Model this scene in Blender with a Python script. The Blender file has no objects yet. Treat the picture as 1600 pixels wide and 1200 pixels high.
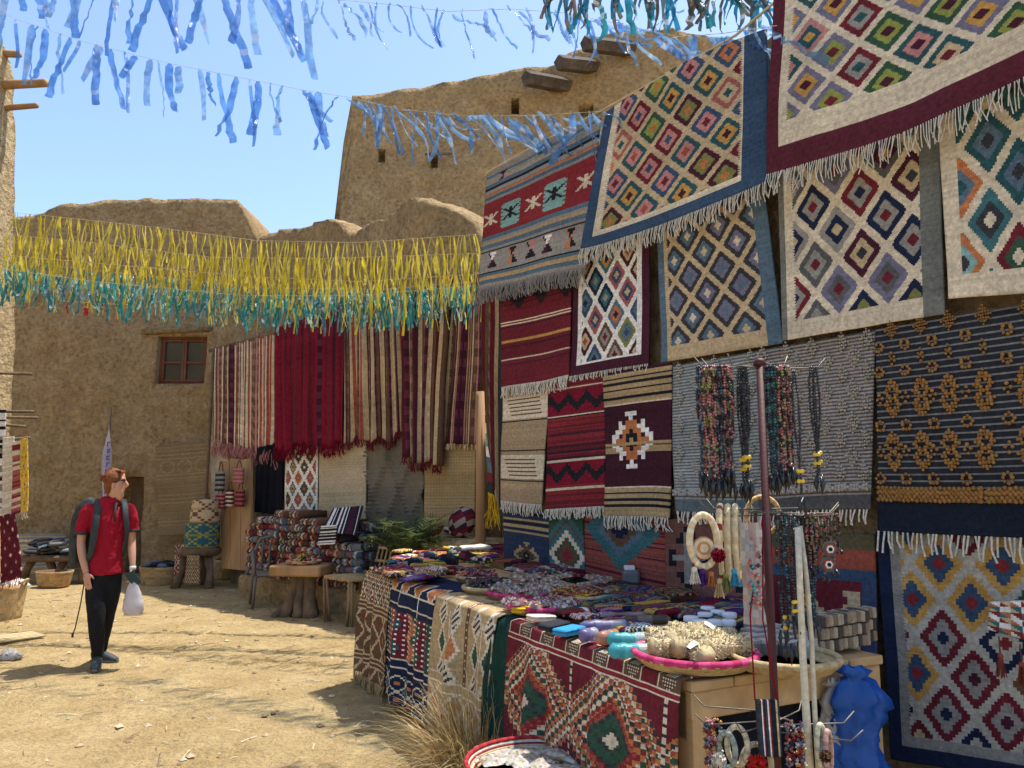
import bpy, bmesh, math, random
import numpy as np
from mathutils import Vector, Matrix

# ------------------------------------------------------------------ camera, sky, sun, exposure
SC = bpy.context.scene
COL = SC.collection
PITCH = math.radians(7.66); CAMZ = 1.58; FPX = 1190.0
cam_d = bpy.data.cameras.new('camera'); cam = bpy.data.objects.new('camera', cam_d); COL.objects.link(cam)
cam.location = (0, 0, CAMZ); cam.rotation_euler = (math.pi/2 + PITCH, 0, 0)
cam_d.sensor_width = 36; cam_d.lens = FPX/1600*36; cam_d.clip_start = 0.05; cam_d.clip_end = 2000
SC.camera = cam
SUN_AZ = math.radians(57); SUN_EL = math.radians(71)
W_ = bpy.data.worlds.new('World'); SC.world = W_; W_.use_nodes = True
nt = W_.node_tree; bgn = nt.nodes['Background']
skyn = nt.nodes.new('ShaderNodeTexSky'); skyn.sky_type = 'NISHITA'; skyn.sun_disc = False
skyn.sun_elevation = SUN_EL; skyn.sun_rotation = SUN_AZ; skyn.air_density = 1.0; skyn.dust_density = 1.3; skyn.ozone_density = 2.6
nt.links.new(skyn.outputs[0], bgn.inputs[0]); bgn.inputs[1].default_value = 0.138
sun_d = bpy.data.lights.new('sun', 'SUN'); sun_d.energy = 3.4; sun_d.angle = math.radians(0.6); sun_d.color = (1, .945, .86)
sun = bpy.data.objects.new('sun', sun_d); COL.objects.link(sun)
sdir = Vector((math.sin(SUN_AZ)*math.cos(SUN_EL), math.cos(SUN_AZ)*math.cos(SUN_EL), math.sin(SUN_EL)))
sun.rotation_euler = sdir.to_track_quat('Z', 'Y').to_euler(); sun.location = (8, 6, 20)
SC.view_settings.view_transform = 'Standard'; SC.view_settings.look = 'None'
SC.view_settings.exposure = 1.08; SC.view_settings.gamma = 1.0

R = random.Random(7)
NR = np.random.default_rng(11)
V3 = Vector

# ------------------------------------------------------------------ pixel -> place
CAM = V3((0, 0, CAMZ)); Fw = V3((0, math.cos(PITCH), math.sin(PITCH))); Up = V3((0, -math.sin(PITCH), math.cos(PITCH)))
def ray(u, v): return Fw + V3((1, 0, 0))*((u-800)/FPX) + Up*(-(v-600)/FPX)
def on_z(u, v, z=0.0):
    d = ray(u, v); t = (z-CAMZ)/d.z; return CAM + d*t
def on_y(u, v, y):
    d = ray(u, v); return CAM + d*(y/d.y)
def on_plane(u, v, p, n):
    d = ray(u, v); return CAM + d*((p-CAM).dot(n)/d.dot(n))
RP = V3((2.0, 3.9, 0)); RD = V3((-.545, .839, 0)).normalized(); RN = V3((-RD.y, RD.x, 0))   # rug wall, RN faces the yard
WP = V3((-5.2, 13.5, 0)); WD = V3((4.75, -3.9, 0)).normalized(); WN = V3((WD.y, -WD.x, 0))
if RN.y > 0: RN = -RN
if WN.y > 0: WN = -WN
def onR(u, v, off=0.0): return on_plane(u, v, RP + RN*off, RN)
def onW(u, v, off=0.0): return on_plane(u, v, WP + WN*off, WN)

# ------------------------------------------------------------------ noise
def vnoise(x, y, seed=0):
    x = np.asarray(x, float); y = np.asarray(y, float)
    xi = np.floor(x).astype(np.int64); yi = np.floor(y).astype(np.int64); xf = x-xi; yf = y-yi
    def h(a, b):
        n = (a*374761393 + b*668265263 + seed*974711) & 0xffffffff
        n = ((n ^ (n >> 13))*1274126177) & 0xffffffff
        return ((n ^ (n >> 16)) & 0xffff)/65535.0
    sx = xf*xf*(3-2*xf); sy = yf*yf*(3-2*yf)
    return (h(xi, yi)*(1-sx)+h(xi+1, yi)*sx)*(1-sy) + (h(xi, yi+1)*(1-sx)+h(xi+1, yi+1)*sx)*sy - .5
def fbm(x, y, seed=0, o=4):
    r = 0; a = 1.0
    for i in range(o):
        r = r + vnoise(np.asarray(x)*2**i, np.asarray(y)*2**i, seed+i*17)*a; a *= .55
    return r

# ------------------------------------------------------------------ materials
def srgb(r, g, b):
    f = lambda c: (c/255/12.92 if c/255 <= .04045 else ((c/255+.055)/1.055)**2.4)
    return (f(r), f(g), f(b))
MATS = {}
def mat(name, col=None, rough=.8, nscale=8, namt=.25, bscale=40, bamt=.3, bdist=.01, spec=.3, attr=False, metal=0, extra=None, col2=None, trans=0, stretch=None, shaded_pits=None):
    m = bpy.data.materials.new(name); m.use_nodes = True; t = m.node_tree; N = t.nodes; L = t.links
    b = N['Principled BSDF']; b.inputs['Roughness'].default_value = rough; b.inputs['Specular IOR Level'].default_value = spec
    b.inputs['Metallic'].default_value = metal
    tc = N.new('ShaderNodeTexCoord'); src = tc.outputs['Object']
    if stretch:
        mp = N.new('ShaderNodeMapping'); mp.inputs['Scale'].default_value = stretch; L.new(src, mp.inputs[0]); src = mp.outputs[0]
    n1 = N.new('ShaderNodeTexNoise'); n1.inputs['Scale'].default_value = nscale; n1.inputs['Detail'].default_value = 6; L.new(src, n1.inputs['Vector'])
    mx = N.new('ShaderNodeMix'); mx.data_type = 'RGBA'; mx.blend_type = 'MULTIPLY'; mx.inputs[0].default_value = 1
    if attr:
        a = N.new('ShaderNodeAttribute'); a.attribute_name = 'Col'; L.new(a.outputs['Color'], mx.inputs[6])
    elif col2:
        n2 = N.new('ShaderNodeTexNoise'); n2.inputs['Scale'].default_value = nscale*.22; n2.inputs['Detail'].default_value = 5; L.new(src, n2.inputs['Vector'])
        cr = N.new('ShaderNodeValToRGB'); cr.color_ramp.elements[0].color = (*col, 1); cr.color_ramp.elements[1].color = (*col2, 1)
        cr.color_ramp.elements[0].position = .38; cr.color_ramp.elements[1].position = .64
        L.new(n2.outputs['Fac'], cr.inputs[0]); L.new(cr.outputs[0], mx.inputs[6])
    else: mx.inputs[6].default_value = (*col, 1)
    mr = N.new('ShaderNodeMapRange'); mr.inputs[1].default_value = .25; mr.inputs[2].default_value = .75; mr.inputs[3].default_value = 1-namt; mr.inputs[4].default_value = 1+namt
    L.new(n1.outputs['Fac'], mr.inputs[0]); L.new(mr.outputs[0], mx.inputs[7]); L.new(mx.outputs[2], b.inputs['Base Color'])
    if shaded_pits:
        n3 = N.new('ShaderNodeTexNoise'); n3.inputs['Scale'].default_value = shaded_pits[0]; n3.inputs['Detail'].default_value = 6; n3.inputs['Roughness'].default_value = .72; L.new(src, n3.inputs['Vector'])
        r3 = N.new('ShaderNodeMapRange'); r3.inputs[1].default_value = .36; r3.inputs[2].default_value = .47; r3.inputs[3].default_value = 1-shaded_pits[1]; r3.inputs[4].default_value = 1.04; L.new(n3.outputs['Fac'], r3.inputs[0])  # crevice shade painted into the colour; the same mask lowers the bump
        m3 = N.new('ShaderNodeMix'); m3.data_type = 'RGBA'; m3.blend_type = 'MULTIPLY'; m3.inputs[0].default_value = 1; L.new(mx.outputs[2], m3.inputs[6]); L.new(r3.outputs[0], m3.inputs[7]); L.new(m3.outputs[2], b.inputs['Base Color'])
    if bamt:
        nb = N.new('ShaderNodeTexNoise'); nb.inputs['Scale'].default_value = bscale; nb.inputs['Detail'].default_value = 6; nb.inputs['Roughness'].default_value = .65; L.new(src, nb.inputs['Vector'])
        bp = N.new('ShaderNodeBump'); bp.inputs['Strength'].default_value = bamt; bp.inputs['Distance'].default_value = bdist
        hsrc = nb.outputs['Fac']
        if shaded_pits:
            ad = N.new('ShaderNodeMath'); ad.operation = 'MULTIPLY_ADD'; L.new(r3.outputs[0], ad.inputs[0]); ad.inputs[1].default_value = .35; L.new(hsrc, ad.inputs[2]); hsrc = ad.outputs[0]
        L.new(hsrc, bp.inputs['Height']); L.new(bp.outputs[0], b.inputs['Normal'])
    if trans:
        tl = N.new('ShaderNodeBsdfTranslucent'); tp = N.new('ShaderNodeBsdfTransparent'); m1 = N.new('ShaderNodeMixShader'); m2 = N.new('ShaderNodeMixShader')
        L.new(mx.outputs[2], tl.inputs[0]); m1.inputs[0].default_value = .45; L.new(b.outputs[0], m1.inputs[1]); L.new(tl.outputs[0], m1.inputs[2])
        m2.inputs[0].default_value = trans; L.new(m1.outputs[0], m2.inputs[1]); L.new(tp.outputs[0], m2.inputs[2]); L.new(m2.outputs[0], N['Material Output'].inputs[0])
        L.new(mx.outputs[2], tp.inputs[0])
    MATS[name] = m; return m
ADOBE = dict(rough=.95, nscale=11, namt=.26, bscale=11, bamt=1.0, bdist=.12, spec=.08, shaded_pits=(19, .22))
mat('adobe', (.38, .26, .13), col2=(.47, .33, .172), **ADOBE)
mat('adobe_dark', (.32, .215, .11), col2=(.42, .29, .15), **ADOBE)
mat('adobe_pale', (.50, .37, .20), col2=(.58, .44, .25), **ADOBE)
mat('sand', (.40, .29, .138), col2=(.48, .36, .185), rough=.96, nscale=9, namt=.16, bscale=22, bamt=1.0, bdist=.06, spec=.06, shaded_pits=(45, .16))
mat('textile', attr=True, rough=.93, nscale=45, namt=.26, bscale=260, bamt=.6, bdist=.004, spec=.08)
mat('wool', attr=True, rough=.95, nscale=90, namt=.3, bscale=120, bamt=.9, bdist=.008, spec=.05)
mat('straw', attr=True, rough=.8, nscale=50, namt=.3, bscale=150, bamt=.7, bdist=.004, spec=.2)
mat('bead', attr=True, rough=.3, nscale=30, namt=.12, bamt=0, spec=.5)
mat('painted', attr=True, rough=.5, nscale=12, namt=.1, bscale=60, bamt=.1, spec=.4)
mat('plastic_wrap', attr=True, rough=.16, nscale=14, namt=.18, bscale=30, bamt=.55, bdist=.01, spec=.6, trans=.12)
mat('bag_plastic', attr=True, rough=.28, nscale=9, namt=.12, bscale=16, bamt=.6, bdist=.015, spec=.5, trans=.16)
mat('foil_ribbon', attr=True, rough=.14, nscale=9, namt=.3, bscale=24, bamt=1.0, bdist=.04, spec=1.0, trans=.5)
mat('teal_ribbon', attr=True, rough=.22, nscale=9, namt=.3, bscale=22, bamt=.9, bdist=.02, spec=.8, trans=.22)
mat('raffia_ribbon', attr=True, rough=.55, nscale=14, namt=.22, bscale=40, bamt=.4, spec=.3, trans=.10)
mat('wood', (.30, .165, .07), col2=(.42, .25, .115), rough=.7, nscale=9, namt=.25, bscale=30, bamt=.4, stretch=(1, 1, .12))
mat('pine', (.46, .28, .12), col2=(.56, .36, .17), rough=.6, nscale=14, namt=.2, bscale=30, bamt=.25, stretch=(.12, 1, 1))
mat('old_wood', (.13, .085, .05), col2=(.22, .145, .085), rough=.85, nscale=12, namt=.3, bscale=40, bamt=.8, bdist=.02)
mat('beam_wood', (.075, .056, .042), col2=(.12, .09, .068), rough=.9, nscale=12, namt=.35, bscale=30, bamt=.8, bdist=.03)
mat('window_wood', (.13, .045, .022), col2=(.19, .07, .035), rough=.5, nscale=20, namt=.2, bscale=60, bamt=.2)
mat('glass', (.035, .04, .035), rough=.12, namt=.3, nscale=3, bscale=4, bamt=.1, spec=.7)
mat('dark', (.012, .010, .009), rough=.9, bamt=0)
mat('red_metal', (.065, .012, .013), rough=.6, nscale=20, namt=.25, bscale=80, bamt=.15, spec=.4)
mat('wire', (.13, .115, .095), rough=.45, metal=.5, bamt=.1, nscale=20)
mat('grey_chair', (.15, .125, .10), rough=.55, nscale=10, namt=.12, bamt=.1)
mat('rope', (.55, .44, .27), rough=.9, bscale=200, bamt=.5)
mat('skin', (.52, .27, .165), rough=.5, nscale=14, namt=.07, bscale=120, bamt=.1, spec=.35)
mat('hair', (.21, .062, .016), rough=.5, nscale=30, namt=.4, bscale=60, bamt=.9, bdist=.02, stretch=(1, .35, 1))
mat('leaf', attr=True, rough=.6, nscale=10, namt=.2, bamt=0, trans=.02)
MT = MATS

# ------------------------------------------------------------------ objects
def tag(o, label=None, cat=None, group=None, kind=None):
    if label: o['label'] = label
    if cat: o['category'] = cat
    if group: o['group'] = group
    if kind: o['kind'] = kind
    return o
def thing(name, label, cat, loc=(0, 0, 0), group=None, rz=0):
    o = bpy.data.objects.new(name, None); o.empty_display_size = .1; COL.objects.link(o); o.location = loc; o.rotation_euler = (0, 0, rz)
    return tag(o, label, cat, group)
def link(name, me, parent=None, m=Matrix()):
    o = bpy.data.objects.new(name, me); COL.objects.link(o)
    if parent: o.parent = parent
    o.matrix_local = m
    return o
def copy_tree(o, parent=None, label=None):
    c = o.copy(); COL.objects.link(c); c.parent = parent
    if label: c['label'] = label
    for ch in o.children: copy_tree(ch, c)
    return c

WHITE = (.8, .8, .8)
class MB:
    """collects shapes; verts are relative to self.o (origin) once built"""
    def __init__(s): s.v = []; s.f = []; s.c = []
    def add(s, vs, fs, col):
        n = len(s.v); s.v.extend([tuple(p) for p in vs]); s.f.extend([tuple(i+n for i in q) for q in fs])
        if isinstance(col, list): s.c.extend(col)
        else: s.c.extend([col]*len(fs))
    def box(s, c, d, col=WHITE, m=None, taper=1.0, bev=0):
        hx, hy, hz = d[0]/2, d[1]/2, d[2]/2; vs = []
        if bev <= 0:
            for z, k in ((-hz, 1), (hz, taper)):
                vs += [V3((-hx*k, -hy*k, z)), V3((hx*k, -hy*k, z)), V3((hx*k, hy*k, z)), V3((-hx*k, hy*k, z))]
            fs = [(3, 2, 1, 0), (4, 5, 6, 7), (0, 1, 5, 4), (1, 2, 6, 5), (2, 3, 7, 6), (3, 0, 4, 7)]
        else:
            b = min(bev, hx*.9, hy*.9, hz*.9)
            for z, e in ((-hz, b), (-hz+b, 0), (hz-b, 0), (hz, b)):
                x, y = hx-e, hy-e; q = b if e == 0 else 0.0
                for px, py in ((-x+q, -y), (x-q, -y), (x, -y+q), (x, y-q), (x-q, y), (-x+q, y), (-x, y-q), (-x, -y+q)): vs.append(V3((px, py, z)))
            fs = [tuple(range(7, -1, -1)), tuple(range(24, 32))]
            for k in range(3):
                for i in range(8): j = (i+1) % 8; fs.append((k*8+i, k*8+j, k*8+8+j, k*8+8+i))
        c = V3(c); vs = [(m @ p if m else p)+c for p in vs]
        s.add(vs, fs, col)
    def tube(s, pts, rad, n=8, col=WHITE, cap=True, flat=1.0, up=None):
        pts = [V3(p) for p in pts]; k = len(pts)
        if not hasattr(rad, '__len__'): rad = [rad]*k
        vs = []; pu = None
        for i, p in enumerate(pts):
            d = (pts[min(i+1, k-1)]-pts[max(i-1, 0)])
            d = d.normalized() if d.length > 1e-9 else V3((0, 0, 1))
            if pu is None:
                a = V3(up) if up else (V3((0, 0, 1)) if abs(d.z) < .9 else V3((1, 0, 0)))
            else: a = pu
            x = (a - d*a.dot(d))
            x = x.normalized() if x.length > 1e-6 else d.orthogonal().normalized()
            y = d.cross(x); pu = x
            for j in range(n):
                t = 2*math.pi*j/n; vs.append(p + x*(math.cos(t)*rad[i]*flat) + y*(math.sin(t)*rad[i]))
        fs = []
        for i in range(k-1):
            for j in range(n): q = (j+1) % n; fs.append((i*n+j, i*n+q, i*n+n+q, i*n+n+j))
        if cap: fs += [tuple(range(n-1, -1, -1)), tuple(range((k-1)*n, k*n))]
        s.add(vs, fs, col)
    def ring(s, c, r, rr, n=24, k=6, col=WHITE, m=None, ry=None, cols=None):
        c = V3(c); vs = []; fs = []; cc = []
        ry = ry or r
        for i in range(n):
            t = 2*math.pi*i/n
            for j in range(k):
                q = 2*math.pi*j/k
                p = V3(((r+rr*math.cos(q))*math.cos(t), (ry+rr*math.cos(q))*math.sin(t), rr*math.sin(q)))
                vs.append((m @ p if m else p)+c)
        for i in range(n):
            for j in range(k):
                a = (i+1) % n; b = (j+1) % k; fs.append((i*k+j, a*k+j, a*k+b, i*k+b)); cc.append(cols[i % len(cols)] if cols else col)
        s.add(vs, fs, cc)
    def lathe(s, prof, n=20, c=(0, 0, 0), col=WHITE, m=None, cols=None, sy=1.0, jit=0):
        c = V3(c); vs = []; fs = []; cc = []
        for r, z in prof:
            for j in range(n):
                t = 2*math.pi*j/n; rr = r*(1+jit*(R.random()-.5)); p = V3((rr*math.cos(t), rr*math.sin(t)*sy, z)); vs.append((m @ p if m else p)+c)
        for i in range(len(prof)-1):
            for j in range(n):
                q = (j+1) % n; fs.append((i*n+j, i*n+q, i*n+n+q, i*n+n+j)); cc.append(cols(i, j) if cols else col)
        if prof[0][0] > 1e-4: fs.append(tuple(range(n-1, -1, -1))); cc.append(cols(0, 0) if cols else col)
        if prof[-1][0] > 1e-4: fs.append(tuple(range((len(prof)-1)*n, len(prof)*n))); cc.append(cols(len(prof)-2, 0) if cols else col)
        s.add(vs, fs, cc)
    def octa(s, c, r, col, sz=1.0):
        x, y, z = c; k = r*sz
        s.add([(x+r, y, z), (x-r, y, z), (x, y+r, z), (x, y-r, z), (x, y, z+k), (x, y, z-k)],
              [(0, 2, 4), (2, 1, 4), (1, 3, 4), (3, 0, 4), (2, 0, 5), (1, 2, 5), (3, 1, 5), (0, 3, 5)], col)
    def ball(s, c, r, col, n=10, k=6, sc=(1, 1, 1), m=None):
        prof = [(r*math.sin(math.pi*i/k)+1e-5, -r*math.cos(math.pi*i/k)) for i in range(k+1)]
        c = V3(c); vs = []; fs = []
        for a, z in prof:
            for j in range(n):
                t = 2*math.pi*j/n; p = V3((a*math.cos(t)*sc[0], a*math.sin(t)*sc[1], z*sc[2])); vs.append((m @ p if m else p)+c)
        for i in range(k):
            for j in range(n): q = (j+1) % n; fs.append((i*n+j, i*n+q, i*n+n+q, i*n+n+j))
        s.add(vs, fs, col)
    def strip(s, pts, width, side, col, th=0):
        """flat ribbon along pts, width vector side"""
        side = V3(side); vs = []; k = len(pts)
        for i, p in enumerate(pts):
            w = width[i] if hasattr(width, '__len__') else width
            sd = side[i] if isinstance(side, list) else side
            vs += [V3(p)-sd*(w/2), V3(p)+sd*(w/2)]
        s.add(vs, [(2*i, 2*i+1, 2*i+3, 2*i+2) for i in range(k-1)], col)
    def mesh(s, name, smooth=True, o=None):
        me = bpy.data.meshes.new(name)
        vs = np.array(s.v, float).reshape(-1, 3)
        if o is not None: vs = vs-np.array(o)
        me.from_pydata(vs.tolist(), [], s.f)
        a = me.attributes.new('Col', 'FLOAT_COLOR', 'FACE')
        ca = np.ones((len(s.f), 4)); ca[:, :3] = np.array([c[:3] for c in s.c]) if s.c else 1
        a.data.foreach_set('color', ca.ravel())
        if smooth: me.polygons.foreach_set('use_smooth', [True]*len(s.f))
        me.update(); return me
    def build(s, name, material, parent=None, smooth=True, o=None, loc=None):
        """o: point taken as the mesh origin (same frame as the verts); top-level object is put there"""
        me = s.mesh(name, smooth, o); me.materials.append(MT[material])
        ob = link(name, me, parent)
        if loc is not None: ob.location = loc
        elif o is not None: ob.location = o
        return ob
def bezier(a, b, c, n=8): return [V3(a)*(1-t)**2 + V3(b)*2*t*(1-t) + V3(c)*t*t for t in [i/n for i in range(n+1)]]
def sag(a, b, s, n=16):
    a = V3(a); b = V3(b); return [a.lerp(b, i/n) - V3((0, 0, 4*s*(i/n)*(1-i/n))) for i in range(n+1)]
def jcol(c, a=.15):
    k = 1+R.uniform(-a, a); return tuple(max(0, x*k*(1+R.uniform(-a, a)*.4)) for x in c)
# ------------------------------------------------------------------ ground
def axis(lo, hi, step, far):
    a = list(np.arange(lo, hi+1e-6, step)); return np.array([-far, -far/3, lo-25, lo-8, lo-2] + a + [hi+2, hi+8, hi+25, far/3, far])
gx = axis(-9, 4, .07, 400); gy = axis(1.5, 15, .07, 400)
GX, GY = np.meshgrid(gx, gy)
def ground_h(x, y):
    x = np.asarray(x, float); y = np.asarray(y, float)
    return fbm(x*.7, y*.7, 3, 3)*.035 + fbm(x*5, y*5, 5, 3)*.014
FEET = [(R.uniform(-6.5, 0), R.uniform(3.2, 11), R.uniform(0, 6.28), R.uniform(.7, 1.1)) for _ in range(260)]
def feet_h(x, y):
    h = np.zeros_like(x)
    for fx, fy, a, s in FEET:
        m_ = (np.abs(x-fx) < .35) & (np.abs(y-fy) < .35); dx = x[m_]-fx; dy = y[m_]-fy; u_ = (dx*math.cos(a)+dy*math.sin(a))/.15/s; v_ = (-dx*math.sin(a)+dy*math.cos(a))/.07/s; d = u_*u_+v_*v_
        h[m_] += -.016*np.exp(-d)+.008*np.exp(-(np.sqrt(d)-1.6)**2*5)
    return h
GZ = ground_h(GX, GY)+feet_h(GX, GY)
far = (np.abs(GX) > 20) | (GY > 25) | (GY < 0); GZ[far] = 0
nx, ny = len(gx), len(gy)
me = bpy.data.meshes.new('ground'); idx = np.arange(nx*ny).reshape(ny, nx)
q = np.stack([idx[:-1, :-1], idx[:-1, 1:], idx[1:, 1:], idx[1:, :-1]], -1).reshape(-1, 4)
me.from_pydata(np.stack([GX, GY, GZ], -1).reshape(-1, 3).tolist(), [], q.tolist()); me.materials.append(MT['sand'])
me.polygons.foreach_set('use_smooth', [True]*len(q))
tag(link('ground', me), kind='structure')
def gz(x, y): return float(ground_h(x, y))
mb = MB()
for i in range(1500):
    x = R.uniform(-7, 1); y = R.uniform(3.5, 12); r = R.choice([.006, .008, .01, .014, .02, .028])*R.uniform(.6, 1.2)
    mb.octa((x, y, gz(x, y)+r*.2), r, jcol(R.choice([(.42, .32, .19), (.33, .25, .15), (.25, .17, .10), (.5, .42, .28)]), .2), .6)
tag(mb.build('pebbles', 'straw', smooth=False), 'small loose pebbles and crumbs of mud scattered on the sandy ground', 'pebbles', kind='stuff')

mb = MB()
for i in range(700):
    x = R.uniform(-6.8, .6); y = R.uniform(3.2, 11.5) if R.random() < .7 else R.uniform(9, 12); a = R.uniform(0, 6.28); l = R.uniform(.02, .09); z = gz(x, y)+.008; d = V3((math.cos(a), math.sin(a), R.uniform(-.05, .05)))
    p = V3((x, y, z)); mb.tube([p-d*l, p+V3((0, 0, .004)), p+d*l], R.uniform(.0012, .003), 4, jcol(R.choice([(.55, .43, .22), (.30, .21, .11), (.16, .11, .07), (.6, .55, .4)]), .2))
tag(mb.build('straw_litter', 'straw', smooth=False), 'scattered straw, twigs and palm scraps on the sandy ground', 'straw', kind='stuff')
# ------------------------------------------------------------------ adobe blocks
def adobe_block(name, A, B, thick, top, label, cat, m='adobe', step=.12, amp=.07, holes=(), base=-.1, seed=1, topn=.11):
    """upright block of mud masonry: front face from A to B (2D), top = [(s metres, z)], holes = (s0,s1,z0,z1,depth)"""
    A = V3((A[0], A[1], 0)); B = V3((B[0], B[1], 0)); Lw = (B-A).length; D = (B-A).normalized(); Nn = V3((D.y, -D.x, 0))
    ns = max(4, int(Lw/step)); S = np.linspace(0, Lw, ns+1)
    for h in holes:
        for e in h[:2]: S[np.argmin(np.abs(S-e))] = e
    S.sort()
    ts, tz = zip(*top); T = np.interp(S, ts, tz) + fbm(S*2.2, S*0+seed, seed, 4)*topn
    zmax = max(T); nz = max(4, int(zmax/step)); F = np.linspace(0, 1, nz+1)
    Zg = np.zeros((nz+1, ns+1))
    for i in range(ns+1): Zg[:, i] = base+(T[i]-base)*F
    Sg = np.repeat(S[None], nz+1, 0)
    # rows snap to the hole edges
    for h in holes:
        ii = [i for i in range(ns+1) if h[0]-1e-6 <= S[i] <= h[1]+1e-6]
        for e in h[2:4]:
            k = int(round(np.mean([np.argmin(np.abs(Zg[:, i]-e)) for i in ii])))
            for i in ii: Zg[k, i] = e
    dsp = fbm(Sg*.55, Zg*.55, seed, 3)*amp*1.6 + fbm(Sg*2.3, Zg*2.3, seed+5, 3)*amp*.6 + (np.abs(fbm(Sg*4.5, Zg*6, seed+7, 2))-.3)*amp*.55
    P = np.zeros((nz+1, ns+1, 3))
    a = np.array(A); d = np.array(D); n = np.array(Nn)
    P[:] = a + Sg[..., None]*d + dsp[..., None]*n; P[..., 2] = Zg
    # rounded top
    vs = P.reshape(-1, 3).tolist(); fs = []; W = ns+1
    hole_c = set()
    for h in holes:
        for k in range(nz):
            for i in range(ns):
                sm = (S[i]+S[i+1])/2; zm = (Zg[k, i]+Zg[k+1, i+1])/2
                if h[0] < sm < h[1] and h[2] < zm < h[3]: hole_c.add((k, i))
    for k in range(nz):
        for i in range(ns):
            if (k, i) not in hole_c: fs.append((k*W+i, k*W+i+1, (k+1)*W+i+1, (k+1)*W+i))
    # reveals
    for h in holes:
        cs = [c for c in hole_c if h[0] < (S[c[1]]+S[c[1]+1])/2 < h[1] and h[2] < (Zg[c[0], c[1]]+Zg[c[0]+1, c[1]+1])/2 < h[3]]
        cset = set(cs); m2 = {}
        def back(i):
            if i not in m2: m2[i] = len(vs); vs.append((np.array(vs[i])-n*h[4]).tolist())
            return m2[i]
        for k, i in cs:
            q = (k*W+i, k*W+i+1, (k+1)*W+i+1, (k+1)*W+i)
            for (dk, di), (p, r) in (((-1, 0), (0, 1)), ((0, 1), (1, 2)), ((1, 0), (2, 3)), ((0, -1), (3, 0))):
                if (k+dk, i+di) not in cset: fs.append((q[p], q[r], back(q[r]), back(q[p])))
            if len(h) < 6: fs.append(tuple(back(j) for j in q))
    # top strip and back, sides
    bo = len(vs); rows = 4
    for j in range(1, rows+1):
        f = j/rows
        for i in range(ns+1):
            p = P[nz, i] - n*(thick*f); z = T[i] + (.06*math.sin(math.pi*f)) + float(fbm(S[i]*1.5, f*3, seed+9, 3))*topn
            vs.append([p[0], p[1], z])
    for j in range(rows):
        for i in range(ns):
            a0 = (nz*W+i) if j == 0 else bo+(j-1)*W+i; b0 = bo+j*W+i
            fs.append((a0, a0+1, b0+1, b0))
    bb = len(vs)
    for i in range(ns+1): p = P[0, i]-n*thick; vs.append([p[0], p[1], base])
    for i in range(ns): fs.append((bo+(rows-1)*W+i, bo+(rows-1)*W+i+1, bb+i+1, bb+i))
    for e in (0, ns):
        col_ = [k*W+e for k in range(nz+1)] + [bo+j*W+e for j in range(rows)] + [bb+e]
        fs.append(tuple(col_))
    o = thing(name, label, cat, A)
    me = bpy.data.meshes.new('wall'); me.from_pydata((np.array(vs)-np.array(A)).tolist(), [], fs); me.materials.append(MT[m])
    bm = bmesh.new(); bm.from_mesh(me); bmesh.ops.recalc_face_normals(bm, faces=bm.faces); bm.to_mesh(me); bm.free()
    me.polygons.foreach_set('use_smooth', [True]*len(me.polygons))
    link('wall', me, o)
    return o
def part(o, mb, name, m, smooth=False):
    """mb in world coordinates becomes a part of o"""
    return mb.build(name, m, o, smooth, o=o.matrix_basis.translation.copy(), loc=(0, 0, 0))
def sub(p, mb, name, m, smooth=False, origin=(0, 0, 0)):
    return mb.build(name, m, p, smooth, o=origin, loc=(0, 0, 0))

# back house, frontal, 14 m away
HY = 14.0
def hx(u, v): p = on_y(u, v, HY); return p.x, p.z
hA = (hx(-60, 800)[0], HY); hB = (hx(412, 800)[0], HY)
tp = [(hx(u, v)[0]-hA[0], hx(u, v)[1]) for u, v in ((-60, 360), (20, 345), (75, 325), (130, 317), (185, 309), (340, 310), (370, 314), (384, 340), (402, 375), (412, 410))]
w0, w1 = hx(248, 525), hx(321, 600); d0, d1 = hx(172, 745), hx(218, 900)
house = adobe_block('mud_house', hA, hB, 4.0, tp, 'two storey mud brick house with a small wooden window behind the yard', 'house', 'adobe', .11, .09,
    holes=((w0[0]-hA[0], w1[0]-hA[0], w1[1], w0[1], .22), (d0[0]-hA[0], d1[0]-hA[0], .0, d0[1], .5)), seed=3)
def window(o, x0, x1, z0, z1, y):
    m = MB(); t = .05; d = .06
    for xa, xb, za, zb in ((x0, x0+t, z0, z1), (x1-t, x1, z0, z1), (x0+t, x1-t, z0, z0+t), (x0+t, x1-t, z1-t, z1)):
        m.box(((xa+xb)/2, y, (za+zb)/2), (xb-xa, d, zb-za), bev=.008)
    fr = part(o, m, 'window_frame', 'window_wood')
    xm = (x0+x1)/2; zm = z0+(z1-z0)*.46
    for xa, xb in ((x0+t, xm), (xm, x1-t)):
        m = MB(); s = .045; za, zb = z0+t, z1-t
        for a, b, c, e in ((xa, xa+s, za, zb), (xb-s, xb, za, zb), (xa+s, xb-s, za, za+s), (xa+s, xb-s, zb-s, zb), (xa+s, xb-s, zm-s/2, zm+s/2)):
            m.box(((a+b)/2, y-.02, (c+e)/2), (b-a-.002, d*.8, e-c-.002), bev=.006)
        cs = part(o, m, 'casement', 'window_wood')
        for a, b in ((za+s, zm-s/2), (zm+s/2, zb-s)):
            m = MB(); m.box(((xa+xb)/2, y+.005, (a+b)/2), (xb-xa-2*s+.004, .008, b-a+.004)); sub(cs, m, 'pane', 'glass', origin=o.location)
window(house, w0[0], w1[0], w1[1], w0[1], HY+.13)
m = MB(); m.tube([(w0[0]-.3, HY-.03, w0[1]+.07), (w0[0]+.3, HY-.06, w0[1]+.10), (w1[0]+.1, HY-.03, w0[1]+.12)], [.05, .06, .045], 8); part(house, m, 'lintel', 'adobe_dark', True)
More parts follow.
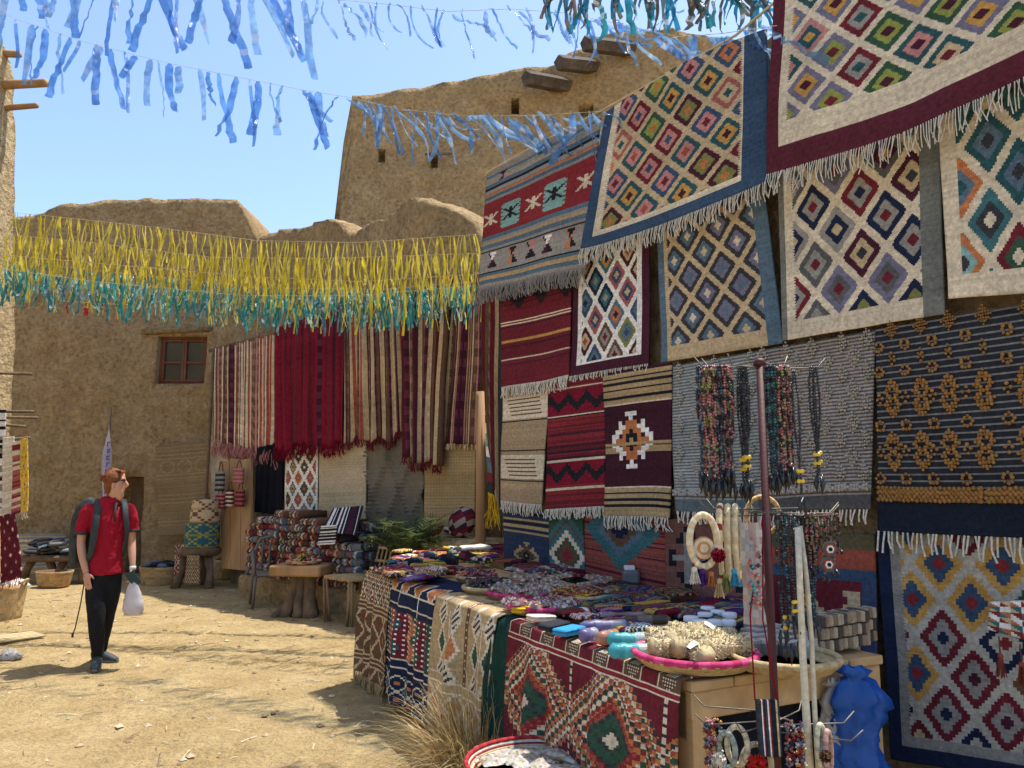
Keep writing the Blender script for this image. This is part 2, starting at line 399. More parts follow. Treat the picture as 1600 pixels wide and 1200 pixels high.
m = MB(); m.box(((d0[0]+d1[0])/2+.13, HY+.42, d0[1]*.5), (.5, .05, d0[1]-.02), bev=.01); part(house, m, 'door', 'old_wood')

# left house: only its sunlit corner shows
LX = -6.40; BAT = .085
def lx(u, v): return on_plane(u, v, V3((LX, 0, 0)), V3((1, 0, 0)))
lzt = [(0, 8.4), (5, 8.3), (5.8, 7.9), (6.15, 7.2)]
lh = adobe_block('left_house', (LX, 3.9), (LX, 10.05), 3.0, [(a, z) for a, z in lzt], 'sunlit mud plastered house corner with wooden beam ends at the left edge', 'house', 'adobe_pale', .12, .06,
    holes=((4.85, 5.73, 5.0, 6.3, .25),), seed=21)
m = MB(); yw = 10.05-.42
for a, b, c, e in ((.40, .48, 4.95, 6.35), (1.24, 1.32, 4.95, 6.35), (.48, 1.24, 4.95, 5.03), (.48, 1.24, 6.27, 6.35)):
    m.box((LX-.02, 10.05-(a+b)/2, (c+e)/2), (.12, b-a, e-c), bev=.01)
part(lh, m, 'window_frame', 'window_wood')
for (u0, v0), (u1, v1), r, yy in (((18, 131), (74, 132), .06, 9.85), ((24, 168), (59, 166), .04, 9.9), ((10, 78), (32, 84), .05, 9.85)):
    a = on_y(u0, v0, yy); b = on_y(u1, v1, yy); b.x += BAT*b.z; a.x = LX-.3
    m = MB(); m.tube([a, a.lerp(b, .5)+V3((0, 0, .01)), b-V3((.02, 0, 0)), b], [r, r*1.02, r*.95, r*.8], 12); part(lh, m, 'beam_end', 'wood', True)
for (v0, u1, v1, yy) in ((585, 50, 588, 9.7), (652, 58, 657, 9.75), (660, 40, 668, 9.9), (645, 52, 648, 9.6)):
    b = on_y(u1, v1, yy); b.x += BAT*b.z; a = V3((LX-.1, yy-.1, b.z+.05)); m = MB(); m.tube([a, b], .018, 6); part(lh, m, 'peg', 'old_wood', True)

lh.rotation_euler = (0, -BAT, 0)
# tower of the old fortress, behind everything
TY = 15.5
tpx = ((523, 372), (526, 330), (532, 280), (538, 215), (545, 153), (620, 141), (700, 128), (790, 112), (868, 99), (885, 84), (915, 74), (940, 56), (985, 47), (1050, 45), (1120, 56), (1200, 66), (1330, 70))
tx = [on_y(u, v, TY) for u, v in tpx]
tA = (on_y(519, 420, TY).x, TY); tB = (on_y(1330, 70, TY).x, TY)
def s_of(u, v): p = on_y(u, v, TY); return p.x-tA[0], p.z
hl = []
for u0, v0, u1, v1, thr in ((799, 153, 811, 176, 1), (590, 232, 602, 254, 0), (672, 240, 684, 262, 0), (905, 160, 928, 178, 0)):
    a = s_of(u0, v1); b = s_of(u1, v0); hl.append((a[0], b[0], a[1], b[1], 3.2, 1) if thr else (a[0], b[0], a[1], b[1], .35))
tow = adobe_block('fortress_tower', tA, tB, 3.0, [(p.x-tA[0], p.z) for p in tx], 'tall crumbling mud brick fortress tower with wooden beams jutting from its upper wall', 'tower', 'adobe', .16, .10, holes=hl, seed=31, topn=.06)
for (u0, v0), (u1, v1), r in (((822, 122), (876, 132), .17), ((874, 98), (920, 103), .17), ((914, 68), (978, 76), .17)):
    a = on_y(u1+12, v1+2, TY+.25); b = on_y(u0, v0, TY-.75); mb = MB()
    a2 = on_y(u1, v1, TY-.1); mb.tube([a, a2, b+(a2-b)*.05, b], [r, r*1.03, r*1.0, r*.92], 5); part(tow, mb, 'beam', 'beam_wood')
mb = MB(); a = on_y(664, 241, TY-.12); b = on_y(706, 240, TY-.14); mb.tube([a, b], .03, 6); part(tow, mb, 'lintel', 'old_wood', True)

# wall behind the striped hangings (a ruined shop house)
wl = [onW(u, v, -.12) for u, v in ((338, 470), (372, 400), (398, 378), (440, 362), (490, 347), (521, 341), (548, 363), (600, 344), (628, 322), (652, 315), (690, 326), (720, 338), (747, 352), (752, 372))]
wA = wl[0]; wB = onW(760, 600, -.12)
shop = adobe_block('ruined_shop_wall', (wA.x, wA.y), (wB.x, wB.y), .7, [((p-V3((wA.x, wA.y, p.z))).length, p.z) for p in wl] + [((wB-wA).xy.length, wl[-1].z)],
    'low ruined mud wall with a crumbling rounded top behind the striped hangings', 'wall', 'adobe', .1, .12, seed=41)
# wall carrying the rugs
def Rt(p): return (V3(p)-RP).dot(RD)
rEnd = Rt(onR(783, 600)); rNear = -1.3
zt = lambda t: 4.60
rA = RP + RD*rEnd - RN*.06; rB = RP + RD*rNear - RN*.06
rtop = []
for t in np.linspace(rNear, rEnd, 9): rtop.append((rEnd-t, 4.42 + .04*math.sin(t*3)))
rtop.sort()
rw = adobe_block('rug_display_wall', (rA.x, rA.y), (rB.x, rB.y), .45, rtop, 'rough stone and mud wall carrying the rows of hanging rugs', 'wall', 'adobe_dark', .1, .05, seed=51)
# dark return between the two walls
c0 = wB; c1 = RP + RD*rEnd - RN*.4
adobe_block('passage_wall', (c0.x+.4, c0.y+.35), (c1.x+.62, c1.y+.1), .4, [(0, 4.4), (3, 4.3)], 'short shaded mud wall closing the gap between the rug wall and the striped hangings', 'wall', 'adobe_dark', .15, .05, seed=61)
# ------------------------------------------------------------------ rug patterns (arrays of weave cells)
C = dict(cream=(.62, .52, .37), sand=(.50, .37, .21), ivory=(.70, .64, .52), tan=(.40, .28, .14), red=(.23, .025, .03), brick=(.33, .075, .045), maroon=(.10, .014, .022),
    plum=(.065, .016, .03), wine=(.145, .018, .028), navy=(.015, .023, .055), blue=(.04, .075, .135), slate=(.095, .15, .20), teal=(.045, .14, .15), dteal=(.025, .085, .095),
    green=(.035, .085, .05), olive=(.20, .20, .06), lime=(.26, .28, .06), orange=(.47, .16, .055), gold=(.50, .27, .06), pink=(.47, .20, .18), rose=(.35, .10, .09), grey=(.27, .25, .22),
    dgrey=(.10, .10, .10), lilac=(.16, .15, .22), black=(.018, .018, .022), brown=(.13, .07, .04), aqua=(.20, .36, .32), charcoal=(.042, .043, .05), yellow=(.68, .45, .03), white=(.75, .72, .66), purple=(.09, .03, .16), crimson=(.20, .008, .026))
def field(nv, nu, c): return np.tile(np.array(C[c] if isinstance(c, str) else c), (nv, nu, 1))
def hsh(a, b, s):
    n = (a.astype(np.int64)*73856093 ^ b.astype(np.int64)*19349663 ^ s*83492791) & 0x7fffffff
    return ((n*1103515245+12345) & 0x7fffffff) >> 8
def diamonds(nv, nu, px, py, band, pals, seed=0, ox=0., oy=0., w=.80, diag=False, q=1):
    """serrated nested diamonds: lattice of 'band' colour, cells filled from palettes (outer, inner, centre)"""
    y, x = np.mgrid[0:nv, 0:nu].astype(float); x = (np.floor(x/q)+.5)*q; y = (np.floor(y/q)+.5)*q
    a = (x+ox)/px + (y+oy)/py; b = (x+ox)/px - (y+oy)/py
    ia = np.floor(a); ib = np.floor(b); d = np.maximum(np.abs(a-ia-.5), np.abs(b-ib-.5))*2
    k = hsh(ia, ib*(0 if diag else 1), seed) % len(pals)
    out = field(nv, nu, band); P = np.array([[C[c] for c in p] for p in pals])
    for j, (lo, hi) in enumerate(((w*.64, w), (w*.30, w*.64), (-1, w*.30))):
        mk = (d > lo) & (d <= hi); out[mk] = P[k[mk], j]
    return out
def border(p, n, col, sides='tblr', serr=0):
    q = p.copy(); nv, nu = p.shape[:2]; c = np.array(C[col])
    yy, xx = np.mgrid[0:nv, 0:nu]; z = ((yy % 2) if serr else 0); zx = ((xx % 2) if serr else 0)
    if 'l' in sides: q[xx < n+z*0] = c
    if 'r' in sides: q[xx >= nu-n] = c
    if 't' in sides: q[yy < n] = c
    if 'b' in sides: q[yy >= nv-n] = c
    if serr:
        if 'l' in sides: q[(xx == n) & (yy % 2 == 0)] = c
        if 'r' in sides: q[(xx == nu-n-1) & (yy % 2 == 0)] = c
    return q
def bands(nv, nu, spec, axis=0, base=None):
    """spec = [(fraction end, colour), ...] along axis"""
    p = np.zeros((nv, nu, 3)); f = (np.arange(nv)+.5)/nv if axis == 0 else (np.arange(nu)+.5)/nu; lo = 0
    for e, c in spec:
        mk = (f >= lo) & (f < e)
        if axis == 0: p[mk] = C[c]
        else: p[:, mk] = C[c]
        lo = e
    if axis == 0: p[f >= lo] = C[spec[-1][1]]
    else: p[:, f >= lo] = C[spec[-1][1]]
    return p
def rndbands(nv, nu, cols, axis, seed, wmin=1, wmax=4):
    r = random.Random(seed); n = nv if axis == 0 else nu; p = np.zeros((nv, nu, 3)); i = 0; last = None
    while i < n:
        c = r.choice([k for k in cols if k != last]); last = c; w = r.randint(wmin, wmax)
        if axis == 0: p[i:i+w] = C[c]
        else: p[:, i:i+w] = C[c]
        i += w
    return p
def zig(p, f0, amp, per, th, col, ph=0):
    nv, nu = p.shape[:2]; yy, xx = np.mgrid[0:nv, 0:nu]; t = ((xx+ph) % per)/per; w = np.round(np.abs(t-.5)*2*amp*nv/2)*2 if amp*nv > 6 else np.abs(t-.5)*2*amp*nv
    mk = np.abs(yy - (f0*nv + w)) < th; p[mk] = C[col]; return p
def stamp(p, bits, cy, cx, cols, k=1, kx=None):
    kx = kx or k
    h = len(bits); w = max(len(r) for r in bits); nv, nu = p.shape[:2]
    y0 = int(cy*nv-h*k/2); x0 = int(cx*nu-w*kx/2)
    for i, r in enumerate(bits):
        for j, ch in enumerate(r):
            if ch in cols: p[max(0, y0+i*k):max(0, y0+i*k+k), max(0, x0+j*kx):max(0, x0+j*kx+kx)] = C[cols[ch]]
    return p
STAR = ["....aaa....", ".....a.....", "..a.bbb.a..", "..aabbbaa..", ".aabbcbbaa.", "aa.bcccb.aa", "abbbcdcbbba", "aa.bcccb.aa", ".aabbcbbaa.", "..aabbbaa..", "..a.bbb.a..", ".....a.....", "....aaa...."]
HOUR = ["aa..aa..aa", ".aa.aa.aa.", "..aaaaaa..", "...aaaa...", "....aa....", "...aaaa...", "..aaaaaa..", ".aa.aa.aa.", "aa..aa..aa"]
ARROW = ["....aa....", "...abba...", "..aabbaa..", "....bb.a..", "aa..bb..aa", "abbbbbbbba", "aa..bb..aa", "....bb.a..", "..aabbaa..", "...abba...", "....aa...."]
HEX = ["..aaaa..", ".aabbaa.", "aabccbaa", "aabccbaa", ".aabbaa.", "..aaaa.."]

# ------------------------------------------------------------------ a hanging cloth
def cloth_mesh(name, P, pat, th=.012, mt='textile', o=None):
    nv, nu = pat.shape[:2]; vs = P.reshape(-1, 3); o = np.array(o) if o is not None else P[0, nu//2]
    me = bpy.data.meshes.new(name); idx = np.arange((nv+1)*(nu+1)).reshape(nv+1, nu+1)
    q = np.stack([idx[:-1, :-1], idx[1:, :-1], idx[1:, 1:], idx[:-1, 1:]], -1).reshape(-1, 4)
    me.from_pydata((vs-o).tolist(), [], q.tolist())
    a = me.attributes.new('Col', 'FLOAT_COLOR', 'FACE'); ca = np.ones((len(q), 4)); ca[:, :3] = pat.reshape(-1, 3)
    yy_, xx_ = np.mgrid[0:nv, 0:nu]; ab = 1+.22*fbm(yy_/11.0+nv, xx_/60.0, int(NR.integers(999)), 2)+.12*fbm(xx_/14.0, yy_/20.0, int(NR.integers(999)), 2)
    ca[:, :3] *= ab.reshape(-1, 1); ca[:, :3] = ca[:, :3]*.95+.05*ca[:, :3].mean(1, keepdims=True)
    ca[:, :3] *= (1+NR.normal(0, .05, (nv, 1, 1))+NR.normal(0, .06, (nv, nu, 1))).reshape(-1, 1)
    a.data.foreach_set('color', np.clip(ca, 0, 1).ravel()); me.polygons.foreach_set('use_smooth', [True]*len(q)); me.materials.append(MT[mt])
    return me, V3(o)
def solid(o, th, off=-1):
    s = o.modifiers.new('thick', 'SOLIDIFY'); s.thickness = th; s.offset = off; return o
def surf(tl, tr, br, bl, nv, nu, nrm, wave=.012, folds=0, seed=0, topsag=0, botsag=0, ragged=0, flare=0):
    tl, tr, br, bl = [np.array(p) for p in (tl, tr, br, bl)]
    v, u = np.mgrid[0:nv+1, 0:nu+1].astype(float); v /= nv; u /= nu
    P = (tl*(1-u)[..., None]+tr*u[..., None])*(1-v)[..., None] + (bl*(1-u)[..., None]+br*u[..., None])*v[..., None]
    sg = 4*u*(1-u)*(topsag*(1-v)+botsag*v); P[..., 2] -= sg
    Lu = np.linalg.norm(tr-tl); Lv = np.linalg.norm(bl-tl)
    d = wave*(fbm(u*Lu*1.1+seed*3.7, v*Lv*.7+seed, seed, 2)*2.2 + fbm(u*Lu*3.5+seed, v*Lv*1.2, seed+3, 2)*.7)
    if folds:
        ph = fbm(u*Lu*2.0, v*.25+seed, seed+8, 2)*5
        d = d + folds*(np.sin(u*Lu*26+ph)*.6 + np.sin(u*Lu*61+ph*2.2)*.3)*(.5+.5*v) 
    P = P + np.array(nrm)*(d*1.5+wave)[..., None]
    P[..., 2] += fbm(u*Lu*1.6+seed*5.1, v*.6, seed+4, 2)*.022*v; P += ((tr-tl)/max(Lu, 1e-6))[None, None]*(fbm(v*Lv*1.7+seed, u*.8, seed+6, 2)*.02)[..., None]
    if ragged:
        dz = vnoise(u*Lu*9, u*0+seed, seed+2)*ragged*2
        P[..., 2] += dz*v
    return P
def fringe(P, length, col, nrm, per=70, seed=0, r=.004, lean=0.0, edge=-1, mt='wool', spread=.3):
    """strands hanging from the lower edge row of P (n,3)"""
    row = P[edge]; rr = random.Random(seed); mb = MB()
    Lr = float(np.sum(np.linalg.norm(np.diff(row, axis=0), axis=1))); n = max(3, int(Lr*per)); D = V3(row[-1]-row[0]).normalized()
    for i in range(n):
        f = (i+rr.uniform(.2, .8))/n*(len(row)-1); k = min(int(f), len(row)-2); p = V3(row[k]).lerp(V3(row[k+1]), f-k)
        ln = length*rr.uniform(.75, 1.15); dx = D*(rr.gauss(0, spread)*ln + lean*ln); nn = V3(nrm)*rr.uniform(0, .25)*ln
        mid = p + dx*.35 + nn - V3((0, 0, ln*.55)); end = p + dx + nn*.6 - V3((0, 0, ln))
        mb.tube([p, mid, end], [r, r*.9, r*1.1], 4, jcol(col, .12), cap=False)
    return mb
def hang(name, label, px, plane, pat, off=.03, wave=.012, folds=0, fr=0, frcol='ivory', seed=1, cat='rug', group=None, th=.012, mt='textile', ts=0, bs=0, ragged=0, frtop=0, per=70, lean=0, r=.004, nrm=None, spread=.3):
    nrm = nrm if nrm is not None else (RN if plane is onR else WN)
    tl, tr, br, bl = [plane(u, v, off) for u, v in px]
    nv, nu = pat.shape[:2]
    P = surf(tl, tr, br, bl, nv, nu, nrm, wave, folds, seed, ts, bs, ragged)
    me, o = cloth_mesh('weave', P, pat, mt=mt)
    if fr:
        e = thing(name, label, cat, o, group); w = link('weave', me, e); solid(w, th)
        f = fringe(P, fr, C[frcol], nrm, per, seed, r, lean, spread=spread).build('fringe', 'wool', e, o=o, loc=(0, 0, 0)); f['kind'] = 'stuff'
        return e, P
    ob = link(name, me); ob.location = o; tag(ob, label, cat, group); solid(ob, th)
    return ob, P

RUGS = 'rugs hung on the tall wall'
# 1 grey striped kilim with red band
def pat_greystripe():
    p = bands(96, 64, [(.05, 'grey'), (.07, 'slate'), (.11, 'grey'), (.13, 'tan'), (.16, 'slate'), (.18, 'black'), (.21, 'grey'), (.23, 'orange'), (.26, 'slate'), (.285, 'grey'), (.57, 'red'), (.60, 'slate'), (.62, 'grey'), (.65, 'tan'), (.68, 'slate'),
        (.70, 'grey'), (.71, 'black'), (.74, 'grey'), (.87, 'grey'), (.885, 'black'), (.91, 'slate'), (.94, 'tan'), (.97, 'slate'), (1, 'grey')])
    p[20:28][::3] *= .8
    for x, sq in ((.08, 0), (.29, 1), (.50, 0), (.70, 1), (.94, 0)):
        if sq:
            x0 = int((x-.095)*64); p[33:52, x0:x0+12] = C['aqua']
            for k in range(33, 52, 3): p[k:k+1, x0:x0+1] = C['red']; p[k:k+1, x0+11:x0+12] = C['red']
            stamp(p, HOUR, .44, x, {'a': 'black'}, 1)
        else: stamp(p, HOUR, .44, x, {'a': 'cream'}, 1)
    tri = ["abbbbc", ".abbc.", "..bc..", "..ad..", ".aadd.", "aaaddd"]
    for i, x in enumerate((.15, .35, .52, .68, .86)): stamp(p, tri, .79, x, {'a': ['plum', 'orange', 'black'][i % 3], 'b': ['white', 'black', 'pink'][i % 3], 'c': 'pink', 'd': 'black'}, 2, 1)
    stamp(p, tri, .10, .2, {'a': 'plum', 'b': 'black', 'd': 'pink'}, 1); stamp(p, tri, .06, .55, {'a': 'green', 'b': 'black', 'd': 'pink'}, 1)
    return p
hang('hanging_rug', 'grey striped kilim with a red band and teal squares, topmost left of the rug wall', ((763, 270), (944, 172), (917, 418), (750, 452)), onR, pat_greystripe(), off=.16, fr=.14, frcol='grey', seed=1, group=RUGS, per=110)
# 2 blue bordered
pal_multi = [('plum', 'gold', 'wine'), ('green', 'lime', 'orange'), ('blue', 'orange', 'blue'), ('wine', 'pink', 'blue'), ('dteal', 'gold', 'plum'), ('rose', 'sand', 'dteal'), ('plum', 'olive', 'orange'), ('blue', 'pink', 'wine'), ('orange', 'blue', 'gold'), ('dteal', 'pink', 'brick')]
p = diamonds(136, 130, 28, 36, 'sand', pal_multi, 5, ox=6, oy=10, w=.82, q=1)
p = border(p, 15, 'cream', 'lrb', serr=1); p[-10:] = C['blue']; p[:, :9] = C['blue']; p[:, -14:] = C['blue']
hang('hanging_rug', 'cream rug of bright serrated diamonds with a wide blue border', ((946, 176), (1198, 46), (1204, 284), (909, 388)), onR, p, off=.20, fr=.12, seed=2, group=RUGS, ts=-.06, bs=.03, per=80, spread=.16, r=.003)
# 3 burgundy bordered, top right
pal3 = [('wine', 'grey', 'dteal'), ('green', 'lime', 'plum'), ('lilac', 'gold', 'plum'), ('dteal', 'sand', 'wine'), ('pink', 'dteal', 'gold'), ('lilac', 'lime', 'wine'), ('olive', 'green', 'orange'), ('plum', 'gold', 'dteal'), ('dteal', 'pink', 'plum')]
p = diamonds(150, 165, 32, 40, 'cream', pal3, 9, ox=4, oy=14, w=.82, q=1)
p = border(p, 15, 'cream', 'lr', serr=1); p[-40:] = C['cream']; p[:, :9] = (.10, .02, .032); p[-20:] = (.10, .02, .032)
hang('hanging_rug', 'largest cream diamond rug with a burgundy border, highest at the top right', ((1212, 2), (1690, -215), (1690, 84), (1206, 277)), onR, p, off=.26, fr=.125, seed=3, group=RUGS, bs=.05, per=80, wave=.02, spread=.18, r=.003)
# 4 teal and orange, far right
pal4 = [('orange', 'slate', 'dteal'), ('dteal', 'teal', 'charcoal'), ('dteal', 'slate', 'charcoal'), ('orange', 'aqua', 'charcoal'), ('teal', 'charcoal', 'cream'), ('wine', 'green', 'cream')]
p = diamonds(84, 66, 28, 30, 'cream', pal4, 4, ox=-9, oy=4, w=.82)
p[:, :8] = C['cream']; p[-9:] = C['cream']
hang('hanging_rug', 'cream rug with big teal and orange serrated diamonds at the right edge', ((1466, 150), (1700, 40), (1700, 452), (1482, 470)), onR, p, off=.14, fr=.0, seed=4, group=RUGS)
# 5 grey bordered
pal5 = [('dgrey', 'grey', 'wine'), ('wine', 'grey', 'navy'), ('navy', 'grey', 'wine'), ('dgrey', 'plum', 'gold'), ('grey', 'navy', 'sand'), ('lilac', 'dgrey', 'wine'), ('navy', 'olive', 'cream'), ('plum', 'sand', 'charcoal'), ('slate', 'lilac', 'rose'), ('brown', 'black', 'sand')]
p = diamonds(140, 120, 36, 40, 'cream', pal5, 12, ox=6, oy=8, w=.82, q=1)
p = border(p, 12, 'cream', 'lrb', serr=1); p[:, :5] = (.17, .17, .14); p[:, -13:] = (.16, .165, .145)
hang('hanging_rug', 'cream diamond rug with olive grey side borders below the burgundy one', ((1213, 235), (1466, 130), (1476, 492), (1229, 532)), onR, p, off=.10, seed=5, group=RUGS)
# 6 blue grey with dark stepped diamonds
pal6 = [('charcoal', 'slate', 'cream'), ('charcoal', 'lilac', 'cream'), ('charcoal', 'lilac', 'slate'), ('charcoal', 'slate', 'sand')]
p = diamonds(140, 96, 28, 36, 'sand', pal6, 3, ox=12, oy=2, w=.82, q=1)
p = border(p, 9, 'sand', 'lrb', serr=1); p[:, :6] = C['slate']; p[:, -10:] = C['slate']; p[-13:, 6:-10] = C['sand']
hang('hanging_rug', 'sand rug of black and slate stepped diamonds with blue grey side borders', ((1024, 330), (1192, 262), (1222, 538), (1034, 566)), onR, p, off=.08, seed=6, group=RUGS)
# 7 white lattice with maroon border
pal7 = [('blue', 'slate', 'navy'), ('slate', 'orange', 'navy'), ('brown', 'grey', 'wine'), ('olive', 'slate', 'blue'), ('navy', 'teal', 'grey'), ('rose', 'blue', 'sand'), ('plum', 'sand', 'brick'), ('teal', 'gold', 'navy')]
p = diamonds(130, 86, 24, 40, 'white', pal7, 6, ox=8, oy=4, w=.80, q=1)
p = border(p, 12, 'white', 'lrb'); p[:, :7] = C['plum']; p[:, -7:] = C['plum']; p[-10:] = C['plum']
hang('hanging_rug', 'white lattice diamond rug framed in dark maroon left of the slate one', ((898, 400), (1018, 356), (1015, 568), (890, 588)), onR, p, off=.06, fr=.05, seed=7, group=RUGS, per=60)
# 8 red striped with zigzag
def pat_redzig(seed, nv=80, nu=48):
    p = field(nv, nu, 'wine')
    return p
p = field(80, 44, 'wine'); zig(p, .09, .13, 15, 5, 'black', 4)
for f, c, w in ((.02, 'black', 1), (.24, 'plum', 1), (.40, 'cream', 1), (.43, 'cream', 1), (.46, 'plum', 1), (.58, 'gold', 2), (.64, 'plum', 1), (.76, 'cream', 1), (.80, 'plum', 1)): k = int(f*80); p[k:k+w] = C[c]
hang('hanging_rug', 'upper wine red kilim with one black zigzag and thin cream stripes', ((783, 440), (898, 412), (891, 586), (785, 606)), onR, p, off=.05, fr=.11, seed=8, group=RUGS, per=90)
# 9 natural tan
p = field(90, 34, (.36, .26, .15)); p[8:26] = C['cream']; p[54:72] = C['cream']
for b0, rows in ((10, 5), (57, 5)):
    for k in range(rows): x0 = 3+k; p[b0+k*3:b0+k*3+1, x0:30-(rows-k)//2] = C['brown']
for k in (27, 50, 73): p[k:k+1] = C['black']
hang('hanging_rug', 'narrow natural tan runner with cream blocks of brown lines', ((787, 608), (859, 596), (852, 788), (785, 782)), onR, p, off=.03, fr=.10, seed=9, group=RUGS, per=80)
# 10 red zigzag long
p = rndbands(100, 46, ['wine', 'red', 'plum', 'wine', 'red'], 0, 5, 1, 3)
for f in (.14, .70): p[int((f-.06)*100):int((f+.12)*100)] = C['crimson']; zig(p, f-.02, .09, 15, 4, 'black', 6)
for f, c, w in ((.05, 'cream', 1), (.27, 'cream', 2), (.62, 'cream', 2), (.84, 'cream', 2), (.29, 'black', 1), (.56, 'black', 1)): k = int(f*100); p[k:k+w] = C[c]
hang('hanging_rug', 'lower crimson kilim with two black zigzags beside the maroon star rug', ((857, 600), (948, 586), (947, 792), (856, 797)), onR, p, off=.045, fr=.08, seed=10, group=RUGS, per=90)
# 11 maroon star
p = bands(100, 52, [(.02, 'plum'), (.055, 'tan'), (.06, 'black'), (.085, 'tan'), (.10, 'black'), (.135, 'tan'), (.145, 'black'), (.18, 'tan'), (.20, 'black'), (.235, 'tan'), (.245, 'cream'), (.52, 'plum'), (.53, 'brown'), (.55, 'tan'), (.565, 'plum'), (.80, 'plum'), (.815, 'cream'),
    (.845, 'tan'), (.855, 'black'), (.885, 'tan'), (.90, 'black'), (.925, 'tan'), (.94, 'black'), (1, 'tan')])
p = np.where(p == np.array(C['plum']), np.array([.052, .014, .024]), p); p[53:57] = C['tan']
stamp(p, STAR, .49, .44, {'a': 'white', 'b': 'orange', 'c': 'black', 'd': 'tan'}, 3, 3); p[50:52] = C['tan']
hang('hanging_rug', 'dark maroon rug with a white and orange stepped star between tan stripes', ((946, 584), (1051, 566), (1046, 812), (945, 806)), onR, p, off=.06, fr=.09, seed=11, group=RUGS, per=70)
# 14 navy bordered lower right
pal14 = [('gold', 'blue', 'red'), ('wine', 'sand', 'plum'), ('wine', 'grey', 'navy'), ('navy', 'cream', 'red'), ('brown', 'charcoal', 'red'), ('green', 'grey', 'red'), ('gold', 'blue', 'red'), ('navy', 'cream', 'plum'), ('wine', 'grey', 'plum'), ('green', 'sand', 'wine')]
p = diamonds(150, 126, 40, 48, 'cream', pal14, 8, ox=16, oy=28, w=.84, q=2); p = np.where(p == np.array(C['cream']), np.array([.44, .40, .33]), p)
p = border(p, 17, 'grey', 'lb', serr=1); p[:, :10] = C['navy']; p[-10:] = C['navy']
hang('hanging_rug', 'grey diamond rug with a navy border hanging lowest at the right edge', ((1370, 830), (1690, 838), (1690, 1240), (1398, 1186)), onR, p, off=.02, seed=14, group=RUGS, wave=.012)
# bottom row behind the table
p = field(70, 40, 'navy'); p[:] = (.03, .045, .085)
for f, c, w in ((.04, 'black', 2), (.12, 'tan', 2), (.16, 'black', 2), (.20, 'tan', 3), (.26, 'black', 1), (.29, 'tan', 2)): k = int(f*70); p[k:k+w] = C[c]
stamp(p, STAR, .62, .5, {'a': 'tan', 'b': 'brown', 'c': 'black', 'd': 'tan'}, 2, 2)
hang('hanging_rug', 'navy kilim with tan stripes behind the far end of the table', ((787, 795), (860, 802), (862, 925), (788, 905)), onR, p, off=.015, seed=15, group=RUGS)
p = diamonds(70, 40, 40, 44, 'dteal', [('cream', 'dteal', 'brick'), ('cream', 'green', 'red')], 1, ox=0, oy=-4, w=.8); yy, xx = np.mgrid[0:70, 0:40]
p = np.zeros((70, 40, 3)); t = (np.abs(xx-20)//3*3 + np.abs(yy-32)//3*3); cyc = [C['red'], C['brown'], C['green'], C['cream'], C['teal'], C['brown'], C['teal'], C['green']]
for i in range(70):
    for j in range(40): p[i, j] = cyc[min(7, int(t[i, j]//5))]
hang('hanging_rug', 'green and cream stepped kilim with a red centre behind the table', ((861, 806), (912, 806), (915, 950), (862, 930)), onR, p, off=.012, seed=16, group=RUGS)
p = rndbands(80, 70, ['rose', 'wine', 'brick', 'rose'], 0, 8, 1, 2); p *= .75; t = (np.abs(np.mgrid[0:80, 0:70][1]-32)//2*2*.9 + np.abs(np.mgrid[0:80, 0:70][0]-12)//3*3)
for lo, hi, c in ((18, 28, 'teal'), (12, 18, 'slate'), (6, 12, 'brown'), (0, 6, 'navy')): p[(t >= lo) & (t < hi)] = np.array(C[c])*.9
hang('hanging_rug', 'brick red flecked rug with a teal stepped motif behind the table', ((911, 800), (1044, 808), (1046, 1000), (913, 950)), onR, p, off=.018, seed=17, group=RUGS)
p = field(80, 70, (.20, .085, .065)); stamp(p, ARROW, .36, .26, {'a': 'black', 'b': 'grey'}, 4, 3); stamp(p, ARROW, .36, .78, {'a': 'black', 'b': 'grey'}, 4, 3)
hang('hanging_rug', 'dusty pink rug with grey arrow figures behind the necklace stand', ((1043, 812), (1196, 800), (1198, 1010), (1046, 985)), onR, p, off=.022, seed=18, group=RUGS)
p = bands(80, 80, [(.10, 'olive'), (.22, 'brick'), (.30, 'blue'), (.95, 'wine'), (1, 'navy')]); p = np.where(p == np.array(C['olive']), np.array([.12, .10, .05]), p); p[24:] = np.where((np.mgrid[24:80, 0:80][1] > 70)[..., None], np.array([.05, .065, .13]), p[24:])
yy, xx = np.mgrid[0:80, 0:80]; mk = (yy > 28) & (yy < 74) & (xx >= 62-((yy//4) % 2)*3) & (xx < 70); p[mk] = C['sand']
t = np.abs(xx-34)//2*2+np.abs(yy-50)//3*3
for lo, hi, c in ((0, 6, 'gold'), (6, 15, 'slate'), (15, 20, 'sand')): p[(t >= lo) & (t < hi) & (yy > 26)] = C[c]
hang('hanging_rug', 'wine red kilim with a blue and cream toothed border behind the wrapped soaps', ((1188, 828), (1372, 836), (1376, 1090), (1192, 1060)), onR, p, off=.01, seed=19, group=RUGS)

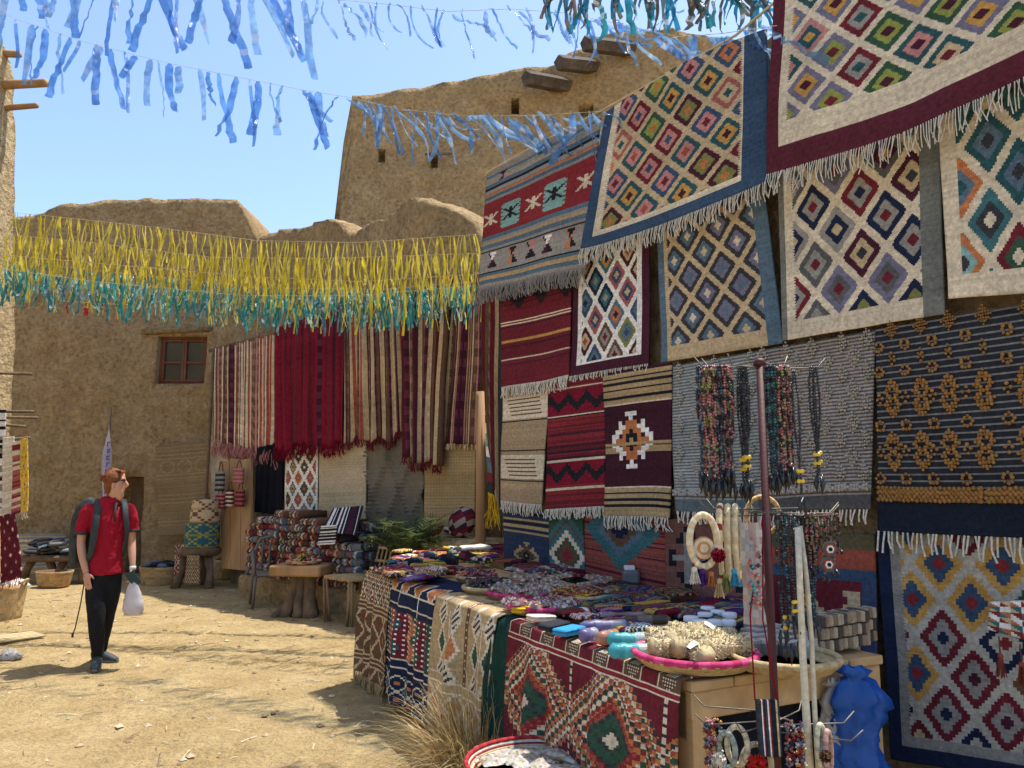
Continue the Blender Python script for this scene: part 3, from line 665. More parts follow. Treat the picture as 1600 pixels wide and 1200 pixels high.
# tufted rugs: flat striped ground plus raised loops
def tuft_blob(mb, c, r, col, n, nrm):
    mb.ball(c, r, col, 6, 4)
def motif_mesh(name, kind, col):
    """raised loops in the local x (along wall) z (up) plane, y = away from the wall"""
    mb = MB(); r = .0095 if kind != 'lozenge' else .0088; pts = []
    if kind == 'double':
        rows = ['...a...', '..aaa..', '.aaaaa.', '.aa.aa.', 'aa...aa', '.aa.aa.', '..aaa..', '.aa.aa.', 'aa...aa', '.aa.aa.', '.aaaaa.', '..aaa..', '...a...']
        for i_, rw_ in enumerate(rows):
            for j_, ch_ in enumerate(rw_):
                if ch_ == 'a': pts.append(((j_-3)*.0135, (6-i_)*.0158))
    elif kind == 'rosette':
        for k in range(8): t = 2*math.pi*k/8; pts.append((.020*math.cos(t), .023*math.sin(t)))
    elif kind == 'drop':
        for a, b in ((0, .035), (-.012, .012), (.012, .012), (-.015, -.012), (.015, -.012), (0, -.034), (0, 0)): pts.append((a, b))
    elif kind == 'small':
        for a, b in ((0, .022), (-.013, 0), (.013, 0), (0, -.022)): pts.append((a, b))
    elif kind == 'lozenge':
        for i in range(-3, 4):
            for j in range(-3, 4):
                if abs(i)+abs(j) <= 3: pts.append((i*.015, j*.021))
    for x, z in pts:
        q = r*R.uniform(.8, 1.1); mb.ball((x+R.uniform(-.003, .003), -.006, z+R.uniform(-.003, .003)), q, jcol(col, .15), 6, 4, (1, .9, 1))
    me = mb.mesh(name); me.materials.append(MT['wool']); return me
def tufted(name, label, px, pat, off, frlen, motifs, col, seed, hem=None):
    e, P = hang(name, label, px, onR, pat, off=off, fr=frlen, seed=seed, group=RUGS, per=42, wave=.008, r=.0055, spread=.15)
    nv, nu = pat.shape[:2]; meshes = {}
    ang = math.atan2(RD.y, RD.x)+math.pi     # local +x runs to the near end of the wall
    for kind, fu, fv, sc in motifs:
        if kind not in meshes: meshes[kind] = [motif_mesh('tuft', kind, col) for _ in range(3)]
        i = min(nv, max(0, int(fv*nv))); j = min(nu, max(0, int(fu*nu))); p = V3(P[i, j])
        M = Matrix.Translation(p-e.location+RN*.004) @ Matrix.Rotation(ang, 4, 'Z') @ Matrix.Diagonal((sc, -1 if False else 1, sc, 1))
        ob = link('tuft', R.choice(meshes[kind]), e, M)
    if hem:
        mb = MB(); f0, f1, n = hem
        for r_ in range(n):
            i = f0+(f1-f0)*(r_+.5)/n; row = P[min(nv, int(i*nv))]; Lr = np.linalg.norm(row[-1]-row[0]); k = int(Lr/.022)
            for q in range(k):
                f = (q+.5+.5*(r_ % 2))/k*nu; j = min(nu, int(f)); mb.ball(V3(row[j])+RN*.008+V3((0, 0, R.uniform(-.003, .003))), .012, jcol(col, .15), 5, 3)
        h = mb.build('looped_hem', 'wool', e, o=e.location, loc=(0, 0, 0)); h['kind'] = 'stuff'
    return e
# black with orange
p = field(128, 70, (.026, .028, .036)); p[::4] = (.19, .185, .165)
p[109:] = (.014, .02, .034)
mo = []
for i, fu in enumerate((.125, .30, .475, .685, .91)):
    for fv in (.355, .615): mo.append(('double', fu, fv, 1.0))
    mo.append(('drop', fu+.0, .16, .85)); mo.append(('lozenge', fu, .022, .7))
for fu in (.035, .21, .385, .585, .80):
    for fv in (.10, .22, .485, .745): mo.append(('rosette', fu, fv, 1.0))
    for fv in (.355, .615): mo.append(('small', min(.99, fu), fv, 1.0))
tufted('hanging_rug', 'black ribbed rug with raised orange tufted diamonds and rosettes', ((1369, 516), (1640, 470), (1640, 843), (1373, 832)), p, .09, .10, mo, (.36, .18, .06), 21, (.79, .85, 5))
# grey ones
for (px, ca, cb, hemc, lab, sd, cols_) in ((((1052, 572), (1196, 546), (1192, 802), (1058, 800)), (.33, .345, .33), (.13, .14, .135), (.12, .15, .16), 'blue grey ribbed rug with raised tufted diamonds left of the stand pole', 22, (.12, .5, .88)),
        (((1186, 548), (1367, 516), (1362, 796), (1190, 802)), (.34, .305, .275), (.12, .10, .092), (.10, .092, .088), 'brown grey ribbed rug with raised tufted diamonds right of the stand pole', 23, (.06, .29, .52, .75, .96))):
    p = field(96, 40, ca); p[::2] = cb; p[88:] = hemc; mo = []
    for r_ in range(9):
        for k, fu in enumerate(cols_):
            f = fu+(.11 if (r_ % 2 and len(cols_) > 3) else (.19 if r_ % 2 else 0))
            if f < .98: mo.append(('lozenge', f, .05+r_*.094, .85))
    tufted('hanging_rug', lab, px, p, .05 if sd == 22 else .065, .075, mo, (.44, .41, .36) if sd == 22 else (.44, .39, .33), sd, (.86, .90, 3))

# rope along the top of the rugs
mb = MB(); pts = [onR(u, v, .2) for u, v in ((757, 276), (763, 268), (850, 220), (945, 170), (1060, 106), (1150, 55), (1212, 2), (1400, -95), (1690, -230))]
mb.tube(pts, .009, 6); o_ = pts[0]; tag(mb.build('rope', 'rope', o=o_), 'pale rope along the tops of the highest hanging rugs', 'rope')

# ------------------------------------------------------------------ striped hangings on the far wall
HG = 'striped woollen hangings on the far wall'
def stripe_pat(nv, spec, seed):
    cols = []; r = random.Random(seed)
    for c, w in spec: cols += [c]*w
    p = np.zeros((nv, len(cols), 3))
    for j, c in enumerate(cols):
        p[:, j] = C[c]
        if c in ('brown', 'plum') and r.random() < .5:
            for k in range(0, nv, 4): p[k:k+2, j] = np.array(C[c])*1.9
    return p
s1 = []
for i in range(17): s1 += [('pink' if i % 3 else 'cream', 1), ('brown', 1), ('cream', 1), (R.choice(['brown', 'brick', 'brown']), R.randint(1, 2))]
s1 = s1[:18] + [('plum', 5)] + s1[18:]
PX = onW
hang('striped_hanging', 'cream and brown pinstriped hanging at the far left of the row', ((337, 545), (438, 517), (436, 705), (336, 692)), PX, stripe_pat(40, s1, 1), off=.16, folds=.035, fr=.22, frcol='pink', seed=31, cat='hanging', group=HG, ragged=.12, per=80, r=.006)
s2 = []
for i in range(16): s2 += [('crimson', R.randint(2, 3)), (R.choice(['wine', 'plum', 'maroon']), R.randint(1, 2))]
hang('striped_hanging', 'deep crimson hanging with dark red stripes between the cream striped ones', ((434, 512), (540, 478), (537, 690), (432, 700)), PX, stripe_pat(40, s2, 2), off=.24, folds=.04, fr=.16, frcol='crimson', seed=32, cat='hanging', group=HG, ragged=.08, per=90, r=.005)
s3 = []
for i in range(7): s3 += [('sand', 3), ('plum', 1), (R.choice(['brown', 'maroon']), 3), ('plum', 1), ('sand', 2), ('brick', 3 if i % 2 else 2)]
hang('striped_hanging', 'tan and brown wide striped hanging right of the crimson one', ((540, 480), (640, 452), (650, 684), (540, 690)), PX, stripe_pat(40, s3, 3), off=.20, folds=.045, fr=.10, frcol='wine', seed=33, cat='hanging', group=HG, ragged=.12, per=60, r=.006)
s4 = []
for i in range(4): s4 += [('maroon', 2), ('plum', 3), ('sand', 3), ('plum', 1), ('brown', 2)]
hang('striped_hanging', 'longest maroon and tan striped hanging reaching lowest in the row', ((628, 458), (704, 436), (690, 722), (632, 716)), PX, stripe_pat(40, s4, 4), off=.30, folds=.05, fr=.10, frcol='wine', seed=34, cat='hanging', group=HG, ragged=.05, per=60, r=.006)
s5 = []
for i in range(5): s5 += [('plum', 4), ('sand', 2), ('brown', 3), ('pink', 1), ('plum', 2)]
hang('striped_hanging', 'plum and tan striped hanging next to the wooden post', ((696, 440), (752, 424), (746, 694), (672, 694)), PX, stripe_pat(40, s5, 5), off=.22, folds=.045, fr=.07, frcol='sand', seed=35, cat='hanging', group=HG, per=20, r=.012)
s6 = [('maroon', 3), ('brown', 3), ('maroon', 3), ('tan', 2), ('charcoal', 3)]
hang('striped_hanging', 'narrow dark red hanging in the corner beside the rug wall', ((752, 455), (786, 445), (784, 840), (756, 640)), lambda u, v, off: on_plane(u, v, V3((-.33, 7.95, 0)), V3((-.3, -1, 0)).normalized()), stripe_pat(40, s6, 6), off=.1, folds=.03, seed=36, cat='hanging', nrm=V3((-.3, -1, 0)).normalized())
# wooden rail carrying them
mb = MB(); mb.tube([onW(328, 548, .14), onW(540, 490, .16), onW(760, 426, .14)], .03, 8); tag(mb.build('hanging_rail', 'old_wood', o=onW(540, 490, .16)), 'wooden pole carrying the striped hangings along the far wall', 'pole')
mb = MB(); a = onW(334, 548, .18); mb.tube([V3((a.x, a.y, -.05)), V3((a.x, a.y, a.z*.5)), a], .03, 8); tag(mb.build('corner_pole', 'old_wood', o=(a.x, a.y, 0)), 'thin dark pole at the left end of the striped hangings', 'pole')
# lower row
LG = 'rugs leaning below the striped hangings'
p = diamonds(72, 36, 12, 18, 'white', [('brick', 'rose', 'grey'), ('brown', 'green', 'white'), ('orange', 'brick', 'grey'), ('green', 'brown', 'orange'), ('slate', 'gold', 'brown')], 3, ox=2, w=.72); p = border(p, 2, 'white', 'lr')
hang('leaning_rug', 'narrow white lattice rug of red and green diamonds under the crimson hanging', ((447, 680), (498, 680), (497, 815), (446, 815)), PX, p, off=.10, seed=41, group=LG)
def relief(px, lab, base, kind, seed, off):
    """thick wool mat whose ribs or braids stand out of the surface"""
    nv, nu = 90, 60; tl, tr, br, bl = [onW(u, v, off) for u, v in px]; P = surf(tl, tr, br, bl, nv, nu, WN, .01, 0, seed)
    v, u = np.mgrid[0:nv+1, 0:nu+1].astype(float)
    if kind == 'knit': d = .018*np.abs(np.sin(u*.9))*(.4+.6*np.abs(np.sin(v*.35+(u//3.5)*1.57)))
    elif kind == 'braid': d = .05*np.exp(-((np.abs(((u+v*.55) % 26)-13))/2.6)**2)+.05*np.exp(-((np.abs(((u-v*.42) % 30)-15))/2.4)**2); d = d*(1+.5*np.sin(v*1.9))
    else: d = .006*np.abs(np.sin(v*1.1))+.004*np.abs(np.sin(u*.9))
    P = P+np.array(WN)*d[..., None]; pat = field(nv, nu, base); pat = pat*(.82+.5*(d/d.max())[:-1, :-1, None]) if kind == 'mat' else pat
    me, o = cloth_mesh('weave', P, pat, mt='wool'); ob = link('leaning_rug', me); ob.location = o; tag(ob, lab, 'rug', LG); solid(ob, .02)
relief(((499, 675), (574, 672), (573, 810), (499, 815)), 'cream knitted wool rug with a raised cable pattern', (.50, .40, .26), 'knit', 42, .12)
relief(((574, 668), (664, 665), (663, 835), (575, 838)), 'grey wool rug with thick crossing braids', (.19, .165, .125), 'braid', 43, .08)
relief(((664, 690), (744, 690), (742, 838), (662, 838)), 'plain tan woven mat with dark stitched edges beside the post', (.36, .255, .12), 'mat', 44, .16)
relief(((332, 690), (358, 685), (358, 800), (331, 800)), 'strip of cream wool rug behind the bag board', (.48, .41, .31), 'knit', 45, .05)
# ------------------------------------------------------------------ ribbon garlands
def ribbon_mesh(L, w, col, curl, mt, seed, cr=0.0, n=10):
    r = random.Random(seed); mb = MB(); vs = []; a = r.uniform(-.3, .3); x = y = 0.0; tw = r.uniform(-1, 1)*curl*2; ph = r.uniform(0, 6); lean = r.uniform(-.22, .22)*(1 if mt == 'foil_ribbon' else .3)
    cols = []
    for i in range(n+1):
        f = i/n; ang = a+tw*f+math.sin(f*5+ph)*curl*.5; px = lean*L*f*f + math.sin(f*4+ph)*curl*.06*L; py = math.cos(f*5+ph)*curl*.05*L + cr*r.uniform(-1, 1)*w
        ww = w*(1-.25*abs(math.sin(f*7+ph))*curl) * (.35 if i == 0 else 1)
        dx, dy = math.cos(ang)*ww/2, math.sin(ang)*ww/2
        vs += [(px-dx, py-dy, -L*f), (px+cr*w*.3, py+cr*w*.6, -L*f), (px+dx, py+dy, -L*f)]
    fs = []
    for i in range(n):
        b = 3*i; fs += [(b, b+1, b+4, b+3), (b+1, b+2, b+5, b+4)]; c = jcol(col, .08); g = r.random(); c = tuple(x+(.8-x)*(.5 if g < .1 else 0) for x in c) if mt != 'raffia_ribbon' else c; cols += [c, jcol(c, .1)]  # random foil segments whitened: glints painted into the colour
    mb.add(vs, fs, cols); me = mb.mesh('ribbon'); me.materials.append(MT[mt]); return me
def garland(label, pts, meshes, n, lean=(0, 0), jitter=.5, f0=0, f1=1, group='ribbon garlands over the yard', scale=(.8, 1.15), cat='garland', stringcol='rope', bunch=0, r=.0022, tilt=None):
    tilt = tilt if tilt is not None else (.16 if 'blue' in label else .06)
    e = thing('ribbon_garland', label, cat, pts[0], group)
    mb = MB(); mb.tube(pts, r, 5, cap=False); mb.build('string', stringcol, e, o=pts[0], loc=(0, 0, 0))
    seg = [0.0]
    for i in range(1, len(pts)): seg.append(seg[-1]+(pts[i]-pts[i-1]).length)
    for k in range(n):
        f = f0+(f1-f0)*(k+R.uniform(-jitter, jitter)+.5)/n; f = min(max(f, 0), .999); d = f*seg[-1]; i = max(j for j in range(len(seg)-1) if seg[j] <= d)
        p = pts[i].lerp(pts[i+1], (d-seg[i])/(seg[i+1]-seg[i])); s = R.uniform(*scale); lx_ = lean[0]+(lean[1]-lean[0])*f
        M = Matrix.Translation(p-pts[0]) @ Matrix.Rotation(-lx_+R.gauss(0, tilt), 4, 'Y') @ Matrix.Rotation(R.gauss(0, .12), 4, 'X') @ Matrix.Rotation(R.uniform(-.9, .9), 4, 'Z') @ Matrix.Diagonal((R.choice((-1, 1)), 1, s, 1))
        link('ribbon', R.choice(meshes), e, M)
    return e
def path(px, y0, y1, n=3):
    out = []; u0 = px[0][0]; u1 = px[-1][0]
    for i in range(len(px)-1):
        for k in range(n):
            f = k/n; u = px[i][0]*(1-f)+px[i+1][0]*f; v = px[i][1]*(1-f)+px[i+1][1]*f; out.append(on_y(u, v, y0+(y1-y0)*(u-u0)/(u1-u0)))
    out.append(on_y(px[-1][0], px[-1][1], y1)); return out
YEL = [(.66, .54, .06), (.74, .64, .12), (.64, .52, .08), (.70, .56, .03)]
ym = [ribbon_mesh(.62, R.choice([.010, .016, .022, .034]), R.choice(YEL), .7, 'raffia_ribbon', i, .35) for i in range(24)]
TEA = [(.06, .30, .27), (.04, .34, .34), (.10, .42, .36), (.08, .28, .34), (.35, .55, .48)]
tm = [ribbon_mesh(.55, R.choice([.018, .028, .038]), R.choice(TEA), .8, 'teal_ribbon', 40+i, .4) for i in range(20)]
garland('highest yellow raffia garland, strung from the left house to the rug wall', path(((22, 332), (120, 342), (250, 356), (402, 376), (560, 379), (750, 366)), 9.7, 7.5), ym, 150, scale=(.6, 1.15))
garland('middle yellow raffia garland, strung just behind the highest one', path(((8, 366), (150, 380), (330, 402), (500, 404), (750, 396)), 9.3, 7.8), ym, 170, scale=(.5, 1.2))
garland('lowest yellow raffia garland, hanging over the striped cloths', path(((2, 398), (160, 412), (390, 432), (560, 440), (750, 428)), 8.9, 8.3), ym, 160, scale=(.45, 1.05))
garland('teal foil garland hanging in front under the yellow ribbons', path(((2, 420), (150, 440), (380, 462), (560, 462), (745, 446)), 8.75, 8.2), tm, 200, scale=(.35, .85))
garland('teal foil garland with shorter strips, farther back under the yellow ribbons', path(((8, 408), (200, 428), (420, 450), (600, 452), (742, 440)), 9.6, 9.0), tm, 190, scale=(.5, 1.0))
rm = [ribbon_mesh(.16, .05, (.5, .02, .02), .4, 'teal_ribbon', 70+i, .3) for i in range(2)]
garland('few short red foil strips at the left of the teal garlands', path(((95, 470), (150, 474), (200, 476)), 9.0, 9.0), rm, 4, r=.003)
BLU = [(.20, .42, .78), (.28, .50, .82), (.36, .58, .85), (.18, .38, .74)]
bm_ = [ribbon_mesh(.78, R.choice([.05, .075, .09, .10]), R.choice(BLU), .45, 'foil_ribbon', 90+i, .25, 12) for i in range(14)]
bs_ = [ribbon_mesh(.62, R.choice([.03, .045, .06]), R.choice(BLU+[(.35, .5, .75)]), 1.0, 'foil_ribbon', 120+i, .4, 12) for i in range(14)]
pe = onR(941, 174, .3)
p1_ = path(((-6, 14), (25, 30), (130, 65), (260, 98), (370, 120), (470, 140), (545, 152)), 9.6, 7.6); p2_ = path(((545, 152), (620, 170), (720, 181), (830, 181), (941, 174)), 7.6, pe.y)
garland('blue foil garland crossing the sky low from the left house', p1_, bm_, 30, lean=(-.05, .1), scale=(.4, 1.15))
garland('blue foil garland in front of the tower, tied to the blue bordered rug', p2_, bs_, 44, lean=(.35, .75), scale=(.5, 1.0), tilt=.3)
pe = onR(1214, 40, .4)
garland('blue foil garland crossing the top left of the sky', path(((-6, -70), (120, -45), (300, -22), (480, -4)), 9.2, 7.6), bm_, 26, lean=(-.05, .15), scale=(.8, 1.25))
garland('blue foil garland running along the top middle of the sky', path(((480, -4), (600, 6), (700, 18), (800, 14), (880, 20)), 7.6, 6.4), bs_, 22, lean=(.3, .55), scale=(.4, .85), tilt=.25)
garland('pale blue foil garland ending at the top of the burgundy bordered rug', path(((880, 20), (960, 36), (1060, 58), (1130, 52), (1214, 40)), 6.4, pe.y), bs_, 34, lean=(.5, .9), scale=(.35, .8), tilt=.4)
tt = [ribbon_mesh(.42, R.choice([.03, .04, .055]), R.choice([(.02, .22, .38), (.03, .30, .45), (.10, .16, .16), (.16, .13, .10), (.03, .25, .30)]), .9, 'teal_ribbon', 150+i, .4, 10) for i in range(12)]
garland('dense teal and brown foil garland at the top edge above the rugs', path(((846, -14), (1000, -28), (1120, -24), (1205, -6)), 5.6, 4.4), tt, 70, lean=(-.05, .1), scale=(.45, .95), tilt=.25)
garland('small teal foil bunch hanging over the burgundy bordered rug', path(((1290, -12), (1350, -14)), 3.9, 3.7), tt, 9, scale=(.3, .5), tilt=.35)
# ------------------------------------------------------------------ far yard: goods under the striped hangings
def wood_board(label, px, off):
    a, b, c, d = [onW(u, v, o2) for (u, v), o2 in zip(px, off)]
    e = thing('display_board', label, 'board', V3((c.x, c.y, 0)))
    for k in range(3):
        f0, f1 = k/3+.008, (k+1)/3-.008; m = MB(); q = [a.lerp(b, f0), a.lerp(b, f1), d.lerp(c, f1), d.lerp(c, f0)]
        q[0] = q[0]+V3((0, 0, R.uniform(-.05, .05))); back = [p-WN*.04 for p in q]
        m.add(q+back, [(0, 3, 2, 1), (4, 5, 6, 7), (0, 1, 5, 4), (1, 2, 6, 5), (2, 3, 7, 6), (3, 0, 4, 7)], WHITE); part(e, m, 'plank', 'wood')
    return e
wood_board('upright wooden plank board hung with small striped bags', ((342, 722), (392, 716), (392, 892), (346, 888)), (.30, .30, .55, .55))
def small_bag(u, v, w, h, col, col2, label, off=.40):
    c = onW(u, v, off); e = thing('woven_bag', label, 'bag', c, 'small bags on the plank board'); m = MB(); s = WD; n = 8
    for k in range(n):
        z0 = -h/2+h*k/n; z1 = z0+h/n*.96; x = w/2*(1-.05*abs(k-n/2)/n)
        q = []
        for zz in (z0, z1):
            for sx in (-1, 1):
                for yy in (0, .05): q.append(s*(sx*x)+WN*yy+V3((0, 0, zz)))
        m.add(q, [(0, 1, 3, 2), (4, 6, 7, 5), (1, 5, 7, 3), (0, 2, 6, 4), (0, 4, 5, 1), (2, 3, 7, 6)], col if k % 2 else col2)
    m.build('body', 'textile', e); m = MB(); m.tube(bezier(s*(-w*.3)+WN*.02+V3((0, 0, h/2)), V3((0, 0, h*1.5))+WN*.02, s*(w*.3)+WN*.02+V3((0, 0, h/2)), 10), .009, 6, C['brown']); m.build('handle', 'textile', e)
for u, v, w, h, c1, c2, lab in ((346, 752, .22, .32, C['grey'], C['charcoal'], 'grey and black woven bag at the top left of the plank board'), (375, 744, .25, .25, C['pink'], C['rose'], 'pink checked bag at the top right of the plank board'),
    (346, 783, .22, .24, C['pink'], C['red'], 'red and pink striped bag at the lower left of the plank board'), (361, 778, .17, .26, C['maroon'], C['cream'], 'dark wine striped bag in the middle of the plank board'), (377, 778, .2, .27, C['rose'], C['wine'], 'rose striped bag at the lower right of the plank board')):
    small_bag(u, v, w, h, c1, c2, lab, .47)
p = field(40, 40, (.012, .012, .018))
hang('black_robe', 'long black robe hanging beside the plank board', ((402, 700), (440, 690), (436, 805), (398, 800)), onW, p, off=.2, folds=.06, seed=51, cat='robe')
# folded textiles in a big stack
def folded_mesh(w, d, h, cols, seed):
    r = random.Random(seed); mb = MB(); n = 12; cs = []
    prof = [(0, -d/2, 0), (0, -d/2, 0)]
    ring = [(-d/2+.02, 0), (-d/2, h*.2), (-d/2-.01, h*.5), (-d/2, h*.8), (-d/2+.03, h), (d/2, h), (d/2, 0)]
    vs = []; fs = []; cc = []
    for i in range(n+1):
        x = -w/2+w*i/n; k = 1+.06*r.uniform(-1, 1)
        for y, z in ring: vs.append((x+r.uniform(-.003, .003), y+r.uniform(-.008, .004), z*k))
    m = len(ring)
    for i in range(n):
        for j in range(m): q = (j+1) % m; fs.append((i*m+j, i*m+q, i*m+m+q, i*m+m+j)); cc.append(jcol(cols[0] if (i//2) % 2 == 0 else cols[1+(i//4+seed) % 3], .12))
    fs += [tuple(range(m-1, -1, -1)), tuple(range(n*m, n*m+m))]; cc += [cols[0], cols[0]]
    mb.add(vs, fs, cc)
    for i in range(5):   # knotted trim along the front fold
        x = -w/2+w*(i+.5)/5; mb.ball((x, -d/2-.015, h*r.uniform(.2, .8)), .011, jcol(r.choice(cols), .25), 5, 3)
    me = mb.mesh('folded'); me.materials.append(MT['wool']); return me
TP = [[C['rose'], C['brick'], C['cream'], C['olive']], [C['red'], C['charcoal'], C['sand'], C['green']], [C['brown'], C['cream'], C['rose'], C['grey']], [C['grey'], C['cream'], C['maroon'], C['slate']], [C['slate'], C['cream'], C['brown'], C['rose']], [C['charcoal'], C['grey'], C['wine'], C['cream']]]
ORD = ['first', 'second', 'third', 'fourth', 'fifth', 'sixth', 'seventh', 'eighth', 'ninth', 'tenth', 'eleventh', 'twelfth', 'thirteenth', 'fourteenth', 'fifteenth', 'sixteenth', 'seventeenth', 'eighteenth']
fm = [folded_mesh(.235, .5, .085, TP[i % 6], i) for i in range(12)]
angW = math.atan2(WD.y, WD.x)
base0 = onW(398, 880, .75); base1 = onW(575, 880, .85)
bl_ = (V3((base1.x, base1.y, 0))-V3((base0.x, base0.y, 0))); cols_n = max(6, int(bl_.length/.25)); du = bl_.normalized()
mb = MB(); mid = V3((base0.x, base0.y, 0))+bl_*.5-WN*.05; mb.box((0, 0, .13), (bl_.length+.3, .6, .38), bev=.04); bo = mb.build('mud_bench', 'adobe', smooth=False); bo.location = mid-WN*.12; bo.rotation_euler = (0, 0, angW); tag(bo, 'low mud bench under the stack of folded rugs', 'bench')
k = 0
for c in range(cols_n):
    p0 = V3((base0.x, base0.y, 0))+du*(.25*c+.12); hgt = [8, 9, 9, 10, 10, 9, 9, 8, 7, 6, 6][c % 11]
    for l in range(hgt):
        ob = link('folded_rug', R.choice(fm)); ob.location = p0+V3((0, 0, .32+l*.093))-WN*(.12+R.uniform(-.03, .03)); ob.rotation_euler = (0, 0, angW+R.uniform(-.16, .16)); ob.rotation_euler.y = R.uniform(-.05, .05); ob.scale = (R.uniform(.92, 1.12), R.uniform(.9, 1.1), R.uniform(1.0, 1.14))
        tag(ob, 'folded rug, %s column of the big stack from the left, %s layer from the top' % (ORD[c], ORD[hgt-1-l]), 'rug', 'folded rugs in the stack')
def drape(name, label, px, offs, pat, seed, cat, group=None, nrm=WN, folds=.01, plane=onW, th=.012, wave=.02):
    q = [plane(u, v, o) for (u, v), o in zip(px, offs)]; nv, nu = pat.shape[:2]; P = surf(*q, nv, nu, nrm, wave, folds, seed)
    me, o = cloth_mesh('weave', P, pat); ob = link(name, me); ob.location = o; tag(ob, label, cat, group); solid(ob, th); return ob
drape('draped_cloth', 'dark and white striped cloth thrown over the right of the rug stack', ((522, 794), (572, 790), (560, 836), (506, 828)), (.62, .55, 1.0, 1.0), rndbands(24, 40, ['white', 'plum', 'black', 'plum'], 1, 4, 1, 3), 5, 'cloth')
drape('draped_cloth', 'black and cream zebra cloth on the front of the rug stack', ((500, 822), (528, 820), (524, 850), (494, 852)), (1.05, 1.05, 1.1, 1.1), rndbands(24, 26, ['white', 'black'], 0, 6, 1, 3), 6, 'cloth')
fm2 = [folded_mesh(.3, .45, .075, [C['charcoal'], C['black'], C['plum'], C['slate']], 40+i) for i in range(3)]
q0 = onW(592, 880, .62)
for l in range(9):
    ob = link('folded_blanket', fm2[l % 3]); ob.location = (q0.x, q0.y, .1+l*.115); ob.rotation_euler = (0, 0, angW+R.uniform(-.1, .1)); ob.scale = (1.1, 1, 1.4); tag(ob, 'dark folded blanket in the pile beside the cane chair, %s from the bottom' % ORD[l], 'blanket', 'dark folded blankets')
# grey armchair
def tubes(e, name, paths, r, mt, n=8, col=WHITE):
    for pth in paths: m = MB(); m.tube(pth, r, n, col); m.build(name, mt, e)
gp = on_z(428, 948); ch = thing('garden_chair', 'grey plastic armchair in front of the rug stack', 'chair', (gp.x-.05, gp.y+.1, 0), rz=.35)
m = MB(); m.box((0, 0, .42), (.48, .46, .05), bev=.02); m.build('seat', 'grey_chair', ch, False)
for x, y in ((-.24, -.22), (.24, -.22), (-.26, .22), (.26, .22)): m = MB(); m.tube([(x, y, .42), (x*1.08, y*1.08, 0)], [.022, .018], 8); m.build('leg', 'grey_chair', ch)
for s in (-1, 1): m = MB(); m.tube([(s*.25, -.22, .42), (s*.27, -.24, .58), (s*.28, -.16, .66), (s*.28, .1, .67), (s*.27, .24, .70)], .022, 8); m.build('armrest', 'grey_chair', ch)
m = MB(); m.tube([(-.24, .22, .42), (-.25, .27, .70), (-.18, .30, .86), (0, .31, .91), (.18, .30, .86), (.25, .27, .70), (.24, .22, .42)], .022, 8); m.build('back_frame', 'grey_chair', ch)
for x in (-.15, -.05, .05, .15): m = MB(); m.tube([(x, .23, .44), (x, .29, .68), (x*.9, .305, .89)], .014, 6); m.build('back_slat', 'grey_chair', ch)
# stump table
sp = on_z(470, 962); st = thing('stump_table', 'low table of twisted tree stump legs with a thick wooden top', 'table', (sp.x, sp.y, 0), rz=-.15)
m = MB(); m.box((0, 0, .56), (.66, .5, .13), bev=.02); m.build('top', 'wood', st, False)
for a, b, c, r in (((-.06, 0, .5), (-.04, -.02, .28), (-.18, -.12, -.02), .075), ((.08, .02, .5), (.12, -.02, .25), (.16, -.12, -.02), .09), ((.0, .06, .5), (.05, .08, .25), (.08, .2, -.02), .08), ((0, -.04, .5), (.02, -.05, .25), (.02, -.16, -.02), .06), ((-.05, 0, .3), (-.16, -.08, .14), (-.27, -.2, -.01), .04)):
    m = MB(); pts = bezier(a, b, c, 7); m.tube([p+V3((R.uniform(-.012, .012), R.uniform(-.012, .012), 0)) for p in pts], [r*(1-.35*abs(math.sin(i*.6))*.4)*(1.15 if i > 5 else 1) for i in range(8)], 9); m.build('stump_leg', 'old_wood', st)
m = MB(); m.lathe([(.19, 0), (.21, .02), (.22, .04), (.205, .045), (.18, .02), (.001, .015)], 22, (0, 0, 0), cols=lambda i, j: C['brick'] if (i+j) % 3 == 0 else C['sand']); tr = m.build('basket_tray', 'straw'); tr.location = (sp.x+.02, sp.y-.02, .63); tag(tr, 'shallow round basket tray on the stump table', 'basket')
m = MB()
for i in range(26): a = R.uniform(0, 6.28); r = R.uniform(0, .09); m.octa((r*math.cos(a), r*math.sin(a), .02+R.uniform(0, .14)*(1-r*8)), .02, R.choice([C['yellow'], C['red'], C['green'], C['orange']]))
b_ = m.build('pompom_bunch', 'wool'); b_.location = (sp.x+.02, sp.y-.02, .645); tag(b_, 'bunch of yellow and red pompoms on the stump table tray', 'pompoms')
# cane chair
cp = on_z(545, 974); cc = thing('cane_chair', 'palm cane chair with slatted seat and leaning lattice back', 'chair', (cp.x+.05, cp.y+.15, 0), rz=.85)
CN = (.42, .29, .14)
for k in range(9): m = MB(); m.tube([(-.30, -.22+k*.055, .52+R.uniform(-.006, .006)), (.30, -.22+k*.055, .50)], .026, 7, jcol(CN, .15)); m.build('seat_slat', 'straw', cc)
for x in (-.27, .27):
    for y in (-.22, .22):
        for d in range(3): m = MB(); m.tube([(x+R.uniform(-.03, .03), y+R.uniform(-.03, .03), .5), (x*.92+R.uniform(-.05, .05), y+R.uniform(-.04, .04), 0)], .016, 6, jcol((.30, .20, .10), .2)); m.build('leg', 'straw', cc)
for x in (-.2, -.08, .05, .17): m = MB(); m.tube([(x, -.23, .46), (x+R.uniform(-.1, .1), -.22, .03)], .012, 5, jcol((.33, .22, .11), .2)); m.build('brace', 'straw', cc)
for k in range(6): y = -.2+k*.08; m = MB(); m.tube([(.27, y, .5), (.44, y, 1.1)], .014, 6, jcol(CN, .1)); m.build('back_slat', 'straw', cc)
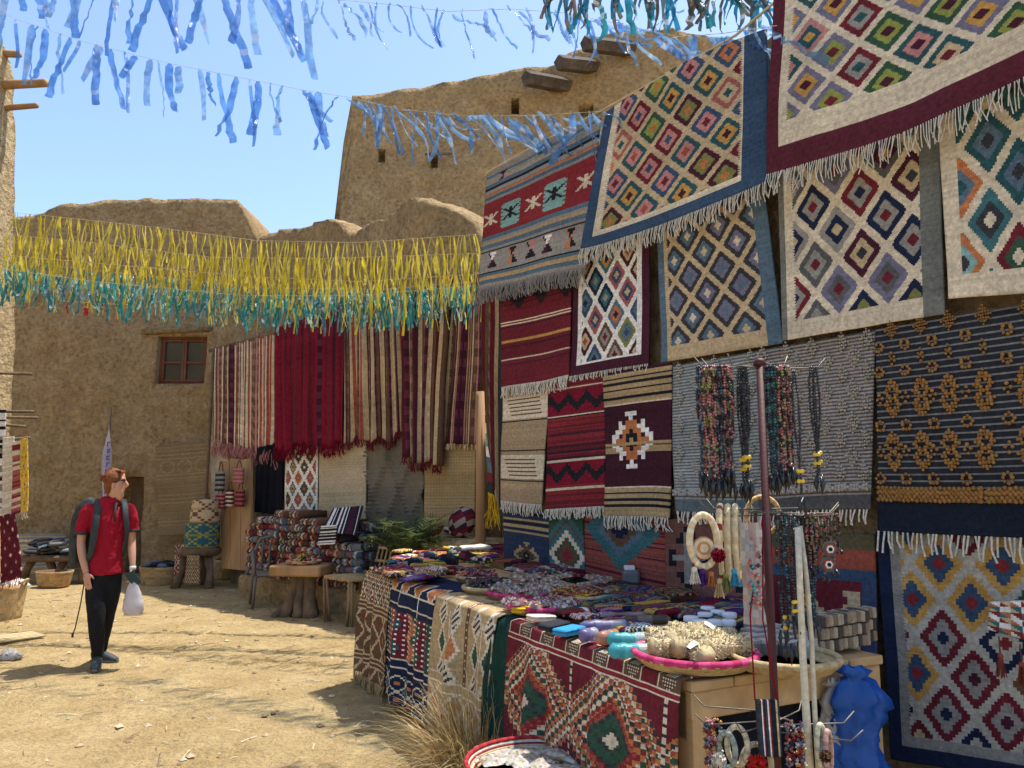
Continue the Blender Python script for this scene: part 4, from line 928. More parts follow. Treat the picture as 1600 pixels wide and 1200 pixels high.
for f in (.06, .3, .55, .8, .98): m = MB(); m.tube([(.27+.17*f-.01, -.23, .5+.6*f), (.27+.17*f-.01, .23, .5+.6*f)], .017, 6, jcol(CN, .1)); m.build('back_rail', 'straw', cc)
# round patterned mat behind the stump table
p = diamonds(40, 40, 12, 12, 'brick', [('orange', 'cream', 'green'), ('sand', 'brick', 'cream')], 3)
pp = on_z(515, 932); ob, _P = hang('leaning_mat', 'patterned red and orange kilim bundle leaning behind the stump table', ((495, 872), (528, 868), (530, 938), (490, 940)), lambda u, v, o: on_plane(u, v, V3((pp.x, pp.y, 0)), WN), p, off=0, folds=.03, seed=66)
# green bush behind the table
bp = onW(632, 905, .95); bush = thing('green_bush', 'feathery green bush beside the cane chair', 'bush', (bp.x, bp.y, 0)); ms = MB(); ml = MB()
for i in range(90):
    a = R.uniform(0, 6.28); ln = R.uniform(.45, .72); o = V3((math.cos(a)*.12*R.random(), math.sin(a)*.12*R.random(), .72)); t = o+V3((math.cos(a)*ln*.62, math.sin(a)*ln*.5, .12+R.uniform(.05, .42))); md = o.lerp(t, .5)+V3((0, 0, .18))
    pts = bezier(o, md, t, 12); ms.tube(pts, [.006-.0004*j for j in range(13)], 4, (.06, .07, .025), cap=False)
    for j in range(3, 13):
        d = (pts[j]-pts[j-1]).normalized(); sd = d.cross(V3((0, 0, 1))).normalized()
        for s in (-1, 1):
            l = .10*R.uniform(.7, 1.2); tip = pts[j]+sd*(s*l)+d*l*.6+V3((0, 0, R.uniform(-.02, .03))); w_ = d*.011
            ml.add([pts[j]-w_, tip, pts[j]+w_], [(0, 1, 2)], jcol((.115, .15, .055), .35))
ms.tube([(0, 0, 0), (.02, 0, .4), (0, 0, .75)], [.03, .025, .015], 8, (.08, .06, .03)); ms.build('stems', 'leaf', bush); ml.build('leaves', 'leaf', bush, False)['kind'] = 'stuff'
# mud ledge with clay bowl, cloths
lp = onW(706, 840, .5); mb = MB(); mb.box((0, 0, 0), (1.25, .5, lp.z*1.0), bev=.05); lo = mb.build('mud_ledge', 'adobe_pale', smooth=False); lo.location = (lp.x+.1, lp.y+.1, lp.z/2); lo.rotation_euler = (0, 0, angW); tag(lo, 'mud ledge below the plain tan mat', 'ledge')
m = MB(); m.lathe([(.06, 0), (.11, .06), (.14, .13), (.145, .15), (.125, .14), (.05, .03), (.001, .02)], 20, col=(.33, .13, .06)); b_ = m.build('clay_bowl', 'painted'); p_ = onW(676, 838, .5); b_.location = (p_.x, p_.y, lp.z); tag(b_, 'red clay bowl on the mud ledge', 'bowl')
for i, (u, v, cols, lab) in enumerate(((716, 826, ['grey', 'charcoal', 'white'], 'grey checked cloth bundle on the mud ledge'), (722, 808, ['wine', 'plum', 'grey'], 'striped maroon shawl slumped on the mud ledge'))):
    m = MB(); p_ = onW(u, v, .45+.05*i); m.ball((0, 0, 0), .22, WHITE, 14, 8, (1.0, .5, .42 if i == 0 else .75)); m.c = [C[cols[(k//2) % 3]] for k in range(len(m.c))]; ob = m.build('cloth_bundle', 'wool'); ob.location = (p_.x, p_.y, lp.z+.09+.1*i); ob.rotation_euler = (0, -.5*i, angW); tag(ob, lab, 'cloth')
# post with draped scarf
pp = on_y(750, 840, 8.75); ph = on_y(750, 612, 8.75).z; m = MB(); m.tube([(0, 0, -.05), (.01, 0, ph*.5), (0, 0, ph)], [.065, .06, .055], 10); po = m.build('wooden_post', 'wood'); po.location = (pp.x, pp.y, 0); tag(po, 'thick wooden post at the right end of the striped hangings', 'post')
p = rndbands(60, 14, ['white', 'slate', 'white', 'charcoal', 'red', 'aqua'], 0, 9, 4, 9)
hang('scarf', 'white and blue fringed scarf hung over the wooden post', ((757, 612), (772, 618), (776, 775), (762, 770)), lambda u, v, o: on_y(u, v, 8.62), p, off=0, folds=.05, fr=.35, frcol='yellow', seed=71, cat='scarf', nrm=V3((0, -1, 0)), per=120)
# baskets left of the board
sp = on_z(308, 918); stl = thing('log_stool', 'knotty log stool carrying the patterned baskets', 'stool', (sp.x, sp.y, 0))
m = MB(); m.lathe([(.30, .5), (.33, .53), (.33, .6), (.30, .62)], 14, jit=.12); m.build('top', 'old_wood', stl)
for a, b in (((-.18, -.1, .5), (-.27, -.2, 0)), ((.18, -.1, .5), (.26, -.2, 0)), ((0, .15, .5), (.02, .25, 0))): m = MB(); m.tube([a, V3(a).lerp(V3(b), .5)+V3((.03, 0, 0)), b], [.07, .055, .08], 8); m.build('leg', 'old_wood', stl)
def basket_cols(a, b, c, n): return lambda i, j: (c if (i+j) % n == 0 or (i-j) % n == 0 else (a if i % 6 else b))
m = MB(); m.lathe([(.26+.0*k, .38*k/12) for k in range(13)]+[(.23, .385), (.001, .38)], 30, cols=basket_cols((.03, .10, .14), C['olive'], C['lime'], 6)); b_ = m.build('drum_basket', 'straw'); b_.location = (sp.x+.04, sp.y, .62); tag(b_, 'blue and green patterned drum basket on the log stool', 'basket')
m = MB(); m.lathe([(.23-.003*k, .34*k/10) for k in range(11)]+[(.17, .36), (.001, .37)], 26, cols=basket_cols(C['sand'], C['tan'], C['brown'], 7)); b_ = m.build('lidded_basket', 'straw'); b_.location = (sp.x+.06, sp.y, 1.01); tag(b_, 'cream lidded basket with brown zigzags atop the drum basket', 'basket')
drape('draped_cloth', 'red and cream kilim hanging beside the log stool', ((276, 852), (300, 850), (300, 905), (272, 905)), (0, 0, 0, 0), diamonds(30, 24, 10, 10, 'cream', [('brick', 'navy', 'cream'), ('red', 'cream', 'navy')], 2), 8, 'cloth', plane=lambda u, v, o: on_y(u, v, sp.y-.1), nrm=V3((0, -1, 0)))
drape('draped_cloth', 'zigzag patterned cloth hanging from the front of the log stool', ((292, 868), (312, 868), (312, 912), (288, 912)), (0, 0, 0, 0), diamonds(30, 20, 6, 8, 'sand', [('brown', 'tan', 'brick')], 2), 9, 'cloth', plane=lambda u, v, o: on_y(u, v, sp.y-.38), nrm=V3((0, -1, 0)))
def open_basket(u, v, r, h, label, col, fill, sq=1.0, handles=False):
    p = on_z(u, v); e = thing('palm_basket', label, 'basket', (p.x, p.y, 0)); m = MB()
    pr = [(r*(.82+.18*k/8), h*k/8) for k in range(9)]+[(r*.93, h*1.0), (r*.85, h*.7), (.001, h*.68)]
    m.lathe(pr, 24, cols=lambda i, j: jcol(col, .22) if i < 9 else C['brown'], sy=sq); m.build('body', 'straw', e)
    if handles:
        for s in (-1, 1): m = MB(); m.tube(bezier((s*r*.9, -r*.25, h), (s*r*1.35, 0, h*1.25), (s*r*.9, r*.25, h), 8), .014, 6, col); m.build('handle', 'straw', e)
    if fill:
        m = MB()
        for k in range(22): a = R.uniform(0, 6.28); q = r*.7*R.random()**.5; m.ball((q*math.cos(a), q*math.sin(a)*sq, h*.9+R.uniform(0, .07)), .085, C[R.choice(fill)], 7, 4, (1.5, .8, .5), Matrix.Rotation(R.uniform(0, 3), 3, 'Z'))
        m.build('contents', 'wool', e)['kind'] = 'stuff'
    return e
open_basket(252, 914, .36, .30, 'low palm basket heaped with dark clothes by the scarf rack', (.38, .26, .12), ['charcoal', 'black', 'slate', 'grey'], .8)
open_basket(352, 905, .20, .34, 'small palm basket leaning at the foot of the plank board', (.44, .31, .15), None)
open_basket(84, 916, .27, .24, 'round palm basket under the log bench on the left', (.40, .27, .13), None)
open_basket(3, 968, .24, .42, 'tall handled palm basket at the left edge of the yard', (.46, .33, .16), ['white', 'white', 'grey'], handles=True)
tp_ = on_z(378, 915); lt = thing('low_table', 'low wooden side table covered with striped cloth', 'table', (tp_.x, tp_.y+.2, 0), rz=angW)
m = MB(); m.box((0, 0, .60), (.62, .5, .05), bev=.01); m.build('top', 'old_wood', lt, False)
m = MB(); m.box((.05, .02, .29), (.46, .4, .57), bev=.02, taper=.92); m.build('base', 'old_wood', lt, False)
m = MB()
for k in range(7): m.box((-.22+.02*k, -.255+.001*k, .44), (.02, .012, .36), [C['brick'], C['cream'], C['charcoal']][k % 3])
for k in range(10): m.box((-.2+.045*k, 0, .632), (.04, .5, .012), [C['charcoal'], C['grey'], C['plum']][k % 3])
c_ = m.build('table_runner', 'textile', smooth=False); c_.location = lt.location; c_.rotation_euler = lt.rotation_euler; tag(c_, 'striped runner lying over the low side table', 'cloth')
# mat on the house wall, rack of scarves
hp = lambda u, v, o: on_y(u, v, HY-.08-o)
p = field(90, 50, (.27, .19, .095)); yy, xx = np.mgrid[0:90, 0:50]
for k in (2, 6, 10, 14, 30, 34, 50, 54, 58, 76, 80): p[k:k+1] *= 1.35
for cx, cy in ((10, 22), (26, 22), (42, 22)): rr = np.hypot(xx-cx, (yy-cy)); p[(np.abs(rr-6) < .9)] *= 1.3
hang('wall_mat', 'large brown woven mat with raised bands hanging on the mud house', ((244, 697), (328, 690), (327, 832), (247, 837)), hp, p, off=.06, fr=.1, frcol='tan', seed=72, cat='mat', nrm=V3((0, -1, 0)), mt='wool', wave=.025, per=60)
rk = on_z(215, 886); ra = thing('scarf_rack', 'low metal rail hung with dark plaid scarves', 'rack', (rk.x, rk.y, 0)); rz = on_y(215, 786, rk.y).z
for x in (-.42, .42): m = MB(); m.tube([(x, 0, 0), (x, 0, rz)], .014, 6); m.build('post', 'old_wood', ra)
m = MB(); m.tube([(-.45, 0, rz), (.45, 0, rz)], .014, 6); m.build('rail', 'old_wood', ra)
for k, (x, w_, cs, lab) in enumerate(((-.30, .22, ['black', 'green', 'charcoal'], 'dark green plaid scarf, first on the low rail'), (-.06, .2, ['black', 'charcoal', 'dgrey'], 'black scarf, second on the low rail'), (.10, .12, ['black', 'grey', 'sand'], 'black and white striped scarf, third on the low rail'), (.29, .24, ['slate', 'lilac', 'charcoal', 'grey'], 'blue grey plaid scarf, last on the low rail'))):
    q = [V3((rk.x+x-w_/2, rk.y-.03, rz+.02)), V3((rk.x+x+w_/2, rk.y-.03, rz+.02)), V3((rk.x+x+w_/2, rk.y-.05, .14)), V3((rk.x+x-w_/2, rk.y-.05, .10))]
    pt = rndbands(60, 20, cs, 1, k+3, 1, 3); h2 = rndbands(60, 20, cs, 0, k+13, 1, 4); pt = (pt+h2)/2; P = surf(*q, 60, 20, V3((0, -1, 0)), .02, .05, k)
    me, o = cloth_mesh('weave', P, pt); ob = link('scarf', me); ob.location = o; tag(ob, lab, 'scarf', 'scarves on the low rail'); solid(ob, .008)
# log bench with blankets, cream rug
bp_ = on_z(78, 912); lb = thing('log_bench', 'rough log bench heaped with dark blankets by the mud house', 'bench', (bp_.x, bp_.y+.2, 0)); zt_ = on_y(78, 868, bp_.y).z
m = MB(); m.box((0, 0, zt_-.05), (1.1, .5, .1), bev=.03); m.build('top', 'old_wood', lb, False)
for x, dx in ((-.38, -.12), (-.1, .16), (.15, -.1), (.4, .12)): m = MB(); m.tube([(x, -.1, zt_-.08), (x+dx*.5, -.12, zt_*.5), (x+dx, -.14, -.02)], [.07, .06, .08], 8); m.build('leg', 'old_wood', lb)
for i in range(14):
    m = MB(); m.ball((0, 0, 0), .16, WHITE, 12, 6, (1.4, .9, .42)); m.c = [C[['charcoal', 'grey', 'slate', 'black', 'dgrey'][(k//3+i) % 5]] for k in range(len(m.c))]
    ob = m.build('folded_blanket', 'wool'); ob.location = (bp_.x+R.uniform(-.42, .42), bp_.y+.2+R.uniform(-.12, .1), zt_+.06+.07*(i//5)); ob.rotation_euler = (R.uniform(-.15, .15), R.uniform(-.2, .2), R.uniform(0, 3)); tag(ob, 'dark checked blanket heaped on the log bench', 'blanket', 'dark blankets on the log bench')
ob, _P = hang('bench_rug', 'cream ribbed rug hanging along the foot of the mud house wall', ((26, 834), (106, 834), (104, 893), (27, 898)), lambda u, v, o: on_y(u, v, 13.55), rndbands(50, 60, ['cream', 'grey', 'cream', 'sand'], 0, 3, 1, 3), off=0, seed=75, nrm=V3((0, -1, 0)), wave=.02)
# flag
fp = on_z(124, 912); fl = thing('feather_flag', 'narrow white feather flag with purple lettering on a thin pole', 'flag', (fp.x, fp.y+.6, 0)); fy = fp.y+.6
zt_ = on_y(124, 636, fy).z; zb = on_y(124, 800, fy).z
m = MB(); m.tube([(0, 0, 0), (0, 0, zt_*.7), (.01, 0, zt_)], [.016, .012, .006], 6); m.build('pole', 'wire', fl)
m = MB(); n = 24
vs = []
for i in range(n+1):
    f = i/n; w_ = .13*min(1, (f+.02)*2.2)*(1-.15*f); y_ = .05*math.sin(f*9); vs += [(-w_*.5, y_-.02, zt_-(zt_-zb)*f), (0, y_*.3-.03, zt_-(zt_-zb)*f), (w_*.5, -y_-.02, zt_-(zt_-zb)*f)]
fs = []
for i in range(n): fs += [(3*i, 3*i+1, 3*i+4, 3*i+3), (3*i+1, 3*i+2, 3*i+5, 3*i+4)]
m.add(vs, fs, (.45, .42, .50)); cl = m.build('banner', 'textile', fl); 
m = MB()
for i in range(9):
    z = zt_-(zt_-zb)*(.36+.065*i); x0 = .01+.01*(i % 2)
    for dx, dz, sx, sz in ((0, 0, .016, .075), (.03, .03, .045, .015), (.03, -.012 if i % 2 else -.03, .045, .015))[:(3 if i % 3 else 2)]: m.box((x0+dx, -.052, z+dz), (sx, .004, sz), (.16, .08, .42))
sub(cl, m, 'lettering', 'textile')
# left stall: rugs over a rail by the left house
for i, (px, cs, lab, kind) in enumerate(((((-12, 640), (8, 640), (8, 800), (-12, 800)), ['black', 'grey', 'white'], 'black and white knotted rug at the very left edge', 0), (((6, 684), (24, 682), (22, 800), (4, 806)), ['cream', 'ivory', 'cream'], 'cream wool rug hanging at the left edge', 0),
    (((22, 690), (33, 688), (36, 800), (18, 806)), ['rose', 'red', 'cream', 'wine'], 'rose patterned rug hanging beside the yellow one', 0), (((31, 686), (43, 684), (44, 800), (33, 802)), ['yellow', 'gold', 'yellow'], 'bright yellow rug with small diamonds at the left', 1), (((2, 806), (26, 800), (34, 902), (2, 912)), ['maroon', 'wine', 'plum'], 'long maroon patterned carpet at the left edge', 2))):
    pt = rndbands(60, 30, cs, 0, i+3, 1, 4)
    if kind: pt = diamonds(60, 30, 15, 15, cs[0], [(cs[1], cs[2], 'red' if kind == 1 else 'pink'), (cs[0], cs[1], 'cream')], i)
    hang('stall_rug', lab, px, lambda u, v, o: on_y(u, v, 9.3-.05*o), pt, off=i, fr=.08, frcol='cream' if kind != 2 else 'rose', seed=80+i, group='rugs at the left stall', nrm=V3((0, -1, 0)), wave=.02)
m = MB(); a = on_y(-12, 690, 9.35); b = on_y(46, 684, 9.35); m.tube([a, b], .02, 6); tag(m.build('stall_rail', 'old_wood', o=a), 'wooden rail carrying the rugs at the left edge', 'rail')
m = MB(); b = on_y(23, 690, 9.36); m.tube([(b.x, b.y, 0), b], .03, 8); tag(m.build('stall_post', 'pine', o=(b.x, b.y, 0)), 'pale post behind the rugs at the left edge', 'post')
q = on_z(14, 1000); mtt = thing('reed_mat', 'small reed mat lying on the sand at the left edge', 'mat', (q.x, q.y, .02), rz=.9)
for k in range(9): m = MB(); m.box((0, -.17+.042*k, .004+.003*(k % 2)), (.55, .036, .012), jcol((.50, .40, .22), .2)); m.build('slat', 'straw', mtt, False)
m = MB(); m.ball((0, 0, .03), .09, (.55, .53, .5), 16, 10, (1.4, .9, .5)); m.v = [(x*(1+.3*R.uniform(-1, 1)), y*(1+.3*R.uniform(-1, 1)), max(0.005, z*(1+.4*R.uniform(-1, 1)))) for x, y, z in m.v]; q = on_z(12, 1032)
ob = m.build('plastic_bag', 'bag_plastic'); ob.location = (q.x, q.y, .01); tag(ob, 'crumpled clear plastic bag on the sand at the left edge', 'bag')
# ------------------------------------------------------------------ market table
TZ = .88
tB = on_z(1080, 1066, TZ); tA = on_z(584, 893, TZ); E1 = (tA-tB).normalized(); TL = (tA-tB).length; E2 = V3((E1.y, -E1.x, 0))
if E2.x < 0: E2 = -E2
TWD = 1.02
def T(a, b, z=TZ): p = tB+E1*a+E2*b; return V3((p.x, p.y, z))
angT = math.atan2(E1.y, E1.x)
tb = thing('market_table', 'long pine market table covered with embroidered cloths and souvenirs', 'table', V3((tB.x, tB.y, 0)), rz=angT)
def tl(a, b, z): return V3((a, -b if E2.dot(V3((-E1.y, E1.x, 0))) < 0 else b, z))
for k in range(5):
    m = MB(); m.box(tl(TL/2, TWD*(k+.5)/5, TZ-.02), (TL, TWD/5-.006, .036), bev=.004); m.build('top_plank', 'pine', tb, False)
for a in (.06, TL*.5, TL-.06):
    for b in (.06, TWD-.06): m = MB(); m.box(tl(a, b, (TZ-.04)/2), (.10, .09, TZ-.04), bev=.008); m.build('leg', 'pine', tb, False)
for a in (.03, TL-.03): m = MB(); m.box(tl(a, TWD/2, TZ-.09), (.035, TWD-.02, .10), bev=.004); m.build('apron', 'pine', tb, False)
m = MB(); m.box(tl(TL/2, .03, TZ-.13), (TL-.1, .03, .18), bev=.004); m.build('apron', 'pine', tb, False)
# cloths
def a_of(u): 
    best = min(range(0, 400), key=lambda i: abs(proj(T(TL*i/399, 0))[0]-u)); return TL*best/399
def proj(p):
    d = V3(p)-CAM; z = d.dot(Fw); return 800+FPX*d.x/z, 600-FPX*d.dot(Up)/z
def table_cloth(label, a0, a1, pat, drop, over=.3, seed=1, off=.012, fr=0, frcol='tan', name='table_cloth', flare=.06, slope=0):
    nv, nu = pat.shape[:2]; P = np.zeros((nv+1, nu+1, 3)); tot = over+drop
    for i in range(nv+1):
        for j in range(nu+1):
            f = j/nu; a = a1+(a0-a1)*f; s = tot*i/nv; 
            if s < over: p = T(a, over-s, TZ+.006+off*.3)
            else:
                d = s-over; k = min(1, d/.1); w = (.03*math.sin(a*9+seed*2)+.022*math.sin(a*23+seed))*min(1, d/.35)
                p = T(a, -.018-off-.012*k-flare*d*.5-abs(w)-w*.4, TZ+.004-d*(1+slope*f))
            P[i, j] = p
    me, o = cloth_mesh('weave', P, pat); e = thing(name, label, 'cloth', o, 'cloths over the table edge'); w = link('weave', me, e); solid(w, .008, 0)
    if fr: f = fringe(P, fr, C[frcol], -E2, 60, seed, .005).build('fringe', 'wool', e, o=o, loc=(0, 0, 0)); f['kind'] = 'stuff'
    return e
def kilim_pat(nv, nu):
    p = field(nv, nu, 'brick'); yy, xx = np.mgrid[0:nv, 0:nu].astype(float)
    per = 98; cx = 44; cy = 92; ddx = ((xx-cx+per/2) % per)-per/2; dx = np.abs(ddx)//2*2; dy = np.abs(yy-cy)//2*2; t = dx/46+dy/44
    teeth = (((ddx+200)//4+(yy//4)) % 2 == 0); k = np.floor(t*9).astype(int)
    bands_ = [('cream', 'cream'), ('green', 'charcoal'), ('green', 'green'), ('charcoal', 'green'), ('red', 'brick'), ('orange', 'red'), ('cream', 'green'), ('orange', 'charcoal'), ('brick', 'cream'), ('green', 'orange'), ('cream', 'brick'), ('charcoal', 'orange')]
    for i, (c1, c2) in enumerate(bands_):
        mk = k == i; p[mk & teeth] = C[c1]; p[mk & ~teeth] = C[c2]
    p[(t > 1.33)] = C['wine']; edge = (np.abs(np.abs(ddx)-per/2) < 1.2); p[edge] = C['cream']; p[edge & (yy % 6 < 2)] = C['charcoal']
    for y0 in (30, 136):
        p[y0:y0+20] = C['brown']; p[y0:y0+3] = C['red']; p[y0+4:y0+5] = C['cream']; p[y0+17:y0+20] = C['red']; p[y0+16:y0+17] = C['cream']; p[y0+20:y0+21] = C['cream']
        for x0 in range(2, nu, 33):
            p[y0+5:y0+16, x0:x0+14] = C['wine']; p[y0+5:y0+16, x0+15:x0+16] = C['cream']; p[y0+5:y0+16, x0-1:x0] = C['cream']
            for q in range(11): p[y0+5+q, x0+18+abs(q-5):x0+31-abs(q-5):2] = C['charcoal' if q % 2 else 'cream']
    p[:30] = np.where(((xx[:30]//9+yy[:30]//6) % 3 == 0)[..., None], np.array(C['wine']), np.array(C['brown']))
    return p
aK = a_of(803)
table_cloth('red and orange kilim with green stepped medallions over the near table edge', .02, aK-.03, kilim_pat(165, 200), .74, over=.22, seed=2, slope=-.02, fr=.05, frcol='sand')
def lattice_pat(nv, nu, base, line, fills, px, py, seed, rows=()):
    p = diamonds(nv, nu, px, py, line, [(base, base, f) if f in ('red', 'green', 'orange', 'gold', 'charcoal') else (base, f, base) for f in fills], seed, w=.86)
    for y0 in rows: p[y0:y0+6] = C[base]; p[y0:y0+1] = C[line]; p[y0+3:y0+4] = C[line]; p[y0+6:y0+7] = C[line]
    return p
a1, a2, a3 = a_of(800), a_of(692), a_of(632)
p = field(100, 60, 'tan'); yy, xx = np.mgrid[0:100, 0:60].astype(float)
for cx in (10, 25, 44, 56):
    for cy in (36, 52, 68): 
        t = np.abs(xx-cx)/4.5+np.abs(yy-cy)/9; p[(t < 1.15)] = C['cream']; p[t < .85] = C['charcoal']; p[(t < .85) & ((xx+yy) % 4 < 1.5)] = C['cream']; p[(t < .85) & (cy == 52)] = C['orange'] if cx == 25 else C['green']
for cx in (17, 34, 50): p[34:90, cx:cx+1] = C['cream']
p[:, 34:37] = C['brown']; p[:, 35:36][::4] = C['cream']; p[70:75] = C['tan']; p[70:71] = C['cream']; p[75:76] = C['cream']
lt_ = lattice_pat(25, 60, 'tan', 'cream', ['orange', 'green', 'charcoal', 'orange'], 10, 12, 4); p[76:98] = lt_[:22]
table_cloth('tan embroidered cloth with black diamonds in the middle of the table edge', a1+.10, a2, p, .76, seed=4, off=.02)
p = field(100, 44, 'navy'); yy, xx = np.mgrid[0:100, 0:44].astype(float)
p[26:44] = C['navy']; p[32:33] = C['cream']; p[40:41] = C['cream']; p[26:44, 12:13] = C['white']; p[26:44, 30:31] = C['white']
cl_ = ['green', 'brick', 'dteal', 'wine', 'orange', 'green', 'wine']
for j in range(44):
    for i in range(44, 72): p[i, j] = C[cl_[int((j+2.2*abs(((i-44) % 14)-7)/3.5)//6) % 7]]
dots = (yy > 44) & (yy < 72) & (xx % 3 == 1) & (yy % 3 == 0); p[dots] = C['white']
p[72:82] = C['navy']; p[72:73] = C['cream']; p[77:78] = C['cream']; p[82:100] = lattice_pat(18, 44, 'navy', 'cream', ['orange', 'slate', 'charcoal'], 9, 10, 3)
for j in range(4, 44, 12):
    t = np.abs(xx-j)/5+np.abs(yy-26)/9; p[(t < 1) & (yy < 32)] = C['cream']; p[(t < .75) & (yy < 32)] = C['orange']
table_cloth('navy embroidered cloth with rows of white dots left of the tan one', a2+.01, a3+.16, p, .80, seed=6, off=.026)
p = lattice_pat(100, 50, 'brown', 'sand', ['red', 'green', 'orange', 'gold', 'brown'], 14, 20, 7, rows=(48, 84)); yy, xx = np.mgrid[0:100, 0:50].astype(float)
up_ = lattice_pat(22, 50, 'brown', 'sand', ['orange', 'green', 'red'], 8, 10, 3); p[26:48] = up_; dts = (yy > 28) & (yy < 47) & (xx % 3 == 1) & (yy % 3 == 0); p[dts] = C['white']
table_cloth('brown embroidered cloth with coloured lozenges at the far table corner', a3+.13, TL+.03, p, .78, seed=8, off=.032, fr=.09, frcol='tan')
p = field(20, 12, (.012, .04, .03))
table_cloth('dark green cloth in the gap between the tan cloth and the red kilim', aK-.06, a1+.14, p, .8, seed=9, off=.0)
q = [T(.14, .02, TZ-.05), T(.14, TWD-.05, TZ-.05), T(.16, TWD-.05, .01), T(.16, .02, .01)]
P = surf(q[0], q[1], q[2], q[3], 30, 40, -E1, .02, .015, 5); me, o = cloth_mesh('weave', P, field(30, 40, (.012, .013, .018))); ob = link('under_cloth', me); ob.location = o; tag(ob, 'black cloth hanging below the near end of the table', 'cloth'); solid(ob, .01)
# end of table far side
q = [T(TL+.03, .0), T(TL+.03, .7), T(TL+.09, .75, .1), T(TL+.09, -.03, .06)]
P = surf(q[0], q[1], q[2], q[3], 80, 40, E1, .02, .02, 3); me, o = cloth_mesh('weave', P, lattice_pat(80, 40, 'brown', 'sand', ['red', 'green', 'orange', 'gold'], 12, 18, 9)); ob = link('end_cloth', me); ob.location = o; tag(ob, 'brown lozenge cloth covering the far end of the table', 'cloth'); solid(ob, .01)

# ------------------------------------------------------------------ goods on the table
def lay(u, v, h=.0): p = on_z(u, v, TZ+.03+h); return V3((p.x, p.y, TZ+.016))
def pouch_mesh(w, d, h, pat, seed, trim=None):
    r = random.Random(seed); nv, nu = pat.shape[:2]; v, u = np.mgrid[0:nv+1, 0:nu+1].astype(float); u = u/nu*2-1; v = v/nv*2-1
    z = h*np.clip((1-np.abs(u)**8)*(1-np.abs(v)**8), 0, 1)**.5*(1+.25*fbm(u*2+seed, v*2, seed, 2)); ph = r.uniform(0, 6)
    P = np.stack([u*w/2, v*d/2, z+.004+.004*np.sin(u*3+ph)*np.cos(v*2)], -1); me, o = cloth_mesh('pouch', P, pat, o=(0, 0, 0), mt='wool')
    return me
def quick_pat(seed, cols, n=14, kind=None):
    r = random.Random(seed); kind = kind or r.choice(['b0', 'b1', 'd', 'd', 'z'])
    if kind == 'b0': return rndbands(n, n, cols, 0, seed, 1, 2)
    if kind == 'b1': return rndbands(n, n, cols, 1, seed, 1, 2)
    if kind == 'z': p = rndbands(n, n, cols, 0, seed, 1, 3); return zig(p, .2, .3, 7, 2, r.choice(cols))
    return diamonds(n, n, 7, 7, cols[0], [tuple(r.sample(cols, 3)) for _ in range(3)], seed)
BR = ['red', 'gold', 'green', 'purple', 'pink', 'navy', 'orange', 'black', 'white', 'crimson', 'teal', 'yellow']
def pouch(u, v, w, d, pat, label, group=None, h=.017, rz=None, lift=0, cat='pouch', tilt=.0, name='pouch'):
    me = pouch_mesh(w, d, h, pat, R.randint(0, 9999)); ob = link(name, me); p = lay(u, v, lift); ob.location = (p.x, p.y, p.z+lift); ob.rotation_euler = (tilt, R.uniform(-.06, .06), angT+math.pi/2+(rz if rz is not None else R.uniform(-.5, .5))); solid(ob, .006, -1); tag(ob, label, cat, group); return ob
# far corner: embroidered textiles, layer on layer
G1 = 'bright embroidered pouches at the far end of the table'
for i in range(80):
    f = R.random(); u = 600+R.uniform(0, 150)+20*f; v = 895-f*38-(u-600)*.06+R.uniform(0, 14)
    if v > 893+(u-584)*.345-8: v = 893+(u-584)*.345-12
    cols = R.sample(BR, 5); pouch(u, v, R.uniform(.13, .22), R.uniform(.11, .17), quick_pat(i, cols), '%s, %s and %s embroidered pouch heaped at the far end of the table' % tuple(cols[:3]), G1, lift=.005+.05*R.random(), h=.018)
pouch(742, 856, .30, .24, border(field(16, 16, 'ivory'), 1, 'grey'), 'plain white pouch on top at the far end of the table', lift=.09, h=.03)
m = MB()
for i in range(240):
    f = R.random(); a = TL-.02-f*.62; b = -.03+R.uniform(-.015, .03); p = T(a, b, TZ+R.uniform(-.06, .05)); m.octa(p, R.uniform(.008, .016), C[R.choice(['yellow', 'red', 'green', 'orange', 'white', 'crimson', 'yellow', 'navy'])])
e = m.build('pompom_trim', 'wool', o=T(TL, 0)); tag(e, 'row of tiny yellow, red and green pompoms along the far table corner', 'trim')
# caps
for i, (u, v) in enumerate(((668, 878), (700, 884), (730, 880), (645, 890), (712, 872))):
    m = MB(); cs = [C[c] for c in R.sample(['plum', 'black', 'red', 'green', 'grey', 'navy'], 4)]; m.lathe([(.085, 0), (.09, .02), (.085, .055), (.06, .075), (.001, .082)], 20, cols=lambda i, j: cs[(i+j//2) % 4]); ob = m.build('cap', 'wool'); p = lay(u, v); ob.location = (p.x, p.y, p.z+.03); ob.rotation_euler = (R.uniform(-.2, .2), R.uniform(-.2, .2), 0)
    tag(ob, 'dark embroidered skull cap at the far end of the table', 'cap', 'embroidered caps on the table')
def tray(u, v, r, label, rim, fill, n=10, h=.024, name='basket_tray'):
    p = lay(u, v); r *= .86 if h < .03 else 1; e = thing(name, label, 'basket', p)
    m = MB()
    for k in range(6): m.ring((0, 0, .008+h*k/6), r*(.86+.14*k/5), .010, 30, 5, cols=[jcol((.48, .36, .19), .1) for _ in range(5)])
    m.lathe([(r*.86, .004), (.001, .004)], 24, col=(.42, .31, .16)); m.build('coils', 'straw', e)
    m = MB(); m.ring((0, 0, h+.010), r*1.0, .014, 36, 6, cols=rim); m.build('rim', 'straw', e)
    return e, p
